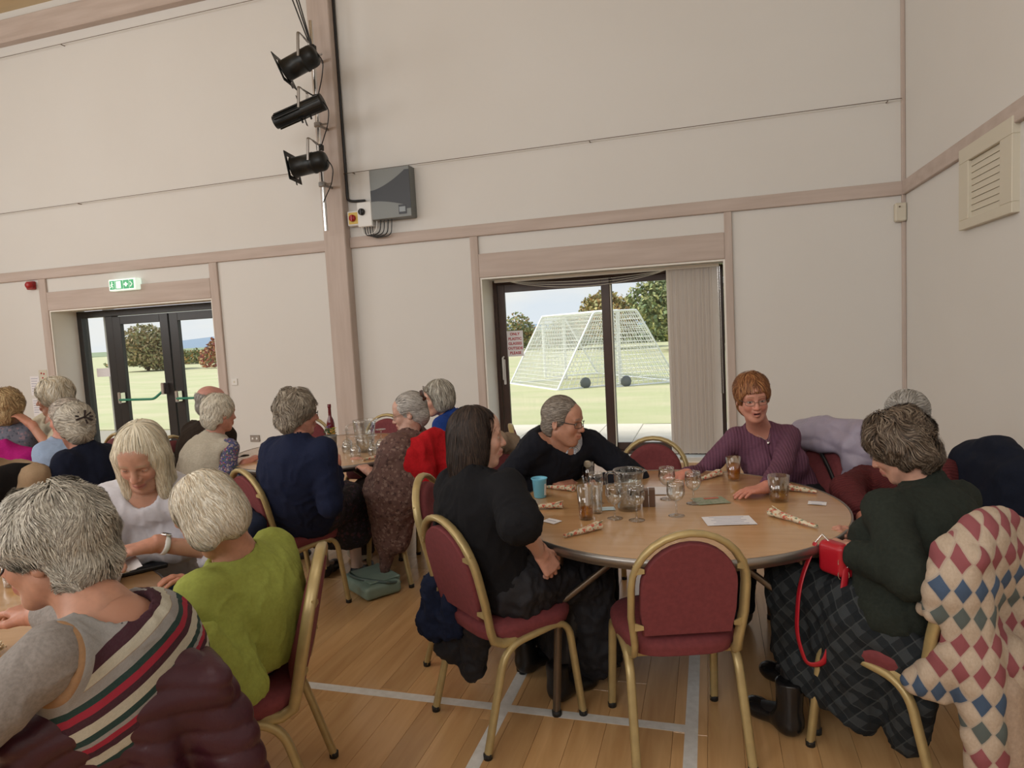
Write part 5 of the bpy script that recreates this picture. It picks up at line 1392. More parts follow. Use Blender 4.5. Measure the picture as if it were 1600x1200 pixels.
    def hair(s, prims, cols, n=2600, length=.05, width=.0018, flow='down', curl=.2, lift=.004, seed=1, hcell=None, clump=0, rough=.004, cut=None, crown=(0,-.02,.12), name='hair', jitter=.3):
        hs = s.hs; R, H = s.R, s.H; V, F = grid_mesh(prims, hcell or max(s.hh*1.15,.0045)); V = relax(V, F, 1, .5); N = vnormals(V, F)
        rs = np.random.RandomState(seed); cols = np.array(cols, float)
        V2 = V + N*(rough*(.6*vnoise(V*28, seed) + .3*vnoise(V*70, seed+3)) - rough*.25)[:, None]
        cc = cols[0]*.9*(1 + .22*vnoise(V*55, seed+7) + .15*vnoise(V*20, seed+8))[:, None]
        base_c = np.clip(cc*.82, 0, 1)
        # strands
        q = ((V - H) @ R.T)/hs
        i = rs.randint(len(V), size=n); P = V[i] + N[i]*.001; NN = N[i].copy()
        steps = 6; st = length*hs/steps*rs.uniform(.6, 1.25, (n, 1)); cr = H + hs*(np.array(crown) @ R)
        pts = [P]; dirn = None; rnd = _norm_rows(rs.normal(size=(n, 3)))
        for k in range(steps):
            if flow == 'down': fl = _norm_rows(_norm_rows(P - cr)*.9 - R[2]*1.0 + 0*P)
            elif flow == 'back': fl = _norm_rows(-R[1]*1.0 - R[2]*.25 + 0*P)
            elif flow == 'long': fl = _norm_rows(_norm_rows(P - cr)*.35 - R[2]*.6 - V3(0,0,1)*.7 + 0*P)
            else: fl = rnd
            nz = np.stack([vnoise(P*22, seed+11), vnoise(P*22, seed+12), vnoise(P*22, seed+13)], 1)
            d = _norm_rows(fl + nz*curl*2.2 + rnd*jitter*.5)
            d = d - NN*(d*NN).sum(1)[:, None]; d = _norm_rows(d)
            P = P + d*st
            e_ = .002; f0 = field_at(prims, P); g = np.stack([field_at(prims, P + V3(e_,0,0)) - f0, field_at(prims, P + V3(0,e_,0)) - f0, field_at(prims, P + V3(0,0,e_)) - f0], 1); g = _norm_rows(g)
            P = P - g*np.clip(f0 - lift*(k+1)/steps*rs.uniform(.2,1.3,n) - .001 - rough*(.35 + .75*vnoise(P*28, seed)), -.02, .02)[:, None]*.9; NN = g; pts.append(P)
        T = np.stack(pts, 1)                      # n, steps+1, 3
        tan = np.gradient(T, axis=1); tan /= np.linalg.norm(tan, axis=2, keepdims=True) + 1e-9
        side = np.cross(tan, np.broadcast_to(NN[:, None, :], tan.shape)); side /= np.linalg.norm(side, axis=2, keepdims=True) + 1e-9
        wv = width*hs*np.array([.7,1,1,1,.85,.6,.15])[None, :, None]*rs.uniform(.6, 1.5, (n,1,1))
        A, B = T - side*wv, T + side*wv; m = steps + 1
        SV = np.stack([A, B], 2).reshape(-1, 3); base = np.arange(n)[:, None]*(2*m) + 2*np.arange(steps)[None, :]
        SF = np.stack([base, base+1, base+3, base+2], -1).reshape(-1, 4)
        ci = rs.choice(len(cols), size=n, p=None); sc = cols[ci]*rs.uniform(.78, 1.25, (n,1)); SC = np.repeat(sc, 2*m, 0)
        if cut is not None: pass
        return np_mesh(name, np.concatenate([V2, SV]), np.concatenate([F, SF + len(V2)]), s.org, M_hair, s.root, np.clip(np.concatenate([base_c, SC]), 0, 1))
    def hp(s, x, y, z): return s.H + s.hs*(x*s.R[0] + y*s.R[1] + z*s.R[2])
    def cap(s, t=.014, fringe=.045, low=-.05, side=.02, full=0.0, back=-.07):
        """short hair: swollen cranium minus the face opening. fringe = height of hairline, low = how far it comes down"""
        R, hs = s.R, s.hs; m = 1.06 if s.g == 'm' else 1.0
        L = [ell(s.hp(0,-.018,.036+full*.3), R, hs*V3(.074*m+t+full*.5,.090+t+full*.4,.083+t+full), .02),
             ell(s.hp(0,-.045,back*.5), R, hs*V3(.062*m+t*.9,.062+t*.8,.072+t*.5), .03)]
        face = rbox(s.hp(0,.16,fringe-.20), R, hs*V3(.072*m, .135, .20), .05*hs, .012, True)
        ears = rbox(s.hp(0,.065+side,-.155+low), R, hs*V3(.14,.10,.15), .035*hs, .012, True)
        neck = rbox(s.hp(0,0,back-.155), R, hs*V3(.2,.2,.10), .02*hs, .012, True)
        for p_ in L: p_.k = .010
        return L + [face, ears, neck]
    def glasses(s, m, rx=.024, rz=.017, y=.107, temple=True, square=2.6, tube=.0014, z0=-.002, lens=True, name='glasses'):
        R, hs = s.R, s.hs; g = empty(name, (0,0,0)); g.parent = s.root; g.matrix_parent_inverse = Matrix.Identity(4)
        g.location = tuple(s.H - np.array(s.org)); off = s.H
        def q(x, y_, z): return hs*(x*R[0] + y_*R[1] + z*R[2])
        for sx in (-1, 1):
            pts = []
            for k in range(24):
                th = 2*PI*k/24; c_, s_ = math.cos(th), math.sin(th)
                x = math.copysign(abs(c_)**(2/square), c_)*rx; z = math.copysign(abs(s_)**(2/square), s_)*rz
                pts.append(q(sx*.033 + x, y - abs(sx*.033+x)**2*6, z0 + z))
            t = MB(); t.tube(pts, tube*hs, 6, closed=True, up=tuple(R[1])); t.build('rim', m, g)
            if lens:
                c0 = q(sx*.033, y - .033**2*6, z0); t = MB(); t.add([c0] + pts, [(0, i+1, (i+1)%24+1) for i in range(24)]); t.build('lens', M_pane, g)
            if temple:
                t = MB(); t.tube([q(sx*(.033+rx), y-.018, z0+.006), q(sx*.078, .05, .008), q(sx*.083, -.005, .010), q(sx*.082, -.030, -.012)], tube*1.3*hs, 6); t.build('temple', m, g)
        t = MB(); t.tube([q(-.010, y-.001, z0+.003), q(0, y+.004, z0+.006), q(.010, y-.001, z0+.003)], tube*hs, 6); t.build('bridge', m, g)
def _norm_rows(a): return a/(np.linalg.norm(a, axis=1)[:, None] + 1e-9)

# ------------------------------------------------------------------ cloth materials
def wool(name, col, bs=350, st=.5, var=.25, rough=.92, sheen=.0, noise_s=90):
    c2 = tuple(max(0, c*(1-var)) for c in col)
    return mat(name, col, rough, noise=(noise_s, .7, c2), bump=(bs, st, .0015), sheen=sheen, spec=.2)
def st_mat(name, build, rough=.9, bump=250, bst=.4):
    """material whose colours follow the garment's own 'st' coordinates (across, around, along the cloth)"""
    m = bpy.data.materials.new(name); m.use_nodes = True; nt = m.node_tree; b = nt.nodes['Principled BSDF']
    a = nt.nodes.new('ShaderNodeAttribute'); a.attribute_name = 'st'
    sp = nt.nodes.new('ShaderNodeSeparateXYZ'); nt.links.new(a.outputs['Vector'], sp.inputs[0])
    src, hgt = build(nt, sp.outputs[0], sp.outputs[1], sp.outputs[2], a.outputs['Vector'])
    nt.links.new(src, b.inputs['Base Color']); b.inputs['Roughness'].default_value = rough; b.inputs['Specular IOR Level'].default_value = .2
    
    tc = nt.nodes.new('ShaderNodeTexCoord'); n = nt.nodes.new('ShaderNodeTexNoise'); n.inputs['Scale'].default_value = bump
    nt.links.new(tc.outputs['Object'], n.inputs['Vector'])
    bp = nt.nodes.new('ShaderNodeBump'); bp.inputs['Strength'].default_value = bst; bp.inputs['Distance'].default_value = .0015; nt.links.new(n.outputs[0], bp.inputs['Height'])
    last = bp
    if hgt is not None:
        b2 = nt.nodes.new('ShaderNodeBump'); b2.inputs['Strength'].default_value = .8; b2.inputs['Distance'].default_value = .003
        nt.links.new(hgt, b2.inputs['Height']); nt.links.new(bp.outputs[0], b2.inputs['Normal']); last = b2
    nt.links.new(last.outputs[0], b.inputs['Normal']); MATS[name] = m; return m
def nmath(nt, op, a, b=None, c=None):
    n = nt.nodes.new('ShaderNodeMath'); n.operation = op
    for i, v in enumerate((a, b, c)):
        if v is None: continue
        if isinstance(v, (int, float)): n.inputs[i].default_value = v
        else: nt.links.new(v, n.inputs[i])
    return n.outputs[0]
def nmix(nt, f, a, b):
    n = nt.nodes.new('ShaderNodeMix'); n.data_type = 'RGBA'
    for i, v in ((0, f), (6, a), (7, b)):
        if isinstance(v, (int, float)): n.inputs[i].default_value = v
        elif isinstance(v, tuple): n.inputs[i].default_value = (*v, 1)
        else: nt.links.new(v, n.inputs[i])
    return n.outputs[2]
def ribbed(col, dark, per, across=0):
    def f(nt, x, y, z, vec):
        c = (x, y, z)[across]
        s_ = nmath(nt, 'SINE', nmath(nt, 'MULTIPLY', c, 2*PI/per)); s_ = nmath(nt, 'MULTIPLY_ADD', s_, .5, .5)
        n = nt.nodes.new('ShaderNodeTexNoise'); n.inputs['Scale'].default_value = 160; nt.links.new(vec, n.inputs['Vector'])
        q = nmath(nt, 'MULTIPLY', n.outputs[0], .6)
        a = nmix(nt, q, col, dark)
        return nmix(nt, nmath(nt, 'MULTIPLY', nmath(nt, 'SUBTRACT', 1.0, s_), .45), a, dark), s_
    return f

# ------------------------------------------------------------------ the people
def uvf(p):
    def f(V):
        d = V - p.hip; return np.stack([d @ p.sr, d @ p.f, d @ p.u], 1)
    return f
GREY = [(.52,.49,.43),(.42,.39,.33),(.62,.59,.52)]
WHITE = [(.66,.61,.50),(.74,.70,.60),(.56,.50,.40)]

def person_P():
    p = Person('P', 'smiling red haired woman with glasses in a purple ribbed cardigan', (.14,-1,-.14), (-.35,-.93), (-.06,0,1), hs=1.0, g='f', skin=SKIN_R, brow=(.28,.13,.07), smile=2, hh=.0038)
    p.body(hand_opt={'R': dict(N=(0,-.2,1), curl=.55, D=(-.9,-.35,-.1)), 'L': dict(N=(0,0,1), curl=.28, D=(-.8,-.5,-.05))})
    m = st_mat('purple_rib_knit', ribbed((.185,.080,.125), (.08,.032,.055), .017))
    T = p.torso(.014) + p.arm('L', .012, 1.93, loose=.004) + p.arm('R', .012, 1.93, loose=.004) + [p.collar(.058), p.vneck(.16, .050)]
    p.cloth('cardigan', T, m, h=.0085, fold=.005, fs=8, seed=11, uv=uvf(p))
    for k in range(3):
        t = MB(); c = p.S - p.u*(.17 + .075*k) + p.f*(.185 + (.0 if k else -.004)) - np.array(p.org); t.lathe([(0,-.002),(.007,-.002),(.0075,.002),(0,.003)], 12, tuple(c), axis=tuple(p.f)); t.build('button', M_leg, p.root)
    t = MB(); a = p.neck0 - np.array(p.org)
    t.tube([a - p.sr*.06 + p.u*.03, a - p.sr*.045 + p.f*.07 - p.u*.01, a + p.f*.115 - p.u*.06, a + p.sr*.045 + p.f*.07 - p.u*.01, a + p.sr*.06 + p.u*.03], .0012, 5)
    t.lathe([(0,-.002),(.009,-.001),(.009,.001),(0,.002)], 12, tuple(a + p.f*.118 - p.u*.068), axis=tuple(p.f)); t.build('necklace', M_chrome, p.root)
    p.trousers(wool('dark_trousers', (.02,.02,.024))); p.shoes(M_blackplas)
    p.hair(p.cap(.015, .052, -.040, .0, .006), [(.30,.125,.045),(.22,.08,.03),(.38,.18,.07),(.16,.06,.025)], 3800, .050, .0016, 'down', .45, .006, 3, crown=(0,-.03,.12))
    p.glasses(M_leg, .023, .0125, square=3.2, tube=.0013)
person_P()

def person_O():
    p = Person('O', 'grey haired man with glasses in a black pullover over a checked shirt', (.97,-.20,-.14), (.80,-.60), (.05,.0,1), hs=1.03, bs=1.16, g='m', skin=SKIN_T, brow=(.20,.16,.13), smile=1, hh=.0038)
    p.body(hands=('R','L'), hand_opt={'R': dict(N=(-.25,-.35,.9), curl=.75, D=(.85,.05,-.15)), 'L': dict(N=(0,0,1), curl=.8, D=(-.75,-.4,-.1))})
    T = p.torso(.016) + p.arm('L', .018, 1.93, loose=.010) + p.arm('R', .018, 1.93, loose=.010) + [p.collar(.086), p.vneck(.05, .055)]
    p.cloth('pullover', T, wool('black_knit', (.011,.012,.018)), h=.010, fold=.009, fs=7, seed=12)
    def chk(nt, x, y, z, vec):
        c = nt.nodes.new('ShaderNodeTexChecker'); c.inputs['Scale'].default_value = 110; c.inputs['Color1'].default_value = (.60,.62,.64,1); c.inputs['Color2'].default_value = (.30,.34,.42,1); nt.links.new(vec, c.inputs['Vector']); return c.outputs[0], None
    a = p.neck0 - p.u*.05
    nk = p.neck1 - p.neck0; nd = _n(nk); top = p.neck0 + nk*.62
    L = [cone(a, p.neck1, .104, .082, .01, clip=[(top, _n(nd + p.f*.45))]), rbox(p.neck0 + p.f*.16 + p.u*.03, np.array([p.sr, p.f, p.u]), V3(.018,.08,.10), .01, .01, True)]
    p.cloth('shirt_collar', L, st_mat('checked_shirt', chk), h=.005, fold=.0, uv=uvf(p))
    p.trousers(wool('charcoal_trousers', (.015,.015,.018))); p.shoes(M_blackplas)
    p.hair(p.cap(.008, .070, -.02, -.005, .002, back=-.045), [(.20,.165,.13),(.13,.105,.085),(.30,.26,.22)], 3600, .055, .0015, 'back', .15, .003, 4, rough=.003)
    p.glasses(M_blackplas, .024, .0145, square=4, tube=.0015)
person_O()

def person_N():
    p = Person('N', 'dark haired young woman in black with bare forearm, turned to the right', (.90,.42,-.03), (.63,.78), (0,0,1), hs=1.0, bs=1.04, g='f', skin=SKIN_P, brow=(.06,.035,.025), smile=1, hh=.004, exact='R')
    p.an['R'] = V3(-.66,2.66,.085); p.an['L'] = V3(-.86,2.86,.085); p.kn['R'] = V3(-.55,2.80,.53); p.kn['L'] = V3(-.75,2.98,.53)
    p.body(hands=('R','L'), hand_opt={'R': dict(N=(.6,-.7,.3), curl=.95, D=(.35,.35,-.85)), 'L': dict(N=(0,0,1), curl=.5)})
    m = wool('soft_black_top', (.010,.010,.012))
    T = p.torso(.016, width=1.06) + p.arm('L', .018, 1.15, loose=.014) + p.arm('R', .018, 1.02, k=.03, loose=.022) + [p.collar(.062)]
    p.cloth('top', T, m, h=.010, fold=.010, fs=6, seed=13)
    md = mat('black_crumpled_skirt', (.009,.009,.013), .75, bump=(60,.4,.004))
    L = p.skirt_prims(.035, .36, .03)
    r = np.array([.78,-.63,0]); b = p.hip - p.face*.14
    L += [cone(p.hip - r*.14 - p.face*.06 + V3(0,0,-.04), p.hip - r*.20 - p.face*.14 + V3(0,0,-.32), .075, .065, .06), cone(p.hip - p.face*.10 + V3(0,0,-.10), p.hip - r*.10 - p.face*.10 + V3(0,0,-.38), .055, .05, .05)]
    p.cloth('skirt', L, md, h=.011, fold=.018, fs=11, seed=14)
    L = [cone(p.hip - r*.20 - p.face*.20 + V3(0,0,-.02), p.hip - r*.22 - p.face*.21 + V3(0,0,-.21), .05, .062, .04), cone(p.hip - r*.10 - p.face*.19 + V3(0,0,-.06), p.hip - r*.12 - p.face*.18 + V3(0,0,-.20), .03, .05, .04)]
    p.cloth('coat_hem', L, wool('navy_cloth', (.012,.018,.045)), h=.009, fold=.016, fs=14, seed=15)
    p.shoes(mat('black_leather', (.008,.008,.009), .35), .12, kinds='boot')
    C = p.hp
    H = p.cap(.016, .070, -.10, -.03, .006, back=-.02) ; H = H[:4]
    R, hs = p.R, p.hs
    H = [ell(C(0,-.016,.036), R, hs*V3(.084,.100,.094), .02), ell(C(0,-.050,-.05), R, hs*V3(.080,.070,.10), .04), ell(C(0,-.055,-.135), R, hs*V3(.075,.055,.080), .04), ell(C(.066,-.004,-.05), R, hs*V3(.024,.045,.085), .03), ell(C(-.066,-.004,-.05), R, hs*V3(.024,.045,.085), .03),
         rbox(C(0,.150,-.100), R, hs*V3(.064,.125,.165), .045*hs, .02, True)]
    p.hair(H, [(.030,.018,.014),(.045,.028,.02),(.018,.012,.010)], 4200, .11, .0015, 'long', .12, .004, 5, rough=.002)
person_N()

def person_R():
    p = Person('Rr', 'curly brown haired woman in a dark green roll neck and tartan skirt', (-.80,.42,-.45), (-.70,.71), (0,0,1), hs=1.0, bs=1.10, g='f', skin=SKIN, h=.010, hh=.0042)
    p.an['L'] = V3(.25,2.60,.085); p.kn['L'] = V3(.30,2.72,.54); p.an['R'] = V3(.33,2.90,.085); p.kn['R'] = V3(.42,2.92,.54)
    p.body(hands=('L','R'), hand_opt={'L': dict(N=(-.35,-.25,.9), curl=.75, D=(-.45,.70,-.1)), 'R': dict(N=(.1,-.3,.9), curl=.7)})
    m = wool('dark_green_wool', (.024,.030,.024), var=.35)
    T = p.torso(.020, width=1.12) + p.arm('L', .020, 1.90, loose=.008) + p.arm('R', .020, 1.90, loose=.008)
    T.append(ell(p.hip + p.u*.07 - p.face*.01, [p.hr, p.face, V3(0,0,1)], (.215,.19,.165), .05))
    T.append(cone(p.neck0 - p.u*.02, p.neck1 - (p.neck1-p.neck0)*.35, .074, .066, .03, clip=[(p.neck1 - (p.neck1-p.neck0)*.40, _n(p.neck1-p.neck0))]))
    p.cloth('roll_neck_jumper', T, m, fold=.008, fs=7, seed=16)
    def plaid(nt, x, y, z, vec):
        def band(c, per, w_):
            q = nmath(nt, 'FRACT', nmath(nt, 'MULTIPLY', c, 1/per)); return nmath(nt, 'LESS_THAN', q, w_)
        a = nmath(nt, 'ADD', x, z); b = nmath(nt, 'SUBTRACT', x, z)
        c = nmix(nt, nmath(nt, 'MULTIPLY', band(a, .085, .5), .75), (.040,.046,.050), (.012,.014,.016))
        c = nmix(nt, nmath(nt, 'MULTIPLY', band(b, .085, .5), .75), c, (.010,.013,.016))
        c = nmix(nt, nmath(nt, 'MULTIPLY', band(a, .085, .06), .35), c, (.10,.11,.11)); c = nmix(nt, nmath(nt, 'MULTIPLY', band(b, .085, .06), .35), c, (.10,.11,.11))
        return c, None
    L = [ell(p.hip + p.face*.02 + V3(0,0,-.03), [p.hr, p.face, V3(0,0,1)], (.20,.175,.10), .05)]
    for sd in 'LR':
        kn = p.kn[sd]; L += [cone(p.hip + V3(0,0,-.03) + (p.hr*(-.08 if sd == 'L' else .08)), kn, .10, .090, .07), cone(kn, kn + V3(.0,-.03,-.30), .095, .10, .09)]
    sidev = V3(.62,2.38,.44); L += [cone(sidev, V3(.60,2.40,.16), .085, .055, .10), cone(V3(.46,2.50,.50), V3(.45,2.50,.17), .10, .075, .10), cone(V3(.52,2.62,.5), V3(.38,2.62,.24), .11, .09, .10)]
    for q in L: q.clip = q.clip + [(V3(.5,2.5,.12), _n(V3(-.5,0,-1)))]
    def uvs(V):
        d = V - p.hip; return np.stack([d @ _n(V3(-.7,.7,-.2)), d @ p.face, d[:,2]], 1)
    p.cloth('tartan_skirt', L, st_mat('dark_tartan', plaid), fold=.012, fs=7, seed=17, uv=uvs)
    p.shoes(mat('black_leather2', (.010,.010,.011), .25), .17, kinds='boot')
    t = MB(); a = p.an['L'] - np.array(p.org); fc = p.face; t.tube([a + fc*.02 + V3(0,-.05,.03), a + fc*.035 + V3(-.0,-.052,.03)], .004, 5); t.build('boot_buckle', M_chrome, p.root)
    p.hair(p.cap(.024, .04, -.06, -.03, .006, back=-.055), [(.082,.055,.035),(.045,.030,.020),(.14,.10,.07),(.21,.165,.12)], 5200, .065, .0017, 'down', .65, .012, 6, rough=.016, jitter=.55)
person_R()

def person_Q():
    p = Person('Q', 'grey haired man in a maroon jumper half hidden behind the woman in green', (-.45,-.85,-.25), (-.85,-.50), (0,0,1), hs=1.03, bs=1.1, g='m', skin=SKIN_R)
    p.body(hands=('R','L'), hand_opt={'R': dict(curl=.6), 'L': dict(curl=.6)})
    m = st_mat('maroon_rib_knit', ribbed((.135,.028,.030), (.05,.010,.012), .014, 2))
    T = p.torso(.020) + p.arm('L', .020, 1.9, loose=.010) + p.arm('R', .020, 1.9, loose=.010) + [p.collar(.070)]
    p.cloth('jumper', T, m, h=.010, fold=.009, fs=7, seed=18, uv=uvf(p))
    p.trousers(wool('black_trousers', (.010,.010,.012))); p.shoes(M_blackplas)
    p.hair(p.cap(.013, .085, -.02, -.01, .002), [(.30,.28,.25),(.20,.185,.165),(.42,.40,.37)], 2600, .04, .0015, 'back', .2, .003, 7, rough=.003)
person_Q()

def person_K():
    p = Person('K', 'woman with wavy grey brown hair in a navy cardigan leaning on the second table', (.56,.82,-.08), (-.10,.99), (0,0,1), hs=1.0, bs=1.12, g='f', skin=SKIN_R, smile=.5, hh=.0042)
    p.body(hands=('R','L'), hand_opt={'R': dict(N=(0,0,1), curl=.5), 'L': dict(curl=.5)}, tights=(.40,.27,.21))
    T = p.torso(.018, width=1.12) + p.arm('L', .016, 1.9, loose=.010) + p.arm('R', .016, 1.85, loose=.012) + [p.collar(.056)]
    p.cloth('cardigan', T, wool('navy_wool', (.012,.017,.045)), fold=.010, fs=6, seed=19)
    L = p.skirt_prims(.035, .20, .02); p.cloth('dress_skirt', L, flower_mat('dark_floral', (.012,.010,.014), [(.06,.02,.03),(.03,.02,.04)], 30), fold=.012, fs=9, seed=20)
    p.shoes(mat('black_shoe', (.008,.008,.012), .4))
    p.hair(p.cap(.020, .055, -.05, -.02, .004, back=-.06), [(.26,.215,.165),(.18,.145,.11),(.38,.33,.26)], 4200, .055, .0018, 'down', .6, .009, 8, rough=.012, jitter=.5)
    p.glasses(M_blackplas, .021, .0155)
person_K()

def person_L():
    p = Person('L', 'grey haired woman wrapped in a long brown patterned shawl, bending to the table', (-.92,-.25,-.22), (-.89,.46), (0,0,1), hs=1.07, bs=1.0, g='f', skin=SKIN_P, smile=.3, hh=.0042)
    p.body(hands=('L','R'), hand_opt={'L': dict(curl=.5), 'R': dict(curl=.5)})
    M_shawl = flower_mat('brown_paisley', (.12,.060,.050), [(.065,.030,.026),(.20,.125,.10),(.13,.07,.055)], 30, dens=.36)
    n0 = p.S; near = _n(p.shL - p.shR)
    L = p.torso(.040, bust=False, width=1.1) + p.arm('L', .045, 1.4, k=.05) + p.arm('R', .04, 1.2, k=.05)
    a = p.shL + V3(0,0,-.05); 
    L += [cone(a + near*.02, V3(-1.93,3.72,.60), .10, .13, .09), cone(V3(-1.93,3.72,.60), V3(-2.03,3.72,.10), .13, .022, .08), cone(V3(-1.87,3.74,.66), V3(-1.90,3.72,.30), .11, .06, .08), cone(V3(-2.02,3.76,.62), V3(-2.06,3.76,.30), .10, .05, .08), p.collar(.075)]
    for q in L[-5:-1]: q.k = .09
    p.cloth('shawl', L, M_shawl, h=.011, fold=.009, fs=8, seed=21)
    p.trousers(wool('brown_trousers', (.05,.035,.03)))
    p.shoes(mat('beige_sandal', (.36,.30,.22), .6), kinds='sandal')
    p.hair(p.cap(.010, .056, -.05, -.02, .0, back=-.05), [(.36,.33,.30),(.26,.235,.21),(.50,.47,.43)], 3000, .07, .0016, 'back', .2, .003, 9)
    t = MB(); rs = np.random.RandomState(2); c = p.hp(-.01,-.112,.075) - np.array(p.org)
    for k in range(7):
        d = _n(rs.normal(size=3)); t.obox(c + d*.022, [d, np.cross(d,(.2,.3,1)), np.cross(d, np.cross(d,(.2,.3,1)))], (.020,.006,.008))
    t.build('hair_clip', mat('brown_clip', (.06,.02,.012), .3), p.root)
    p.glasses(M_leg, .022, .016, tube=.001)
person_L()

def person_M():
    p = Person('M', 'woman with a silver bob and a royal blue jumper, glasses pushed up on her hair', (-.80,-.58,-.10), (-.88,-.30), (0,0,1), hs=1.07, bs=1.05, g='f', skin=SKIN, smile=.2, hh=.0048, h=.012)
    p.body()
    T = p.torso(.022) + p.arm('L', .022, 1.85, loose=.01) + p.arm('R', .022, 1.85, loose=.01) + [p.collar(.060)]
    p.cloth('jumper', T, wool('royal_blue_knit', (.018,.055,.26)), fold=.008, fs=7, seed=22)
    p.trousers(wool('dark_trousers2', (.02,.02,.03))); p.shoes(M_blackplas)
    R, hs, C = p.R, p.hs, p.hp
    H = [ell(C(0,-.018,.036), R, hs*V3(.094,.108,.100), .02), ell(C(0,-.050,-.035), R, hs*V3(.092,.068,.070), .04), ell(C(.074,.0,-.03), R, hs*V3(.028,.050,.060), .03), ell(C(-.074,.0,-.03), R, hs*V3(.028,.050,.060), .03), rbox(C(0,.165,-.115), R, hs*V3(.060,.125,.160), .045*hs, .02, True)]
    p.hair(H, [(.42,.40,.34),(.30,.27,.22),(.55,.52,.45),(.20,.18,.15)], 2400, .08, .002, 'down', .15, .004, 10)
    p.glasses(M_leg, .024, .018, y=.092, z0=.082, tube=.0016, temple=False, name='raised_glasses')
person_M()

def person_I():
    p = Person('I', 'bald man in a dark brown jacket by the fire doors', (.45,.88,-.05), (1,.15), (0,0,1), hs=1.05, bs=1.12, g='m', skin=(.50,.24,.19), hh=.0048, h=.012)
    p.body()
    T = p.torso(.030) + p.arm('L', .026, 1.9, loose=.012) + p.arm('R', .026, 1.9, loose=.012) + [p.collar(.070)]
    p.cloth('jacket', T, wool('dark_brown_cloth', (.030,.020,.014)), fold=.010, fs=6, seed=23)
    p.trousers(wool('brown_trousers2', (.03,.022,.018))); p.shoes(M_blackplas)
    p.hair(p.cap(.006, .20, -.05, -.02, .0, back=-.06) + [ell(p.hp(0,.01,.09), p.R, p.hs*V3(.10,.11,.070), .02, True)], [(.30,.27,.24),(.40,.37,.33)], 700, .03, .0015, 'down', .2, .002, 11)
person_I()

def person_J():
    p = Person('J', 'white haired woman in a cream waistcoat over a floral blouse', (.35,.93,-.12), (.70,.70), (0,0,1), hs=1.05, bs=1.08, g='f', skin=SKIN_R, hh=.0048, h=.011)
    p.body(hand_opt={'R': dict(curl=.7), 'L': dict(curl=.7)})
    M_fb = flower_mat('floral_blouse', (.10,.10,.19), [(.30,.09,.12),(.07,.12,.09),(.42,.35,.36),(.05,.06,.25)], 38, dens=.36)
    T = p.torso(.010) + p.arm('L', .016, 1.75, loose=.012) + p.arm('R', .018, 1.75, loose=.014) + [p.collar(.055)]
    p.cloth('blouse', T, M_fb, fold=.006, fs=8, seed=24)
    T = p.torso(.028) + [p.collar(.060)]
    for sd in 'LR':
        sh, el = getattr(p, 'sh'+sd), getattr(p, 'el'+sd); T.append(cone(sh + _n(el-sh)*.06 + (p.sr if sd == 'R' else -p.sr)*.03, sh + _n(el-sh)*.12 + (p.sr if sd == 'R' else -p.sr)*.12, .066, .075, .012, True))
    p.cloth('waistcoat', T, wool('cream_wool', (.50,.455,.37)), fold=.006, fs=7, seed=25)
    p.trousers(wool('black_trousers3', (.012,.012,.014))); p.shoes(M_blackplas)
    p.hair(p.cap(.016, .05, -.05, -.02, .004, back=-.06), WHITE, 2800, .06, .002, 'down', .5, .007, 12, rough=.006, jitter=.6)
person_J()

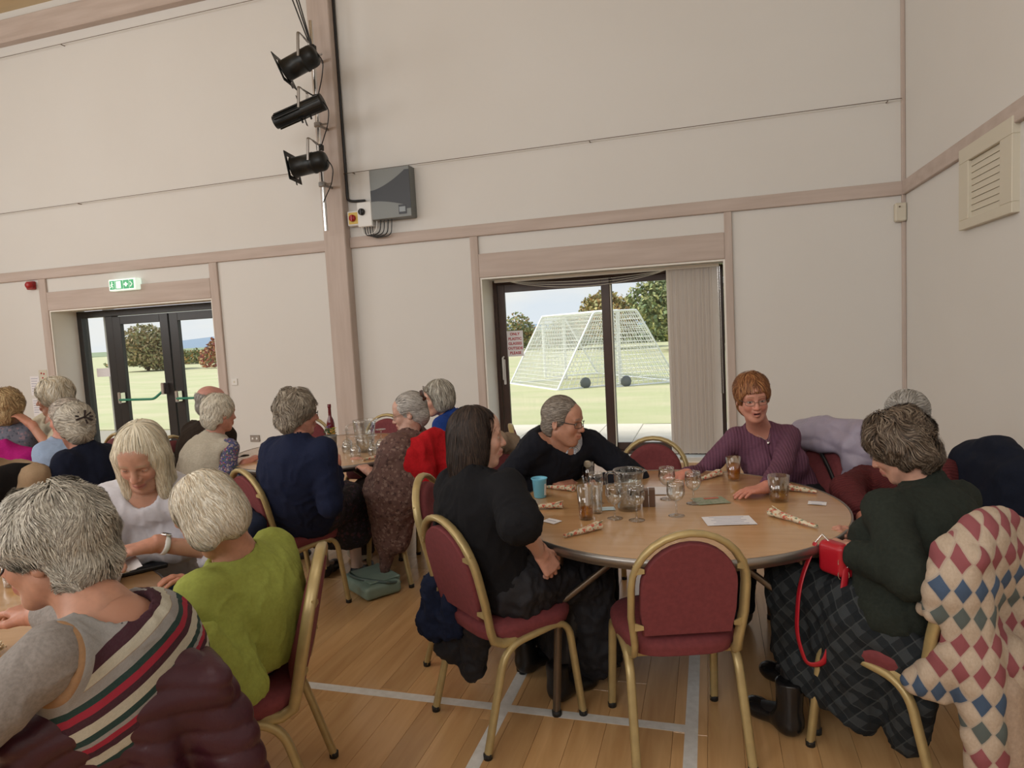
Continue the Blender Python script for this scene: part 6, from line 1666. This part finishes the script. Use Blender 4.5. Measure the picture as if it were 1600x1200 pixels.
def person_A():
    p = Person('A', 'nearest woman, grey curls, dark glasses, striped knitted tank top over a grey jumper', (-.93,-.36,-.14), (-1,.10), (.0,0,1), hs=.97, bs=1.10, g='f', skin=SKIN_T, smile=.1, h=.0075, hh=.0034)
    p.body(hands=('R',))
    M_gk = wool('grey_marl', (.30,.27,.25), var=.35, noise_s=140)
    T = p.torso(.004) + p.arm('L', .008, 1.93, loose=.006) + p.arm('R', .008, 1.93, loose=.006) + [p.collar(.088)]
    p.cloth('grey_jumper', T, M_gk, fold=.006, fs=8, seed=26)
    cream, maroon, dgreen, red, grey = (.56,.53,.43), (.055,.012,.024), (.012,.050,.045), (.38,.018,.045), (.34,.33,.32)
    def stripes(nt, x, y, z, vec):
        Tt = float(np.linalg.norm(p.S - p.hip)); top = Tt + .105
        seq = [(0,grey),(.014,maroon),(.050,cream),(.078,(.34,.25,.18)),(.080,grey),(.108,dgreen),(.128,red),(.150,maroon),(.172,cream),(.202,dgreen),(.222,grey),(.235,red),(.252,maroon),(.272,cream),(.300,dgreen),(.32,red),(.34,maroon),(.365,grey),(.40,cream),(.43,maroon),(.46,red),(.49,dgreen),(.52,grey)]
        v = nmath(nt, 'ADD', nmath(nt, 'MULTIPLY', nmath(nt, 'SUBTRACT', Tt + .050, z), 1.05), nmath(nt, 'MULTIPLY', y, -.85))
        r = ramp(nt, [(min(1, a/.56), c) for a, c in seq]); nt.links.new(nmath(nt, 'DIVIDE', v, .56), r.inputs[0])
        w_ = nt.nodes.new('ShaderNodeTexNoise'); w_.inputs['Scale'].default_value = 260; nt.links.new(vec, w_.inputs['Vector'])
        c = nmix(nt, nmath(nt, 'LESS_THAN', x, .026), r.outputs[0], grey); c = nmix(nt, nmath(nt, 'LESS_THAN', x, .010), c, (.34,.19,.09))
        return nmix(nt, nmath(nt, 'MULTIPLY', w_.outputs[0], .35), c, (.10,.09,.09)), None
    T = p.torso(.022) + [p.collar(.092)]
    clipv = []
    for sd, q in (('L', -1), ('R', 1)):
        sh, el = getattr(p, 'sh'+sd), getattr(p, 'el'+sd); o = p.sr*q
        T.append(ell(sh + o*.062 - p.u*.05, [p.sr, p.f, p.u], (.050,.092,.120), .010, True)); clipv.append(T[-1])
    def uva(V):
        d = V - p.hip; return np.stack([np.minimum(clipv[0].d(V), clipv[1].d(V)), d @ p.f, d @ p.u], 1)
    p.cloth('striped_tank_top', T, st_mat('knitted_stripes', stripes), h=.006, fold=.004, fs=8, seed=27, uv=uva)
    p.trousers(wool('navy_trousers', (.015,.018,.03)))
    p.hair(p.cap(.018, .050, .0, -.002, .010, back=-.050), [(.50,.47,.40),(.40,.37,.31),(.62,.59,.51),(.30,.27,.23)], 17000, .055, .0012, 'down', .50, .009, 13, rough=.013, jitter=.35)
    p.glasses(M_blackplas, .027, .021, tube=.0025)
person_A()

def person_B():
    p = Person('B', 'person with white blonde bobbed hair in a lime green jumper, back to the camera', (-.82,-.10,-.55), (-.95,-.10), (.0,.0,1), hs=1.0, bs=1.10, g='f', skin=SKIN_T, h=.0085, hh=.004)
    p.body(hands=('L','R'), hand_opt={'L': dict(curl=.6), 'R': dict(curl=.6)})
    m = wool('lime_knit', (.31,.35,.075), var=.18)
    T = p.torso(.020, width=1.05) + p.arm('L', .026, 1.85, loose=.012) + p.arm('R', .026, 1.85, loose=.012) + [p.collar(.070, .0)]
    for q in T: q.clip = q.clip + ([(p.hip + V3(0,0,-.01), V3(0,0,-1))] if not q.sub else [])
    p.cloth('lime_jumper', T, m, fold=.008, fs=7, seed=28)
    p.trousers(wool('navy_trousers_b', (.013,.015,.026)), .02)
    R, hs, C = p.R, p.hs, p.hp
    H = [ell(C(0,-.016,.036), R, hs*V3(.088,.104,.098), .02), ell(C(0,-.045,-.035), R, hs*V3(.080,.070,.078), .03), ell(C(.066,.0,-.04), R, hs*V3(.026,.055,.062), .02), ell(C(-.066,.0,-.04), R, hs*V3(.026,.055,.062), .02), rbox(C(0,.165,-.12), R, hs*V3(.060,.120,.165), .045*hs, .02, True), rbox(C(0,-.05,-.215), R, hs*V3(.2,.2,.09), .02, .02, True)]
    p.hair(H, [(.62,.55,.42),(.72,.66,.54),(.50,.41,.29),(.78,.74,.64)], 8000, .085, .0015, 'down', .18, .005, 14, rough=.003, crown=(.0,-.04,.12))
person_B()

def person_C():
    p = Person('C', 'woman with long straight blonde hair and a white top, looking down at papers', (.34,-.80,-.52), (.30,-.95), (.05,0,1), hs=1.0, bs=1.05, g='f', skin=(.50,.27,.19), brow=(.35,.25,.17), smile=.2, closed=True, hh=.0038, h=.009)
    p.body(hand_opt={'L': dict(N=(.1,.0,1), curl=.25, D=(-.35,-.85,.0)), 'R': dict(N=(0,.1,1), curl=.35, D=(.6,-.7,.0))})
    m = wool('white_jersey', (.60,.59,.64), var=.08, st=.15, sheen=.1)
    T = p.torso(.016) + p.arm('L', .020, 1.30, loose=.010) + p.arm('R', .020, 1.30, loose=.010) + [p.collar(.070), p.vneck(.01, .05)]
    for q in T: q.clip = q.clip + ([(p.hip + V3(0,0,.085), V3(0,0,-1))] if not q.sub else [])
    p.cloth('white_top', T, m, fold=.008, fs=7, seed=29)
    p.trousers(mat('blue_denim', (.045,.095,.20), .85, noise=(14,.6,(.03,.06,.14)), bump=(300,.3)), .016, 'jeans'); p.shoes(M_white)
    R, hs, C = p.R, p.hs, p.hp
    H = [ell(C(0,-.016,.036), R, hs*V3(.084,.102,.096), .01), ell(C(0,-.055,-.06), R, hs*V3(.078,.055,.12), .03),
         cone(C(.066,.030,.02), C(.062,.050,-.15), .022*hs, .020*hs, .03), cone(C(-.066,.030,.02), C(-.062,.050,-.15), .022*hs, .020*hs, .03),
         cone(C(.066,-.01,.0), C(.066,-.0,-.16), .026*hs, .026*hs, .03), cone(C(-.066,-.01,.0), C(-.066,-.0,-.16), .026*hs, .026*hs, .03),
         rbox(C(0,.165,-.125), R, hs*V3(.052,.105,.175), .040*hs, .018, True)]
    p.hair(H, [(.70,.64,.50),(.58,.50,.36),(.78,.73,.60),(.64,.56,.42)], 6500, .13, .0015, 'long', .06, .004, 15, rough=.002, jitter=.12)
    w_ = p.J['wrL'] - np.array(p.org); d = _n(p.J['wrL'] - p.elL); c = w_ - d*.035
    t = MB(); P_ = []; a = _n(np.cross(d, (0,0,1))); b = np.cross(d, a)
    for k in range(20): th = 2*PI*k/20; P_.append(c + a*.034*math.cos(th) + b*.032*math.sin(th))
    wt = MB(); wt.tube(P_, .003, 6, ry=.010, closed=True, up=tuple(d)); ww = wt.build('watch_strap', M_white, p.root)
    upw = -b if b[2] < 0 else b
    t = MB(); t.lathe([(0,0),(.019,0),(.020,.004),(.017,.008),(0,.008)], 20, tuple(c + upw*.033), axis=tuple(upw)); t.build('watch_case', M_chrome, ww)
    t = MB(); t.lathe([(0,.0082),(.015,.0082),(.015,.009),(0,.009)], 20, tuple(c + upw*.033), axis=tuple(upw)); t.build('watch_face', M_blackplas, ww)
person_C()

def simple(key, label, look, face, gname, gm, skin, hairf, hs=1.05, bs=1.05, g='f', hands=('L','R'), legs=(.02,.02,.025), off=.022, t=1.85, cr=.062, low=True, seed=30, extra=None):
    p = Person(key, label, look, face, (0,0,1), hs=hs, bs=bs, g=g, skin=skin, hh=.0050, h=.012)
    p.body(hands=hands)
    T = p.torso(off) + p.arm('L', off, t, loose=.01) + p.arm('R', off, t, loose=.01) + [p.collar(cr)]
    p.cloth(gname, T, gm, fold=.008, fs=7, seed=seed)
    p.trousers(wool('trousers_' + key, legs)); p.shoes(M_blackplas); hairf(p)
    if extra: extra(p)
    return p
simple('D', 'blonde woman in a grey floral top at the far left, back to the camera', (-.35,.93,-.05), (-.55,.83), 'top', flower_mat('grey_floral', (.17,.18,.23), [(.30,.22,.26),(.10,.11,.15)], 30), SKIN_P,
       lambda p: p.hair(p.cap(.026, .04, -.05, -.02, .012, back=-.06), [(.44,.30,.15),(.34,.21,.10),(.55,.41,.22)], 2200, .06, .002, 'down', .9, .008, 16, rough=.008, jitter=.7), seed=31)
simple('E', 'wavy haired woman in a cream blouse reaching out an arm by the fire doors', (-.78,-.60,-.08), (-.75,-.55), 'blouse', wool('cream_blouse', (.62,.57,.44), st=.15), SKIN_T,
       lambda p: p.hair(p.cap(.028, .05, -.06, -.035, .012, back=-.10) , [(.62,.55,.42),(.50,.42,.30),(.70,.66,.56)], 2400, .08, .002, 'down', .6, .008, 17, rough=.006), t=1.15, seed=32, cr=.072)
simple('F', 'grey haired person in a pale blue jumper, mostly behind the navy one', (-.92,-.25,-.10), (-.5,-.86), 'jumper', wool('pale_blue_knit', (.30,.39,.55), var=.12), SKIN_R,
       lambda p: p.hair(p.cap(.018, .06, -.045, -.015, .006), [(.44,.38,.32),(.34,.29,.24),(.55,.49,.42)], 1600, .05, .002, 'back', .3, .004, 18), seed=33)
def clip_G(p):
    t = MB(); c = p.hp(.01,-.125,.035) - np.array(p.org); rs = np.random.RandomState(5); r, f, u = p.R
    for k in range(9):
        a = k*2*PI/9; d = r*math.cos(a) + u*math.sin(a)*.7; t.obox(c + d*.022 - f*.004*(k % 3), [d, f, np.cross(d, f)], (.026,.006,.005))
    t.build('hair_clip', mat('dark_clip', (.02,.008,.008), .3), p.root)
simple('G', 'grey haired woman in navy with a dark claw clip in her hair', (-.90,.34,-.22), (-.93,-.20), 'jumper', wool('dark_navy_knit', (.008,.011,.026)), SKIN_R,
       lambda p: p.hair(p.cap(.020, .05, -.045, -.015, .006, back=-.055), [(.44,.40,.33),(.32,.28,.22),(.56,.52,.44)], 2200, .07, .002, 'back', .15, .004, 19), bs=1.18, seed=34, extra=clip_G)
simple('H', 'person in a beige jumper cut off by the left edge of the picture', (-.80,.50,-.1), (-.97,.25), 'jumper', wool('beige_knit', (.36,.25,.155), var=.15), SKIN,
       lambda p: p.hair(p.cap(.022, .05, -.05, -.02, .008), GREY, 1500, .05, .002, 'down', .5, .006, 20), bs=1.2, seed=35)

# ------------------------------------------------------------------ coats and jackets over chair backs
def coat(ck, name, label, cat, m, prims, h=.010, fold=.012, fs=9, seed=50, ridge=None, uv=None, extra=None, relax_n=2):
    c = CH[ck]; th = c.rotation_euler[2]; f = V3(-math.sin(th), math.cos(th), 0); r = V3(math.cos(th), math.sin(th), 0); o = np.array(c.location[:])
    Rm = np.array([r, f, V3(0,0,1)])
    def W(x, y, z): return o + r*x + f*y + V3(0,0,z)
    L = prims(W, Rm, r, f)
    V, F = grid_mesh(L, h); V = relax(V, F, relax_n); N = vnormals(V, F)
    Q = (V - o) @ Rm.T
    d = fold*(1-2*np.abs(vnoise(Q*V3(fs,fs,fs*.35), seed)))*.8 + fold*.35*vnoise(Q*fs*2.5, seed+3)
    if ridge: d = d + ridge(Q)
    V = V + N*d[:, None]
    ob = np_mesh(name, V, F, tuple(o), m, None, uv=None if uv is None else uv(Q)); ob.location = tuple(o)
    tag(ob, label, cat); return ob, W, Rm
def slab(W, Rm, r, f, zb_back, zb_front=.55, hw=.21, thick=.030, top=.90, kk=.05, shift=0.0):
    tl = _n(f*(-.21) + V3(0,0,1)); nn = _n(f + V3(0,0,.21)); B = np.array([r, nn, tl])
    L = []
    zc = (zb_back + top - .02)/2; L.append(rbox(W(shift, back_y(zc) - .048, zc), B, (hw, thick, (top-.04-zb_back)/2), thick*.9, kk))
    zc = (zb_front + top - .02)/2; L.append(rbox(W(0, back_y(zc) + .052, zc), B, (hw*.92, thick*.8, (top-.04-zb_front)/2), thick*.7, kk))
    A = [(x, z) for x, z in arch_pts(hw*.92, top, .62, 10)][1:-1]
    for (x0, z0), (x1, z1) in zip(A[:-1], A[1:]): L.append(cone(W(x0, back_y(z0), z0), W(x1, back_y(z1), z1), .044, .044, kk))
    return L
# burgundy quilted jacket, nearest
def pr(W, Rm, r, f):
    L = slab(W, Rm, r, f, .34, .62, .205, .030, .925, .03)
    L += [cone(W(.19,-.29,.74), W(.24,-.36,.40), .060, .052, .03), cone(W(-.19,-.29,.74), W(-.22,-.34,.40), .055, .050, .03), cone(W(.03,-.30,.90), W(.08,-.36,.50), .035, .040, .03)]
    return L
def quilt(per, depth, wav=.006):
    def g(Q):
        z = Q[:,2] + wav*vnoise(Q*14, 3) + .25*np.abs(Q[:,0]); return depth*(np.abs(np.sin(PI*z/per))**.6 - .6)
    return g
coat('A', 'quilted_jacket', 'shiny burgundy quilted jacket over the nearest chair at the bottom left', 'jacket', mat('burgundy_nylon', (.050,.009,.018), .46, bump=(70,.45,.003)), pr, h=.0065, fold=.012, fs=9, seed=51, ridge=quilt(.050, .008))
# red fleece
coat('L', 'fleece_jacket', 'bright red fleece hanging over the chair of the shawl wearer', 'jacket', wool('red_fleece', (.50,.012,.018), var=.3, st=.3), lambda W, Rm, r, f: slab(W, Rm, r, f, .42, .62, .21, .032, .93) + [cone(W(-.12,-.32,.75), W(-.10,-.36,.30), .07, .045, .07), cone(W(.08,-.31,.80), W(.12,-.35,.40), .06, .06, .07)], fold=.018, fs=12, seed=52)
# lilac padded coat
coat('P', 'padded_coat', 'lilac padded coat with a black zip edge over the chair of the red haired woman', 'coat', mat('lilac_nylon', (.30,.265,.34), .5, bump=(50,.4,.003)), lambda W, Rm, r, f: slab(W, Rm, r, f, .40, .82, .23, .040, .945) + [cone(W(.20,-.30,.90), W(-.20,-.31,.93), .065, .075, .06), cone(W(-.24,-.32,.82), W(-.28,-.38,.45), .075, .06, .06), cone(W(.24,-.32,.82), W(.27,-.38,.50), .07, .06, .06)], fold=.014, fs=10, seed=53, ridge=quilt(.10, .010))
ob = bpy.data.objects['padded_coat']; c = CH['P']; th = c.rotation_euler[2]; f_ = V3(-math.sin(th), math.cos(th), 0); r__ = V3(math.cos(th), math.sin(th), 0)
t = MB(); P_ = [r__*(.10-.038*k) + f_*(-.235 + .006*k) + V3(0,0,.895 - .012*k - .0040*k*k) for k in range(9)]
t.tube(P_, .009, 6, ry=.014); t.build('zip_edge', M_blackplas, ob)
# navy jacket behind the man in maroon
coat('Q', 'dark_jacket', 'very dark navy jacket over the chair of the man in maroon', 'jacket', wool('midnight_cloth', (.008,.011,.022)), lambda W, Rm, r, f: slab(W, Rm, r, f, .30, .62, .25, .045, .95) + [cone(W(-.22,-.32,.86), W(-.25,-.40,.35), .085, .07, .06), cone(W(.22,-.32,.86), W(.25,-.38,.35), .085, .07, .06)], fold=.014, seed=54)
# beige coat
coat('O', 'beige_coat', 'rolled beige coat on the chair top behind the man in black', 'coat', wool('beige_cloth', (.25,.18,.125)), lambda W, Rm, r, f: slab(W, Rm, r, f, .68, .74, .20, .030, .92)[2:] + [cone(W(-.12,-.30,.88), W(.14,-.29,.90), .05, .055, .05), cone(W(.16,-.30,.84), W(.19,-.33,.66), .05, .035, .05)], fold=.014, fs=16, seed=55)
# black garment and pink jacket at far left
coat('H', 'black_cardigan', 'black garment covering a chair back at the far left', 'cardigan', wool('black_wool', (.010,.008,.008)), lambda W, Rm, r, f: slab(W, Rm, r, f, .45, .60, .23, .035, .94), h=.012, seed=56)
coat('D', 'pink_jacket', 'bright magenta jacket on a chair back at the far left', 'jacket', wool('magenta_cloth', (.40,.012,.17), var=.25), lambda W, Rm, r, f: slab(W, Rm, r, f, .40, .62, .24, .036, .95) + [cone(W(.20,-.32,.84), W(.24,-.37,.40), .07, .055, .06)], h=.012, fold=.016, seed=57)
# dark cardigan hanging on the chair of the navy woman
coat('K', 'navy_scarf', 'dark navy cloth draped low over the chair of the woman in the navy cardigan', 'scarf', wool('navy_cloth_k', (.014,.020,.042)), lambda W, Rm, r, f: [cone(W(-.02,-.28,.66), W(.16,-.29,.60), .035, .045, .05), cone(W(.12,-.29,.60), W(.15,-.32,.44), .045, .035, .05)], fold=.010, seed=58)

# patchwork cardigan on the nearest right chair
def patch_nodes(nt, x, y, z, vec):
    k = 1/.068
    a = nmath(nt, 'MULTIPLY', nmath(nt, 'ADD', x, nmath(nt, 'MULTIPLY', z, .8)), k); b = nmath(nt, 'MULTIPLY', nmath(nt, 'SUBTRACT', x, nmath(nt, 'MULTIPLY', z, .8)), k)
    fa, fb = nmath(nt, 'FLOOR', a), nmath(nt, 'FLOOR', b)
    odd = nmath(nt, 'MODULO', nmath(nt, 'ADD', nmath(nt, 'SUBTRACT', fa, fb), 60.0), 2.0); 
    row = nmath(nt, 'MODULO', nmath(nt, 'ADD', nmath(nt, 'SUBTRACT', fa, fb), 60.0), 8.0)
    r = ramp(nt, [(0,(.27,.085,.095)),(.26,(.105,.125,.12)),(.51,(.065,.10,.165)),(.76,(.10,.135,.12))]); nt.links.new(nmath(nt, 'DIVIDE', row, 8.0), r.inputs[0])
    n = nt.nodes.new('ShaderNodeTexNoise'); n.inputs['Scale'].default_value = 120; nt.links.new(vec, n.inputs['Vector'])
    cream = nmix(nt, n.outputs[0], (.56,.46,.36), (.40,.31,.23))
    col = nmix(nt, odd, r.outputs[0], cream)
    ra, rb = nmath(nt, 'FRACT', a), nmath(nt, 'FRACT', b)
    ea = nmath(nt, 'MINIMUM', ra, nmath(nt, 'SUBTRACT', 1.0, ra)); eb = nmath(nt, 'MINIMUM', rb, nmath(nt, 'SUBTRACT', 1.0, rb)); e_ = nmath(nt, 'MINIMUM', ea, eb)
    seam = nmath(nt, 'LESS_THAN', e_, .07)
    return nmix(nt, nmath(nt, 'MULTIPLY', seam, .8), col, (.46,.38,.30)), nmath(nt, 'MINIMUM', e_, .25)
def puff(Q):
    k = 1/.068; u = Q[:,0] - Q[:,1]; a = (u + Q[:,2]*.8)*k; b = (u - Q[:,2]*.8)*k
    return .0045*(np.abs(np.sin(PI*a))*np.abs(np.sin(PI*b)))**.5
M_patch = st_mat('patchwork_knit', patch_nodes)
def pr(W, Rm, r, f):
    L = slab(W, Rm, r, f, .36, .62, .20, .026, .915, .03)
    L += [cone(W(.0,-.31,.50), W(.0,-.31,.16), .075, .06, .06), cone(W(.14,-.29,.80), W(.16,-.33,.24), .055, .05, .04), cone(W(-.16,-.27,.52), W(-.21,-.17,.42), .035, .035, .04), cone(W(-.13,-.30,.75), W(-.13,-.33,.20), .06, .05, .05)]
    return L
coat('R', 'patchwork_cardigan', 'cream cardigan with pink, grey and blue diamond patches over the right hand chair', 'cardigan', M_patch, pr, h=.0075, fold=.014, fs=10, seed=60, ridge=puff, uv=lambda Q: np.stack([Q[:,0]-Q[:,1], Q[:,1], Q[:,2]], 1))
o = coat('R', 'cream_lining', 'x', 'cardigan', wool('cream_rib', (.50,.38,.29)), lambda W, Rm, r, f: [cone(W(-.05,-.30,.42), W(-.03,-.33,.13), .09, .075, .06)], h=.009, fold=.008, seed=61)[0]
del o['label']; del o['category']; par = bpy.data.objects['patchwork_cardigan']; o.parent = par; o.location = (0,0,0)

# ------------------------------------------------------------------ bags
e = empty('handbag', (-2.10, 3.66, 0), .95, 'mint green leather handbag lying flat on the floor', 'bag')
M_mint = mat('mint_leather', (.22,.31,.26), .38, noise=(12,.4,(.13,.20,.17)), bump=(120,.25))
org = V3(0,0,0); Rm = np.eye(3)
V, F = grid_mesh([rbox(V3(0,0,.045), Rm, (.12,.185,.041), .024, .02), ell(V3(0,0,.07), Rm, (.09,.14,.022), .03)], .007); V = relax(V, F, 1); V = V + vnormals(V, F)*(.004*vnoise(V*14, 4))[:, None]
np_mesh('bag_body', V, F, (0,0,0), M_mint, e)
V, F = grid_mesh([rbox(V3(.025,.0,.095), Rm, (.100,.150,.005), .004, .01), rbox(V3(.124,.0,.070), Rm, (.006,.150,.030), .005, .02)], .006); V = relax(V, F, 1)
np_mesh('flap', V, F, (0,0,0), M_mint, e)
t = MB(); t.tube(smooth_path([(.12,-.17,.06),(.02,-.20,.095),(-.10,-.02,.102),(-.10,.15,.100),(.05,.19,.07)], .08), .005, 6, ry=.010); t.build('strap', mat('mint_strap', (.07,.11,.10), .4), e)
t = MB(); t.box(.128,.134,-.02,.02,.04,.065,.002); t.build('clasp', M_chrome, e)

e = empty('handbag', (.41, 2.56, 0), 0, 'small red handbag on the lap of the woman in green', 'bag')
M_rb = mat('red_leather', (.42,.010,.022), .33, bump=(150,.2))
V, F = grid_mesh([rbox(V3(0,0,.715), head_frame((.75,.65,0)), (.055,.030,.060), .022, .02), rbox(V3(.045,.0,.675), head_frame((.75,.65,0)), (.03,.022,.022), .012, .01)], .0055); V = relax(V, F, 1)
np_mesh('bag_body', V, F, (0,0,0), M_rb, e)
P_ = smooth_path([(-.06,.03,.76),(-.125,-.02,.62),(-.14,-.05,.44),(-.11,-.075,.34),(-.055,-.095,.36),(.0,-.075,.52),(.03,-.045,.70)], .10, 6)
t = MB(); t.tube(P_, .0035, 8, ry=.013, up=(.4,-.9,.1)); t.build('strap', M_rb, e)
t = MB()
for k in range(2):
    c = V3(.02,-.045,.715-.045*k); t.tube([c + V3(.018*math.cos(q*PI/8), -.002, .022*math.sin(q*PI/8)) for q in range(16)], .0016, 5, closed=True)
t.build('ring', M_chrome, e)
t = MB(); t.tube([(-.06,.03,.76),(-.035,.035,.79),(-.01,.0,.765)], .004, 6); t.build('clip', M_chrome, e)
# papers held by the woman in white
e = empty('paper_sheets', (-1.955, 1.70, .86), .5, 'white papers held up by the blonde woman in white', 'paper')
for k in range(3):
    t = MB(); a = .25*k; t.obox((.01*k, -.01*k, .004*k), [(math.cos(a),math.sin(a),.15),(-math.sin(a),math.cos(a),.12),(0,-.15,1)], (.075,.05,.0006)); t.build('sheet', M_paper, e)
